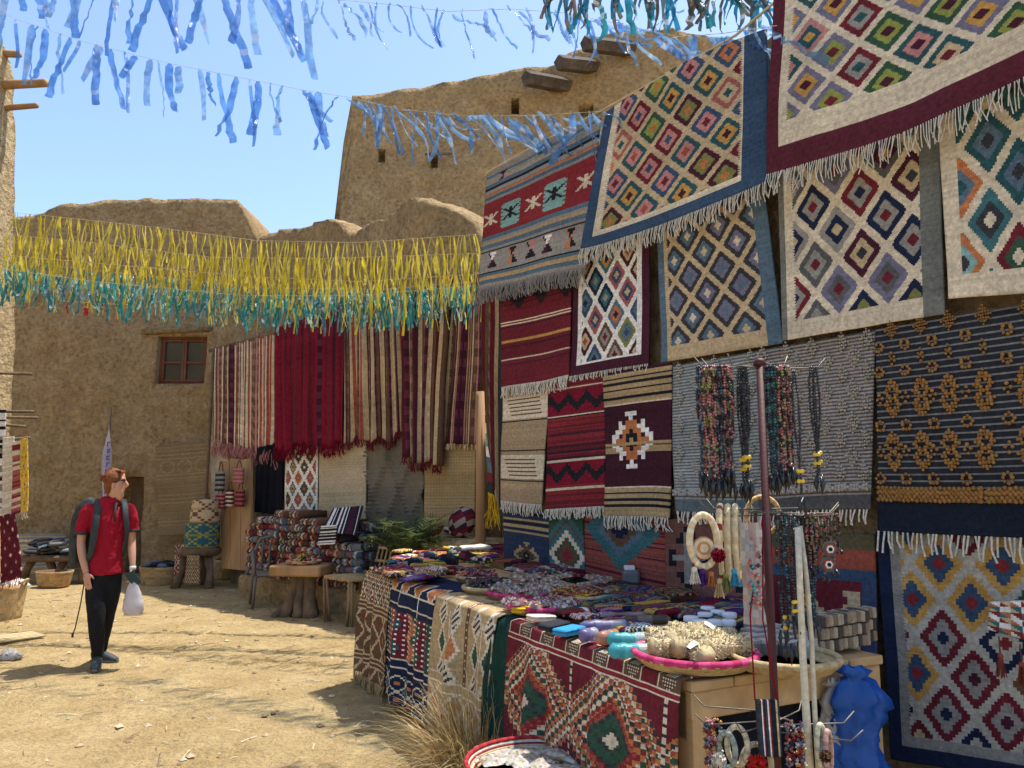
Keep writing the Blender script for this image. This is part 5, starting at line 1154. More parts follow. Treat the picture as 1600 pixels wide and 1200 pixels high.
def bead_loop(mb, c, rx, ry, n, r, cols, wob=.3, zt=.02):
    a0 = R.uniform(0, 6.28); k1 = R.randint(2, 4); tl_ = R.uniform(0, 6.28); cs = R.sample(cols, min(len(cols), 3))
    for i in range(n):
        t = 2*math.pi*i/n; q = 1+wob*math.sin(k1*t+a0); x = rx*q*math.cos(t); y = ry*q*math.sin(t)
        mb.octa((c[0]+x*math.cos(tl_)-y*math.sin(tl_), c[1]+x*math.sin(tl_)+y*math.cos(tl_), c[2]+zt*math.sin(2*t+a0)), r*R.uniform(.8, 1.2), jcol(C[cs[i*5//n % len(cs)] if R.random() < .7 else R.choice(cs)], .2))
def bead_heap(p, r, cols, label, n=14, group=None, mt='bead'):
    m = MB()
    for k in range(n):
        a = R.uniform(0, 6.28); q = r*.45*R.random()**.5; bead_loop(m, (q*math.cos(a), q*math.sin(a), .035+.05*(1-q/r)*R.random()), r*R.uniform(.3, .55), r*R.uniform(.2, .45), 46, .0085, cols)
    for k in range(40): a = R.uniform(0, 6.28); q = r*.8*R.random()**.5; m.octa((q*math.cos(a), q*math.sin(a), .03+.03*R.random()), .013, C[R.choice(cols)])
    o = m.build('necklace_heap', mt); o.location = p; tag(o, label, 'necklaces', group); return o
NAT = [(.48, .36, .19), (.42, .30, .15)]
PNK = [(.55, .05, .16), (.42, .03, .10), (.6, .08, .2), (.5, .04, .13)]
for u, v, r, rim, cols, lab1, lab2 in ((745, 905, .17, NAT, ['red', 'purple', 'navy', 'crimson', 'orange', 'pink'], 'shallow basket of red and purple beads near the far table edge', 'heap of red and purple bead necklaces in the first basket'),
    (765, 922, .20, NAT, ['black', 'green', 'dteal', 'grey', 'wine', 'black'], 'shallow basket of black and green necklaces on the table edge', 'heap of black and green bead necklaces in the second basket'),
    (850, 902, .18, NAT, ['sand', 'aqua', 'navy', 'red', 'crimson', 'blue'], 'shallow basket of pale and blue beads in the middle of the table', 'heap of pale and blue beads in the middle basket'),
    (905, 935, .2, NAT, ['orange', 'brick', 'gold', 'brown', 'red'], 'shallow basket of orange beads behind the packets', 'heap of orange and brick bead necklaces behind the packets')):
    e, p = tray(u, v, r, lab1, rim, None); bead_heap(p, r, cols, lab2)
# baskets with wrapped bracelets
def packet_mesh(w, d, h, col, seed):
    r = random.Random(seed); m = MB(); n = 8; vs = []; 
    for i in range(n+1):
        for j in range(n+1):
            u = i/n*2-1; v = j/n*2-1; z = h*max(0, (1-u**4)*(1-v**4))**.6*r.uniform(.7, 1.25); vs.append((u*w/2*r.uniform(.93, 1.07), v*d/2*r.uniform(.93, 1.07), z))
    k = n+1; m.add(vs, [(i*k+j, i*k+k+j, i*k+k+j+1, i*k+j+1) for i in range(n) for j in range(n)], [jcol(C[r.choice(col)], .25) for _ in range(n*n)])
    me = m.mesh('packet'); me.materials.append(MT['plastic_wrap']); return me
pk1 = [packet_mesh(.10, .075, .022, ['grey', 'ivory', 'sand', 'pink', 'white'], i) for i in range(6)]
pk2 = [packet_mesh(.10, .075, .022, ['white', 'pink', 'white', 'rose', 'grey'], 20+i) for i in range(6)]
for u, v, r, rim, pk, n, lab1, lab2, g in ((812, 930, .23, PNK, pk1, 34, 'pink rimmed basket of grey wrapped packets on the table edge', 'small grey clear wrapped packet in the pink rimmed basket', 'grey packets in the basket'),
        (846, 952, .21, PNK, pk2, 24, 'pink rimmed basket of white wrapped packets nearer the camera', 'small white and pink wrapped packet in the nearer basket', 'white packets in the basket')):
    e, p = tray(u, v, r, lab1, rim, None)
    for i in range(n):
        a = R.uniform(0, 6.28); q = r*.82*R.random()**.5; ob = link('wrapped_packet', R.choice(pk)); ob.location = (p.x+q*math.cos(a), p.y+q*math.sin(a), p.z+.03+.035*R.random()); ob.rotation_euler = (R.uniform(-.4, .4), R.uniform(-.4, .4), R.uniform(0, 6)); tag(ob, lab2, 'packet', g)
for i in range(34):
    u = R.uniform(800, 950); v = 868+(u-800)*.30+R.uniform(-2, 34); ob = link('wrapped_packet', R.choice(pk1)); p = lay(u, v); ob.location = (p.x, p.y, p.z+.015+.03*R.random()); ob.scale = (1.5, 1.3, 1); ob.rotation_euler = (R.uniform(-.2, .2), R.uniform(-.2, .2), R.uniform(0, 6)); tag(ob, 'clear wrapped bracelet packet spread along the middle of the table', 'packet', 'packets along the table middle')
for i in range(44):
    u = R.uniform(770, 900); v = 852+(u-770)*.26+R.uniform(-4, 20); cols = R.sample(['red', 'plum', 'brick', 'navy', 'brown', 'black', 'crimson'], 4); pouch(u, v, .2, .15, quick_pat(300+i, cols), '%s, %s and %s woven pouch along the back of the table' % tuple(cols[:3]), 'dark pouches along the table back', lift=.03*R.random())
for i in range(60):
    u = R.uniform(930, 1150); v = 905+(u-930)*.13+R.uniform(0, 40); cols = R.sample(['black', 'green', 'crimson', 'purple', 'navy', 'gold', 'teal', 'brown', 'olive'], 4); pouch(u, v, R.uniform(.16, .24), R.uniform(.1, .15), quick_pat(400+i, cols), '%s, %s and %s scarf folded on the near half of the table' % tuple(cols[:3]), 'folded scarves on the near half', lift=.02*R.random())
for i in range(26):
    u = R.uniform(870, 1000); v = 940+(u-870)*.24+R.uniform(-8, 18); cols = R.sample(BR, 5); pouch(u, v, .13, .1, quick_pat(500+i, cols), 'small %s, %s and %s purse behind the plain pouches' % tuple(cols[:3]), 'patterned purses behind the plain pouches', lift=.02*R.random())
for u, v, c, lab in ((822, 957, 'yellow', 'yellow knitted pouch at the table edge'), (846, 970, 'ivory', 'cream knitted pouch at the table edge'), (866, 982, 'charcoal', 'black knitted pouch at the table edge'), (890, 990, (.05, .30, .55), 'light blue knitted pouch at the table edge'), (902, 958, 'dteal', 'dark teal knitted pouch behind the plain row'), (895, 940, 'yellow', 'second yellow pouch farther back on the table'), (1020, 948, 'gold', 'mustard folded cloth near the middle of the table'), (1112, 950, 'crimson', 'crimson folded cloth with green edge behind the jars')):
    cc_ = C[c] if isinstance(c, str) else c; w_ = .135 if v > 955 else .2; m = MB(); m.box((0, 0, .009), (w_, .10, .018), cc_, bev=.007); m.box((.004, .003, .025), (w_*.97, .097, .013), tuple(x*.94 for x in cc_), m=Matrix.Rotation(.03, 3, 'Z') @ Matrix.Rotation(.03, 3, 'Y'), bev=.006)
    ob = m.build('pouch', 'wool', smooth=False); p = lay(u, v); ob.location = (p.x, p.y, p.z+.012); ob.rotation_euler = (R.uniform(-.08, .08), R.uniform(-.08, .08), angT+math.pi/2+R.uniform(-.15, .25)); tag(ob, lab, 'pouch')
# wrapped rolls
def roll(u, v, ln, r, cols, label, rz):
    m = MB(); n = 10; m.tube([(-ln/2+ln*i/n, R.uniform(-.003, .003), r*.9) for i in range(n+1)], [r*(.45 if i in (0, n) else R.uniform(.88, 1.08)) for i in range(n+1)], 10, WHITE); m.c = [jcol(cols[(q_//10//3) % len(cols)], .08) for q_ in range(len(m.c))]
    ob = m.build('wrapped_roll', 'plastic_wrap'); p = lay(u, v); ob.location = (p.x, p.y, p.z+.01); ob.rotation_euler = (0, 0, rz); tag(ob, label, 'roll')
LAV = [(.25, .22, .42), (.35, .33, .5), (.5, .5, .6)]; CYA = [(.10, .50, .55), (.16, .6, .62), (.6, .7, .68)]; ORA = [(.6, .3, .2), (.55, .4, .3)]
for u, v, l, r, cs, lab, z in ((945, 985, .24, .028, LAV, 'lavender wrapped roll behind the cyan ones', .12), (920, 1000, .10, .03, LAV, 'short lavender wrapped roll at the table edge', .6), (950, 1004, .12, .03, ORA, 'orange wrapped roll between lavender and cyan rolls', .7),
    (985, 1008, .2, .03, CYA, 'upper cyan wrapped roll beside the loofah basket', .0), (990, 1026, .2, .03, CYA, 'lower cyan wrapped roll at the table edge', .05), (1010, 975, .25, .025, [(.14, .10, .07), (.3, .25, .2)], 'brown wrapped roll in front of the jars', .2), (975, 968, .25, .022, [(.4, .28, .3), (.3, .22, .18)], 'pinkish wrapped roll across the middle of the table', .15)):
    roll(u, v, l, r, cs, lab, z)
# loofah basket
e, p = tray(1086, 1030, .235, 'pink rimmed round basket of loofah bundles at the near table corner', PNK, None, h=.032)
def loofah(seed):
    r = random.Random(seed); m = MB(); n = 10; m.tube([(-.06+.12*i/n, 0, .03) for i in range(n+1)], [.036*r.uniform(.75, 1.15) for _ in range(n+1)], 10, (.52, .42, .24))
    for i in range(280):
        t = r.uniform(0, 6.28); x = r.uniform(-.065, .065); q = V3((x, .034*math.cos(t), .03+.034*math.sin(t))); m.tube([q, q+V3((r.gauss(0, .008), math.cos(t)*.008, math.sin(t)*.008))], .0022, 3, jcol((.66, .56, .36), .25), cap=False)
    me = m.mesh('loofah'); me.materials.append(MT['straw']); return me
lm_ = [loofah(i) for i in range(4)]; lbl = MB(); lbl.box((0, 0, 0), (.055, .04, .002), (.75, .75, .7)); lme = lbl.mesh('label', False); lme.materials.append(MT['painted'])
for i in range(17):
    a = i*2.4; q = .17*math.sqrt((i+.5)/17); e = thing('loofah_bundle', 'bristly cream loofah bundle in the pink rimmed basket', 'loofah', (p.x+q*math.cos(a), p.y+q*math.sin(a), p.z+.03+.06*(1-q/.2)), 'loofah bundles in the basket', R.uniform(0, 6)); link('fibres', lm_[i % 4], e)
    if i % 3 == 0: link('paper_label', lme, e, Matrix.Translation((.01, -.03, .062)) @ Matrix.Rotation(.5, 4, 'X'))
# jars
for i, (u, v) in enumerate(((1080, 978), (1102, 972), (1122, 968), (1140, 972), (1094, 984), (1118, 984), (1138, 984), (1106, 962))):
    q = lay(u, v); e = thing('cream_jar', 'white lidded jar in the cluster behind the loofah basket', 'jar', q, 'white jars on the table'); m = MB(); m.lathe([(.03, 0), (.033, .004), (.033, .035)], 18, col=(.35, .30, .22)); m.build('jar', 'painted', e); m = MB(); m.lathe([(.036, .035), (.037, .038), (.037, .056), (.034, .060), (.001, .060)], 18, col=(.72, .72, .74)); m.build('lid', 'painted', e)
# boxes and soaps at the near end
for i in range(16):
    r_, c = divmod(i, 4); q = lay(1172+26*c+4*r_, 1018-9*r_+1.5*c); m = MB(); m.box((0, 0, .03), (.11, .075, .055), jcol([(.20, .17, .14), (.30, .27, .23), (.12, .10, .09), (.4, .38, .33)][i % 4], .15), bev=.006); m.box((0, 0, .0585), (.08, .05, .002), (.42, .40, .34)); ob = m.build('soap_box', 'painted', smooth=False); ob.location = (q.x, q.y, q.z+.004); ob.rotation_euler = (0, 0, angT+R.uniform(-.15, .15)); tag(ob, 'small grey brown paper box in the flat rows behind the stand', 'box', 'paper boxes at the near table end')
for i in range(18):
    l, c = divmod(i, 6); q = lay(1292+11*c, 1012-2*c); m = MB()
    for k in range(5): m.box((-.05+.025*k, 0, .024), (.0245, .065, .045), [(.28, .20, .13), (.07, .06, .05), (.40, .32, .22), (.2, .15, .1), (.33, .26, .18)][(k+i) % 5], bev=.004)
    ob = m.build('soap_bundle', 'straw', smooth=False); ob.location = (q.x+.03*(c % 2), q.y+.06*(c % 2), q.z+.002+.05*l); ob.rotation_euler = (0, 0, angT+math.pi/2+R.uniform(-.12, .12)); tag(ob, 'striped paper wrapped soap bar in the stack by the wall', 'soap', 'wrapped soaps at the near table end')
q = lay(1225, 1040); e, p = tray(1225, 1036, .20, 'plain round basket tray at the near end of the table', NAT, None, h=.03)
q = lay(986, 910); m = MB(); m.box((0, 0, .05), (.12, .10, .10), (.12, .12, .13), bev=.02); m.box((-.01, 0, .115), (.07, .06, .03), (.7, .7, .68), bev=.004); ob = m.build('boxed_gadget', 'painted', smooth=False); ob.location = q; tag(ob, 'dark grey bag with a white box on the back of the table', 'box')
# plastic bags hung on the table end
def hang_bag(u, v0, v1, w, col, label, d=2.95):
    a = on_y(u, v0, d); b = on_y(u, v1, d); H = a.z-b.z; m = MB(); n = 22; k = 26; vs = []
    for i in range(n+1):
        f = i/n; r = w*(.40+.25*math.sin(f*40) if f < .1 else .42+.52*min(1, (f-.1)/.16)+.1*math.sin(f*9)); r *= 1 if f < .93 else .9
        for j in range(k):
            t = 2*math.pi*j/k; q = r*(1+.26*math.sin(5*t+f*7)*math.sin(3*f+1)+.13*math.sin(9*t-f*5)+.15*R.uniform(-1, 1)); vs.append((q*math.cos(t)+.012*math.sin(f*7), q*math.sin(t)*.45, -H*f+.012*R.uniform(-1, 1)))
    m.add(vs, [(i*k+j, i*k+(j+1) % k, i*k+k+(j+1) % k, i*k+k+j) for i in range(n) for j in range(k)]+[tuple(range(n*k, n*k+k))], col); ob = m.build('shopping_bags', 'bag_plastic'); ob.location = a; tag(ob, label, 'bag')
yb = T(-.12, TWD*.75).y
hang_bag(1332, 1040, 1235, .105, (.03, .16, .58), 'bundle of blue plastic shopping bags hanging from the table end', T(-.10, TWD*.80).y)
hang_bag(1302, 1062, 1190, .06, (.6, .58, .55), 'bundle of white plastic bags behind the blue ones', T(-.06, TWD*.70).y+.02)

# ------------------------------------------------------------------ dry grass and big tray in front of the table
def dry_grass(u, v, n, hgt, spread, label, cols, lean=(0, 0), base=.06):
    p = on_z(u, v); e = thing('dry_grass_clump', label, 'grass', (p.x, p.y, 0)); m = MB()
    for i in range(n):
        a = R.uniform(0, 6.28); r0 = base*R.random()**.6; o = V3((r0*math.cos(a), r0*math.sin(a), 0)); L_ = hgt*R.uniform(.35, 1.2); k = spread*R.random()**.7
        t = o+V3((math.cos(a)*k*L_+lean[0]*L_, math.sin(a)*k*L_+lean[1]*L_, L_*(1-.45*k))); md = o.lerp(t, .45)+V3((0, 0, L_*.38)); pts = bezier(o, md, t+V3((0, 0, -L_*.12*k)), 6)
        sd = V3((-math.sin(a), math.cos(a), 0)); w0 = R.uniform(.003, .008); pts = [q+V3((R.gauss(0, .006), R.gauss(0, .006), R.gauss(0, .006))) for q in pts]; m.strip(pts, [w0*(1-j/6.5) for j in range(7)], sd, jcol(R.choice(cols), .25))
    m.build('blades', 'leaf', e, False)['kind'] = 'stuff'; return e
DG = [(.52, .38, .15), (.42, .27, .09), (.66, .54, .30), (.22, .13, .05)]
dry_grass(745, 1225, 1500, .56, 1.25, 'golden dry grass clump at the foot of the tan cloth', DG, (-.05, -.05), .2)
dry_grass(805, 1228, 700, .5, 1.1, 'small golden dry grass clump between the two larger ones', DG, (.05, -.05), .15)
dry_grass(862, 1180, 650, .46, .9, 'dark brown dry grass clump against the red kilim', [(.14, .09, .05), (.20, .13, .07), (.09, .06, .04), (.27, .19, .11)], base=.14)
bz = .36; c0 = on_z(840, 1212, bz); e = thing('large_round_tray', 'large round tray with a red stitched rim holding wrapped postcards', 'basket', (c0.x, c0.y, bz)); rr = .305
m = MB()
for k in range(7): m.ring((0, 0, .008+.045*k/6), rr*(.9+.1*k/6), .010, 40, 5, cols=[[(.5, .4, .24), C['red'], (.6, .55, .45)][k % 3]])
m.lathe([(rr*.92, .005), (.001, .005)], 30, col=(.42, .31, .16)); m.build('coils', 'straw', e)
m = MB(); m.ring((0, 0, .06), rr, .011, 96, 6, cols=[C['red'], (.42, .03, .03), (.35, .02, .03)]); m.build('rim', 'straw', e)
m = MB(); m.lathe([(.20, -bz), (.17, -.05), (.2, 0)], 14, col=WHITE); m.build('stool_base', 'old_wood', e)
pk3 = [packet_mesh(.13, .09, .012, ['white', 'white', 'ivory', 'white', 'sand'], 60+i) for i in range(6)]
for i in range(30):
    a = R.uniform(0, 6.28); q = rr*.72*R.random()**.5; ob = link('wrapped_card', R.choice(pk3)); ob.location = (c0.x+q*math.cos(a), c0.y+q*math.sin(a), bz+.022+.03*R.random()); ob.rotation_euler = (R.uniform(-.15, .15), R.uniform(-.15, .15), R.uniform(0, 6)); tag(ob, 'white wrapped card lying in the large red rimmed tray', 'card', 'wrapped cards in the large tray')
# ------------------------------------------------------------------ necklace stand
SY = 2.5; s0 = on_y(1187, 566, SY); SX = s0.x; ZT = s0.z
stand = thing('display_stand', 'dark red pole stand with wire hooks hung with necklaces', 'stand', (SX, SY, 0))
m = MB(); m.tube([(0, 0, 0), (0, 0, ZT)], .0125, 14); m.build('pole', 'red_metal', stand)
m = MB(); m.lathe([(.016, ZT-.012), (.019, ZT-.006), (.019, ZT+.004), (.014, ZT+.010), (.001, ZT+.015)], 14); m.build('cap', 'red_metal', stand)
m = MB(); m.lathe([(.22, 0), (.22, .012), (.05, .03), (.02, .06)], 20); m.build('base', 'red_metal', stand)
Z2 = on_y(1187, 800, SY).z; Z3 = on_y(1187, 1128, SY).z
def arm(az, ln, z, droop=.0, tip=.035):
    d = V3((math.cos(az), math.sin(az), 0)); m = MB(); m.tube([V3((0, 0, z)), d*ln*.5+V3((0, 0, z-droop*.5)), d*(ln*.86)+V3((0, 0, z-droop)), d*ln+V3((0, 0, z-droop+tip))], .0024, 6); m.build('hook_arm', 'wire', stand); return d
A1 = [(math.pi, .22, ZT-.015), (2.75, .19, ZT-.01), (0, .22, ZT-.02), (.6, .15, ZT), (-.55, .12, ZT-.01), (-2.6, .15, ZT-.02)]
for a in A1: arm(*a)
for a in ((2.9, .19, Z2+.01), (math.pi+.35, .26, Z2+.01), (3.6, .2, Z2-.01), (.12, .25, Z2-.005), (.6, .2, Z2+.01), (-.3, .22, Z2-.01), (1.6, .15, Z2)): arm(*a)
for a in ((2.85, .25, Z3+.03), (3.35, .27, Z3+.005), (3.8, .2, Z3), (.1, .26, Z3-.01), (-.4, .25, Z3-.03), (.8, .2, Z3)): arm(*a)
m = MB(); m.ring((0, 0, Z2), .05, .003, 24, 5); m.ring((0, 0, Z3), .05, .003, 24, 5); m.build('hook_ring', 'wire', stand)
def necklace_mesh(L, cols, seed, pend=True, bead=.0056, gap=.012, yellow=False):
    r = random.Random(seed); m = MB(); n = int(L/.0095)
    for s in (-1, 1):
        for i in range(n):
            f = i/n; x = s*gap*math.sin(math.pi*min(1, f*1.3+.08))*.8; c = C[cols[(i//2+s) % len(cols)]] if r.random() < .8 else C[r.choice(cols)]
            m.octa((x+r.uniform(-.0012, .0012), r.uniform(-.002, .002), -L*f), bead*r.uniform(.85, 1.2), c, 1.15)
    if yellow:
        for z in (-L*.80, -L*.88): m.box((0, -.001, z), (.024, .012, .012), C['yellow'], bev=.003)
    if pend:
        for x, ln in ((-.006, .05), (.008, .06)): m.tube([(x, 0, -L), (x*1.5, -.003, -L-ln*.5), (x, 0, -L-ln)], [.003, .007, .001], 6, C['black'])
    me = m.mesh('necklace'); me.materials.append(MT['bead']); return me
NK = {}
for k, cols in dict(multi=['black', 'pink', 'lime', 'black', 'rose', 'pink'], coral=['black', 'rose', 'pink', 'black', 'green'], navy=['navy', 'black', 'slate'], teal=['dteal', 'black', 'teal', 'navy'], black=['black', 'charcoal', 'black']).items():
    NK[k] = [necklace_mesh(.36, cols, i, yellow=(k == 'black')) for i in range(3)]
def neck(kind, px_u, dy, z, label, group, s=1.0):
    p = on_y(px_u, 600, SY+dy); ob = link('bead_necklace', R.choice(NK[kind])); ob.location = (p.x, SY+dy, z); ob.rotation_euler = (0, R.uniform(-.02, .02), R.uniform(-.5, .5)); ob.scale = (1, 1, s); tag(ob, label, 'necklace', group)
zA = ZT-.018
for i in range(20):
    u = 1092+2.6*i+R.uniform(-1, 1); kind = 'navy' if i in (0, 1, 12) else R.choice(['multi', 'multi', 'coral'])
    neck(kind, u, R.uniform(-.03, .03), zA, ('pink, green and black knotted necklace, %s from the left in the left bunch' if kind != 'navy' else 'dark navy knotted necklace, %s from the left in the left bunch') % (ORD+['nineteenth', 'twentieth'])[i], 'necklaces in the left bunch' if kind != 'navy' else 'navy necklaces in the left bunch', R.uniform(.92, 1.06))
for i in range(4): neck('black', 1156+3.4*i, R.uniform(-.02, .02), zA, 'black necklace with yellow beads left of the pole', 'black necklaces left of the pole', R.uniform(1.0, 1.1))
for i in range(6): neck('teal', 1199+2.6*i, R.uniform(-.03, .05), zA, 'teal and black necklace just right of the pole', 'teal necklaces right of the pole', R.uniform(.95, 1.05))
for i in range(7): neck(R.choice(['multi', 'coral']), 1214+3.2*i, R.uniform(-.03, .03), zA, 'red, green and black necklace in the right bunch', 'necklaces in the right bunch', R.uniform(.85, .98))
neck('black', 1241, -.04, zA-.02, 'black necklace with yellow beads at the right bunch', None, 1.12); neck('black', 1268, 0, zA+.0, 'lone black necklace with yellow beads at the right hook tip', None, 1.0); neck('black', 1275, 0, zA+.0, 'second lone black necklace at the right hook tip', None, .98)
# middle tier
for i in range(9): neck(R.choice(['black', 'teal']), 1206+6.4*i, R.uniform(-.06, .04), Z2-.01, 'long black bead necklace on the middle hooks', 'black necklaces on the middle hooks', R.uniform(.8, 1.15))
for i in range(10): neck(R.choice(['coral', 'multi']), 1232+7*i, R.uniform(-.03, .06), Z2-.005, 'short reddish bead necklace on the middle right hook', 'reddish necklaces on the middle hooks', R.uniform(.3, .55))
def oval_fan(u, v, w, h, label, d=-.12, cols=((.60, .46, .27), (.52, .22, .06))):
    c = on_y(u, v, SY+d); e = thing('woven_ring_bag', label, 'ornament', c); M = Matrix.Rotation(math.pi/2, 3, 'X')
    m = MB(); m.ring((0, 0, 0), w, .011, 40, 7, cols=[cols[0], cols[0], (.7, .6, .42)], m=M, ry=h); m.build('rim', 'straw', e)
    m = MB(); m.lathe([(w*.86, 0), (w*.75, .006), (w*.5, .004), (w*.3, .008), (.001, .004)], 30, (0, 0, -h*.28), m=M, cols=lambda i, j: cols[1] if i % 2 == 0 else (.62, .52, .36)); m.build('coiled_disc', 'straw', e)
    return e, c
e, c = oval_fan(1099, 845, .042, .078, 'oval straw ring bag with an orange coiled disc at the left')
def tassel(mb, p, ln, r, col):
    p = V3(p); mb.ball(p, r*.6, col, 8, 5)
    for i in range(34): a = R.uniform(0, 6.28); k = r*R.random()**.5; q = p+V3((k*.4*math.cos(a), k*.4*math.sin(a), 0)); mb.tube([q, q+V3((k*math.cos(a)*.8, k*math.sin(a)*.8, -ln*R.uniform(.8, 1)))], .0016, 3, jcol(col, .2), cap=False)
def flower(u, v, r, col, label, d=-.14, name='pompom'):
    p = on_y(u, v, SY+d); m = MB()
    for i in range(150):
        a = R.uniform(0, 6.28); z = R.uniform(-1, 1); q = V3((math.sqrt(1-z*z)*math.cos(a), math.sqrt(1-z*z)*math.sin(a), z)); m.tube([q*r*.3, q*r*R.uniform(.85, 1.1)], .0022, 3, jcol(col, .25), cap=False)
    m.ball((0, 0, 0), r*.7, col, 10, 6); ob = m.build(name, 'wool'); ob.location = p; tag(ob, label, 'pompom')
flower(1122, 868, .022, C['crimson'], 'crimson pompom hanging under the oval ring bag')
for u, v, ln, col, lab in ((1085, 890, .045, C['ivory'], 'white tassel at the left under the ring bag'), (1098, 893, .045, C['purple'], 'purple tassel under the ring bag'), (1111, 897, .04, C['orange'], 'orange tassel under the ring bag'), (1134, 900, .05, C['olive'], 'olive tassel under the ring bag'), (1147, 893, .045, (.05, .30, .45), 'turquoise tassel next to the clear packet'), (1124, 908, .05, C['sand'], 'beaded cream tassel hanging lowest under the ring bag')):
    m = MB(); tassel(m, (0, 0, 0), ln, .016, col); m.tube([(0, 0, 0), (0, .01, .05)], .0015, 4, C['brown']); ob = m.build('tassel', 'wool'); ob.location = on_y(u, v, SY-.13); tag(ob, lab, 'tassel')
for i, (u, d) in enumerate(((1127, -.06), (1139, -.04), (1151, -.03))):
    c = on_y(u, 848, SY+d); m = MB(); M = Matrix.Rotation(math.pi/2, 3, 'X') @ Matrix.Rotation(1.25, 3, 'Y'); M = Matrix.Rotation(1.2, 3, 'Z') @ Matrix.Rotation(math.pi/2, 3, 'X')
    m.ring((0, 0, 0), .05, .010, 36, 7, cols=[(.62, .5, .3), (.55, .42, .24), (.62, .5, .3), C['red'] if i == 0 else (.6, .48, .3)], m=M, ry=.115); ob = m.build('straw_hoop', 'straw'); ob.location = c; tag(ob, ['first straw hoop beside the oval ring bag', 'middle straw hoop seen edge on', 'third straw hoop nearest the pole'][i], 'hoop')
m = MB(); M = Matrix.Rotation(math.pi/2, 3, 'X'); m.ring((0, 0, 0), .055, .008, 36, 6, cols=[(.55, .3, .1), (.6, .46, .25)], m=M, ry=.06); ob = m.build('straw_hoop', 'straw'); ob.location = on_y(1192, 805, SY+.05); tag(ob, 'straw hoop hung behind the pole', 'hoop')
# clear packet with beads
c = on_y(1176, 895, SY-.06); e = thing('clear_packet', 'long clear plastic packet of turquoise and coral beads on the pole', 'packet', c); H = .31; m = MB(); n = 14; vs = []
for i in range(n+1):
    for j in range(7): vs.append((-.033+.066*j/6*(1+.05*math.sin(i)), -.012*math.sin(math.pi*j/6)+R.uniform(-.006, .006), H/2-H*i/n))
m.add(vs, [(i*7+j, i*7+j+1, i*7+8+j, i*7+7+j) for i in range(n) for j in range(6)], [jcol(R.choice([(.62, .58, .54), (.5, .45, .44), (.7, .68, .66), (.6, .42, .38)]), .15) for _ in range(n*6)]); m.build('wrapper', 'plastic_wrap', e)
m = MB()
for i in range(40): m.octa((R.uniform(-.02, .02), -.016+R.uniform(-.006, .004), R.uniform(-.1, .11)), R.uniform(.004, .010), R.choice([(.05, .35, .40), (.5, .12, .1), (.55, .3, .25), (.03, .05, .06)]))
m.build('beads', 'bead', e)['kind'] = 'stuff'
# striped purse on red cord
c = on_y(1199, 1135, SY-.10); e = thing('striped_purse', 'narrow black striped purse hanging from a long red cord', 'purse', c); w, h = .034, .15
pt = rndbands(30, 16, ['charcoal', 'charcoal', 'black'], 1, 3, 2, 4); pt[:, 4] = C['white']; pt[:, 9] = C['white']; pt[:, 5] = C['red']; pt[:, 10] = C['red']; pt[:, 14] = C['sand']
P = surf(V3((-w, 0, h/2)), V3((w, 0, h/2)), V3((w*1.1, 0, -h/2)), V3((-w*.9, 0, -h/2)), 30, 16, V3((0, -1, 0)), .006, .004, 2); me, o = cloth_mesh('body', P, pt, o=(0, 0, 0)); solid(link('body', me, e), .012)
m = MB(); k_ = on_y(1172, 960, SY-.08)-c; k2 = on_y(1192, 806, SY-.03)-c; m.tube([(-w, 0, h/2), k_, k2], .0025, 5, C['crimson']); m.tube([(w, 0, h/2), V3((.0, 0, k2.z*.5)), k2], .0025, 5, C['crimson']); m.build('cord', 'textile', e)
# white strap
m = MB(); pts = [on_y(u, v, SY-.05) for u, v in ((1243, 840), (1246, 822), (1254, 818))]; a = on_y(1247, 822, SY-.05); pl = [on_y(u, v, SY-.05) for u, v in ((1246, 824), (1250, 920), (1254, 1020), (1260, 1120), (1268, 1240))]
m.strip([p-a for p in pl], [.020, .021, .022, .024, .026], V3((1, .15, 0)), (.60, .53, .40)); pl2 = [on_y(u, v, SY-.035) for u, v in ((1250, 822), (1260, 900), (1268, 1000), (1273, 1110), (1280, 1240))]; m.strip([p-a for p in pl2], .014, V3((1, -.3, 0)), (.56, .49, .37))
ob = m.build('woven_strap', 'textile'); ob.location = a; solid(ob, .004, 0); tag(ob, 'long cream woven strap looped over the middle hook', 'strap')
# crochet hexagons
for i, (u, v) in enumerate(((1296, 858), (1294, 882))):
    m = MB(); M = Matrix.Rotation(math.pi/2, 3, 'X')
    for k, (r, cc_) in enumerate(((.026, C['dgrey']), (.019, C['brick']), (.013, C['white']), (.007, C['black']))): m.lathe([(r, 0), (r*.98, .004+.002*k), (.001, .005+.002*k)], 6, m=M, col=cc_)
    ob = m.build('crochet_hexagon', 'wool', smooth=False); ob.location = on_y(u, v, SY-.04); tag(ob, ['upper', 'lower'][i]+' crocheted grey and red hexagon ornament on the right hook', 'ornament')
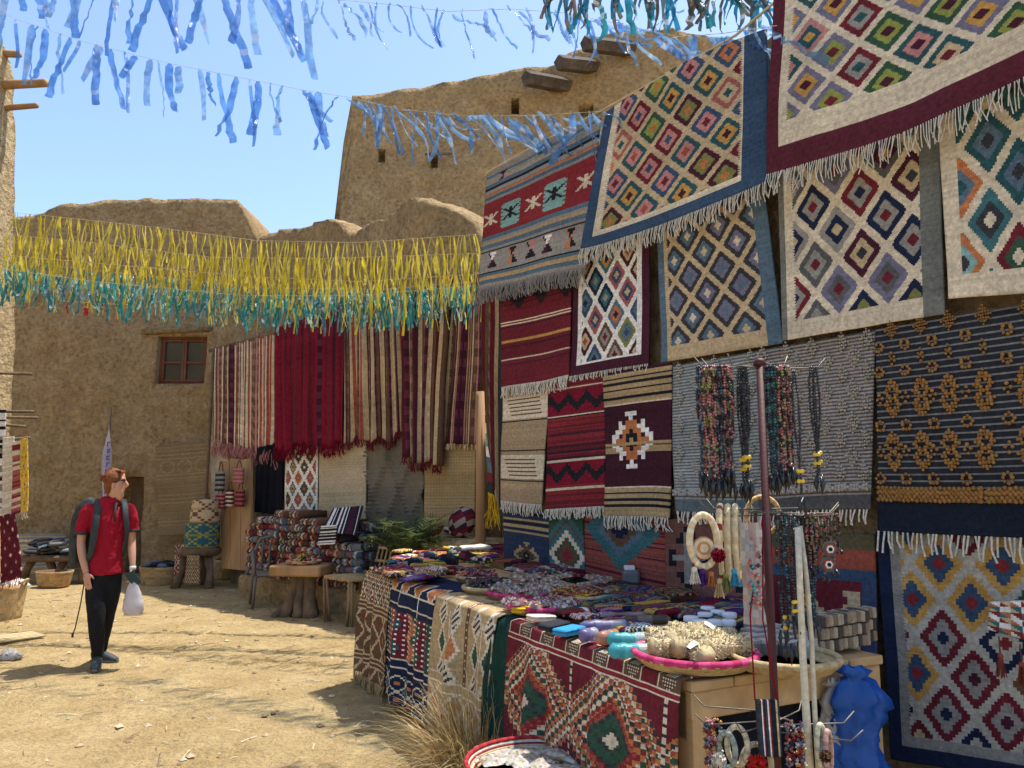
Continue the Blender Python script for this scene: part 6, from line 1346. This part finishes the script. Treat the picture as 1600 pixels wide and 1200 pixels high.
# lower tier
for i, (u, v, w, h, col, lab) in enumerate(((1136, 1172, .028, .05, (.30, .33, .27), 'grey green coiled handle on the lower left hook'), (1152, 1165, .03, .055, (.6, .5, .33), 'cream coiled handle on the lower left hook'), (1182, 1195, .045, .06, (.45, .36, .22), 'large coiled straw handle low in front of the pole'), (1283, 1165, .016, .06, (.6, .55, .38), 'cream coiled handle on the lower right hook'), (1294, 1175, .02, .06, (.5, .3, .25), 'pink coiled handle on the lower right hook'))):
    m = MB(); m.ring((0, 0, 0), w, .009, 34, 7, cols=[col, col, tuple(x*.7 for x in col)], m=Matrix.Rotation(.4*(i-2), 3, 'Z') @ Matrix.Rotation(math.pi/2, 3, 'X'), ry=h); ob = m.build('coiled_handle', 'straw'); ob.location = on_y(u, v, SY-.06); tag(ob, lab, 'handle')
flower(1183, 1195, .03, (.55, .03, .02), 'bright red pompom at the bottom of the stand', -.12); flower(1123, 1188, .022, C['ivory'], 'white pompom at the lower left of the stand', -.1); flower(1290, 1182, .018, C['brown'], 'brown pompom at the lower right of the stand', -.1)
for i in range(14):
    u = R.choice([R.uniform(1100, 1130), R.uniform(1225, 1262)]); m = MB(); cs = R.sample(['red', 'white', 'navy', 'pink', 'crimson', 'gold', 'slate'], 3)
    for k in range(34): m.octa((R.uniform(-.006, .006), R.uniform(-.006, .006), -.004*k), R.uniform(.004, .007), C[cs[k//4 % 3]])
    ob = m.build('bead_charm', 'bead'); ob.location = on_y(u, 1122+R.uniform(0, 14), SY+R.uniform(-.08, .03)); tag(ob, 'short colourful bead charm on the lower hooks of the stand', 'charm', 'bead charms on the lower hooks')
# patchwork bag at the right edge
c = onR(1600, 985, .25); e = thing('patchwork_bag', 'triangular patchwork bag with tassels at the right edge', 'bag', c)
yy, xx = np.mgrid[0:24, 0:24]; cyc = ['white', 'orange', 'teal', 'sand', 'red', 'white']; pt = np.zeros((24, 24, 3))
for i in range(24):
    for j in range(24): pt[i, j] = C[cyc[int((i//4)*2+(j//4)*3+((i % 4) > (j % 4))) % 6]]
P = surf(RD*.12+V3((0, 0, .1)), RD*-.12+V3((0, 0, .14)), RD*-.14+V3((0, 0, -.06)), RD*.14+V3((0, 0, -.02)), 24, 24, RN, .01, 0, 3); me, o = cloth_mesh('body', P, pt, o=(0, 0, 0)); solid(link('body', me, e), .03)
m = MB()
for dx, dz in ((.10, -.04), (.02, -.06), (-.05, -.06)): tassel(m, RD*dx+V3((0, 0, dz-.08)), .09, .02, C['brick']); m.tube([RD*dx+V3((0, 0, dz)), RD*dx+V3((0, 0, dz-.08))], .003, 5, C['brown'])
m.build('tassels', 'wool', e)
# ------------------------------------------------------------------ the walking visitor
def loft(mb, secs, n=20, col=WHITE, sub=4, cap=True):
    """secs: (centre, rx, ry, yaw) rings in the horizontal plane or (centre, rx, ry, yaw, dir) rings across dir; smooth in between"""
    S = []
    for s in secs: S.append(list(s)+[None]*(5-len(s)))
    def cr(a, b, c, d, t): return .5*((2*b)+(c-a)*t+(2*a-5*b+4*c-d)*t*t+(3*b-a-3*c+d)*t**3)
    rings = []
    for i in range(len(S)-1):
        a, b, c, d = S[max(i-1, 0)], S[i], S[i+1], S[min(i+2, len(S)-1)]
        for k in range(sub+(1 if i == len(S)-2 else 0)):
            t = k/sub; ce = V3([cr(a[0][j], b[0][j], c[0][j], d[0][j], t) for j in range(3)]); rings.append((ce, cr(a[1], b[1], c[1], d[1], t), cr(a[2], b[2], c[2], d[2], t), b[3]*(1-t)+c[3]*t))
    vs = []
    for i, (ce, rx, ry, yw) in enumerate(rings):
        d = (rings[min(i+1, len(rings)-1)][0]-rings[max(i-1, 0)][0]).normalized()
        if abs(d.z) > .8 and False: pass
        x = V3((math.cos(yw), math.sin(yw), 0)); x = (x-d*x.dot(d)).normalized(); y = d.cross(x)
        for j in range(n): t = 2*math.pi*j/n; vs.append(ce+x*(max(rx, .001)*math.cos(t))+y*(max(ry, .001)*math.sin(t)))
    fs = [(i*n+j, i*n+(j+1) % n, i*n+n+(j+1) % n, i*n+n+j) for i in range(len(rings)-1) for j in range(n)]
    if cap: fs += [tuple(range(n-1, -1, -1)), tuple(range((len(rings)-1)*n, len(rings)*n))]
    mb.add(vs, fs, col)
def fuse(ob, vox, smooth=4, noise=0, nsc=.1):
    r = ob.modifiers.new('fuse', 'REMESH'); r.mode = 'VOXEL'; r.voxel_size = vox; r.use_smooth_shade = True
    s = ob.modifiers.new('soft', 'SMOOTH'); s.iterations = smooth; s.factor = .5
    if noise:
        t = bpy.data.textures.new('folds', 'CLOUDS'); t.noise_scale = nsc; d = ob.modifiers.new('folds', 'DISPLACE'); d.texture = t; d.strength = noise; d.texture_coords = 'LOCAL'
    return ob
fp_ = on_z(153, 1044); fz = gz(fp_.x, fp_.y)
per = thing('person', 'walking person in a red polo shirt and black trousers looking to the right', 'person', (fp_.x, fp_.y, fz))
YW = .2
per.scale = (.84, .9, 1.0); PR = math.atan2(-fp_.x, fp_.y); per.rotation_euler = (0, 0, PR); PM = Matrix.Rotation(PR, 3, 'Z')
body = MB(); HC = V3((.045, -.02, 1.585)); fy_ = math.radians(-16); F_ = V3((math.cos(fy_), math.sin(fy_), .10)).normalized(); S_ = V3((-F_.y, F_.x, 0)).normalized()
hs = []
for z, c, rf, rw in ((-.125, .03, .035, .03), (-.112, .036, .055, .042), (-.085, .026, .075, .054), (-.05, .012, .086, .062), (-.01, .004, .094, .068), (.03, 0, .098, .072), (.07, -.004, .099, .074), (.10, -.008, .090, .068), (.122, -.01, .066, .05), (.133, -.01, .03, .025)):
    hs.append((HC+F_*c*1.0+V3((0, 0, z)), rf*.98, rw, fy_))
loft(body, hs, 24, sub=3)
# nose, lips, chin, brow, ears
loft(body, [(HC+F_*.085+V3((0, 0, .045)), .010, .010, fy_), (HC+F_*.106+V3((0, 0, .012)), .014, .013, fy_), (HC+F_*.122+V3((0, 0, -.012)), .013, .016, fy_), (HC+F_*.094+V3((0, 0, -.026)), .012, .016, fy_)], 12)
body.ball(HC+F_*.090+V3((0, 0, -.045)), .016, WHITE, 10, 6, (.9, 1.3, .5), Matrix.Rotation(fy_, 3, 'Z')); body.ball(HC+F_*.088+V3((0, 0, -.058)), .015, WHITE, 10, 6, (.9, 1.2, .6), Matrix.Rotation(fy_, 3, 'Z')); body.ball(HC+F_*.072+V3((0, 0, -.098)), .024, WHITE, 10, 6)
for s in (-1, 1):
    body.ball(HC-F_*.002+S_*(s*.074)+V3((0, 0, .0)), .03, WHITE, 10, 8, (.55, .3, 1.05), Matrix.Rotation(fy_, 3, 'Z')); body.ball(HC+F_*.084+S_*(s*.03)+V3((0, 0, .052)), .02, WHITE, 8, 6, (.6, 1.3, .4), Matrix.Rotation(fy_, 3, 'Z'))
loft(body, [((.045, .005, 1.51), .052, .052, YW), ((.035, .01, 1.46), .055, .056, YW), ((.02, .012, 1.42), .075, .07, YW), ((.01, .01, 1.37), .15, .085, YW), ((.005, .01, 1.2), .15, .095, YW), ((0, .01, 1.0), .135, .09, YW), ((0, .01, .88), .15, .10, YW), ((0, .01, .80), .14, .095, YW)], 20)
def limb(mb, pts, radii, n=14, sub=5, sq=1.0):
    loft(mb, [(p, r, r*sq, 0) for p, r in zip(pts, radii)], n, sub=sub)
armL = [(-.175, .0, 1.385), (-.215, .01, 1.33), (-.232, .025, 1.20), (-.238, .03, 1.09), (-.222, -.01, .99), (-.185, -.065, .87), (-.168, -.09, .825)]
limb(body, armL, [.05, .056, .05, .043, .042, .032, .027])
armR = [(.18, .02, 1.385), (.212, .02, 1.33), (.226, .025, 1.20), (.238, .03, 1.09), (.248, -.005, .99), (.262, -.05, .88), (.264, -.06, .845)]
limb(body, armR, [.05, .055, .049, .042, .04, .030, .026])
def hand(mb, wrist, pd, side, pn, curl, thumb_dir):
    """wrist point, palm direction pd, side (towards the thumb), palm normal pn (fingers curl towards it)"""
    w = V3(wrist); pd = V3(pd).normalized(); sd = V3(side); sd = (sd-pd*sd.dot(pd)).normalized(); pn = V3(pn); pn = (pn-pd*pn.dot(pd)-sd*pn.dot(sd)).normalized()
    M = Matrix((sd, pn, pd)).transposed()
    mb.ball(w+pd*.045, .046, WHITE, 14, 8, (.88, .36, 1.12), M)
    for k, (o, l) in enumerate(((.028, .070), (.0095, .078), (-.0095, .073), (-.027, .056))):
        b = w+pd*.078+sd*o; d = (pd+sd*(o*2.2)).normalized(); pts = [b-d*.03, b]; q = b
        for j, (fr, an) in enumerate(((.45, curl*.6), (.32, curl*1.2), (.25, curl*1.7))): q = q+(d*math.cos(an)+pn*math.sin(an))*l*fr; pts.append(q)
        limb(mb, pts, [.0085, .0088, .0082, .0075, .006], 8, 3)
    td = V3(thumb_dir); b = w+pd*.022+sd*.030; limb(mb, [b-sd*.015, b, b+(sd*.7+pd*.6+pn*.2)*.028, b+(sd*.55+pd*.9+pn*.45)*.052], [.013, .012, .010, .0075], 8, 3)
hand(body, armL[-1], (.20, -.10, -1), (.85, -.5, 0), (-.2, .5, -.2), .18, (0, 0, 0))
hand(body, armR[-1], (.05, -.12, -1), (-.4, -.9, 0), (-.9, .3, 0), 1.0, (0, 0, 0))
# legs under the trousers
legA = [(-.075, .01, .86), (-.08, -.01, .66), (-.055, -.04, .47), (-.03, -.03, .30), (-.008, -.01, .12), (-.005, -.01, .07)]
legB = [(.075, .03, .86), (.078, .05, .66), (.058, .10, .47), (.036, .18, .30), (.022, .237, .13), (.02, .24, .08)]
limb(body, legA, [.085, .078, .055, .05, .036, .036]); limb(body, legB, [.085, .078, .055, .05, .036, .036])
fuse(body.build('body', 'skin', per), .0055, 3)
# trousers
tr = MB(); loft(tr, [((0, .01, .93), .138, .095, YW), ((0, .012, .84), .150, .102, YW), ((0, .015, .77), .158, .108, YW), ((0, .02, .70), .10, .08, YW)], 20)
limb(tr, [(-.075, .008, .83), (-.072, -.012, .66), (-.05, -.045, .47), (-.03, -.035, .28), (-.01, -.012, .11), (-.008, -.01, .085)], [.09, .10, .088, .074, .054, .052]); limb(tr, [(.078, .028, .83), (.072, .05, .66), (.052, .105, .47), (.032, .18, .28), (.022, .235, .12), (.02, .237, .10)], [.09, .10, .086, .072, .054, .052])
tr.c = [(.010, .010, .012)]*len(tr.c)
mat('trouser_cloth', (.010, .010, .012), rough=.85, nscale=30, namt=.2, bscale=90, bamt=.2, spec=.2); mat('shirt_cloth', (.30, .008, .020), rough=.85, nscale=30, namt=.1, bscale=220, bamt=.3, bdist=.003, spec=.15); mat('pack_cloth', (.030, .038, .038), rough=.7, nscale=12, namt=.3, bscale=120, bamt=.3); mat('shoe_leather', (.035, .05, .055), rough=.6, nscale=20, namt=.3, bscale=60, bamt=.3); mat('lens', (.008, .006, .006), rough=.08, bamt=0, spec=.6)
fuse(tr.build('trousers', 'trouser_cloth', per), .010, 4, .013, .07)
# shirt
sh = MB(); loft(sh, [((.008, .012, .80), .176, .128, YW), ((.006, .012, .86), .172, .124, YW), ((.005, .012, 1.0), .152, .108, YW), ((.005, .010, 1.15), .165, .113, YW), ((.006, .010, 1.28), .178, .115, YW), ((.008, .012, 1.37), .178, .100, YW), ((.015, .012, 1.415), .12, .08, YW), ((.030, .014, 1.438), .075, .066, YW)], 24)
limb(sh, [(-.15, .005, 1.385), (-.205, .01, 1.335), (-.232, .02, 1.23), (-.240, .026, 1.165)], [.062, .074, .070, .072]); limb(sh, [(.155, .02, 1.385), (.205, .02, 1.335), (.228, .025, 1.23), (.236, .028, 1.175)], [.062, .072, .068, .068])
fuse(sh.build('shirt', 'shirt_cloth', per), .008, 3, .030, .07)
for c, a, r in (((-.241, .0265, 1.168), (-.008, .006, -.1), .071), ((.237, .028, 1.178), (.008, .003, -.1), .067)): m = MB(); d = V3(a).normalized(); m.tube([V3(c)-d*.01, V3(c)+d*.012], [r, r*1.01], 20, WHITE, cap=False); solid(m.build('cuff', 'pack_cloth', per), .006, 0)
m = MB(); m.tube([(.030, .016, 1.422), (.038, .018, 1.448), (.042, .022, 1.468)], [.084, .074, .070], 22, WHITE, cap=False); solid(m.build('collar', 'shirt_cloth', per), .008, 0)
m = MB(); m.strip([(.068, -.064, 1.445), (.064, -.085, 1.41), (.060, -.112, 1.35), (.056, -.122, 1.26)], .024, V3((1, .15, 0)), (.02, .02, .025)); solid(m.build('placket', 'pack_cloth', per), .006, 0)
# shoes
def shoe(c, az):
    m = MB(); d = V3((math.cos(az), math.sin(az), 0)); c = V3(c)
    for part_, mt_, prof in (('upper', 'shoe_leather', [(-.11, .034, .045, .055), (-.07, .042, .06, .065), (-.01, .044, .055, .055), (.06, .048, .042, .042), (.12, .046, .03, .03), (.155, .03, .02, .022)]),):
        secs = [(c+d*x+V3((0, 0, zc)), w, h, az+math.pi/2) for x, w, h, zc in prof]; loft(m, secs, 16, sub=4)
    o = m.build('shoe', 'shoe_leather', per); m = MB(); pts = []
    for x, w in ((-.125, .025), (-.1, .038), (-.02, .042), (.06, .05), (.12, .047), (.165, .02)): pts.append((x, w))
    vs = []; n = len(pts); sd = V3((-d.y, d.x, 0))
    for z in (.002, .026):
        vs += [c+d*x+sd*w+V3((0, 0, z)) for x, w in pts]+[c+d*x-sd*w+V3((0, 0, z)) for x, w in reversed(pts)]
    k = 2*n; m.add(vs, [tuple(range(k-1, -1, -1)), tuple(range(k, 2*k))]+[(i, (i+1) % k, k+(i+1) % k, k+i) for i in range(k)], WHITE); m.build('sole', 'grey_chair', o, False)
shoe((-.012, -.05, 0), math.radians(-97)); shoe((.04, .22, .0), math.radians(-25))
# hair and glasses
hm = MB(); hm.ball(HC-F_*.022+V3((0, 0, .066)), .106, WHITE, 20, 12, (1.04, .86, .84), Matrix.Rotation(fy_, 3, 'Z')); hm.ball(HC-F_*.050+V3((0, 0, .005)), .078, WHITE, 16, 10, (.82, 1.02, 1.15), Matrix.Rotation(fy_, 3, 'Z'))
for i in range(320):
    a = R.uniform(-1.25, 1.25); b = R.uniform(-.1, 1.5); q = V3((math.cos(a)*math.cos(b), math.sin(a)*math.cos(b), math.sin(b))); 
    st = HC-F_*.012+V3((0, 0, .055))+(F_*(q.x*.085*(1 if b > .5 else -1))+S_*(q.y*.078)+V3((0, 0, abs(q.z)*.085)))
    dr = -F_*.05+S_*R.uniform(-.012, .012)+V3((0, 0, R.uniform(-.004, .02))); hm.tube(bezier(st, st+dr*.6+V3((0, 0, .014)), st+dr*R.uniform(.8, 1.4)-V3((0, 0, .004)), 4), [.006, .007, .006, .004, .001], 5)
for i in range(50):
    a = R.uniform(-1, 1); st = HC+F_*.075+S_*(a*.06)+V3((0, 0, .095)); hm.tube(bezier(st, st+V3((0, 0, .04))-F_*.0, st-F_*R.uniform(.05, .09)+V3((0, 0, .035)), 4), [.007, .008, .007, .004, .001], 5)
hm.build('hair', 'hair', per)
m = MB()
for s in (-1, 1): m.ball(HC+F_*.097+S_*(s*.033)+V3((0, 0, .030)), .026, WHITE, 12, 6, (.22, 1.05, .66), Matrix.Rotation(fy_, 3, 'Z')); m.tube([HC+F_*.094+S_*(s*.056)+V3((0, 0, .036)), HC+F_*.04+S_*(s*.078)+V3((0, 0, .034)), HC-F_*.01+S_*(s*.079)+V3((0, 0, .028))], .004, 6)
m.tube([HC+F_*.102-S_*.012+V3((0, 0, .036)), HC+F_*.102+S_*.012+V3((0, 0, .036))], .004, 6); m.build('sunglasses', 'lens', per)
m = MB(); m.tube([V3(armR[-1])+V3((0, 0, .02)), V3(armR[-1])+V3((.001, -.004, -.012))], .031, 14, (.7, .68, .66), cap=False); solid(m.build('wristband', 'painted', per), .004, 0)
m = MB(); hw = V3(armL[-1])+V3((.025, -.015, -.10)); m.ring(hw, .0095, .002, 12, 5, C['gold']); m.build('finger_ring', 'wire', per)
# backpack
bp0 = per.location; bk = thing('backpack', 'dark grey hiking backpack worn by the walking person', 'backpack', (bp0.x, bp0.y, bp0.z+.85)); bk.scale = (.84, .9, 1.0); bk.rotation_euler = (0, 0, PR)
m = MB(); loft(m, [((-.15, .19, .0), .18, .08, YW), ((-.155, .20, .08), .20, .11, YW), ((-.16, .21, .3), .205, .12, YW), ((-.15, .20, .46), .19, .11, YW), ((-.13, .18, .55), .15, .085, YW), ((-.11, .17, .58), .08, .05, YW)], 20); fuse(m.build('pack_bag', 'pack_cloth', bk), .014, 3, .02, .1)
m = MB(); loft(m, [((-.275, .12, .05), .04, .07, 0), ((-.295, .13, .15), .05, .08, 0), ((-.285, .13, .27), .04, .07, 0)], 12); m.build('side_pocket', 'pack_cloth', bk)
for sx, pts in ((-1, [(-.11, .12, .575), (-.105, .02, .605), (-.105, -.075, .55), (-.112, -.122, .43), (-.125, -.128, .28), (-.14, -.115, .14), (-.17, -.04, .06), (-.18, .10, .04)]), (1, [(.12, .13, .575), (.135, .03, .600), (.15, -.06, .55), (.165, -.10, .45), (.185, -.085, .34), (.185, -.04, .2), (.175, .06, .1), (.15, .14, .06)])):
    m = MB(); m.tube(pts, [.036]*5+[.03, .02, .016] if sx < 0 else [.032, .034, .034, .03, .026, .018, .014, .014], 10, WHITE, flat=.35, up=(0, 0, 1)); m.build('shoulder_strap', 'pack_cloth', bk)
m = MB(); m.tube([(-.17, .02, .04), (-.185, .0, -.14), (-.20, -.02, -.28), (-.235, -.02, -.50), (-.25, -.02, -.54)], .006, 6, WHITE); m.box((-.253, -.02, -.555), (.022, .012, .04), WHITE, bev=.003); m.build('loose_strap', 'pack_cloth', bk)
# carried bag and wallet
aw = V3((armR[-1][0]*.84, armR[-1][1]*.9, armR[-1][2])); gp_ = PM @ (aw+V3((.01, -.05, -.10)))+per.location
m = MB(); n, k = 14, 18; vs = []
for i in range(n+1):
    f = i/n; r = .018+.075*min(1, (f*1.5))**.8*(1 if f < .9 else .82)
    for j in range(k): t = 2*math.pi*j/k; q = r*(1+.10*math.sin(4*t+f*5)+R.uniform(-.06, .06)); vs.append((.02*f+q*math.cos(t), q*math.sin(t)*.7, -.30*f))
m.add(vs, [(i*k+j, i*k+(j+1) % k, i*k+k+(j+1) % k, i*k+k+j) for i in range(n) for j in range(k)]+[tuple(range(n*k, n*k+k))], (.70, .66, .66)); ob = m.build('carrier_bag', 'bag_plastic'); ob.location = gp_; tag(ob, 'white plastic carrier bag in the walking person\'s hand', 'bag')
m = MB(); m.box((0, 0, 0), (.075, .014, .135), (.01, .035, .035), m=Matrix.Rotation(-.6, 3, 'Y'), bev=.005); ob = m.build('phone', 'painted', smooth=False); ob.rotation_euler = (0, 0, PR); ob.location = PM @ (aw+V3((.01, -.065, -.085)))+per.location; tag(ob, 'dark green phone held with the carrier bag', 'phone')
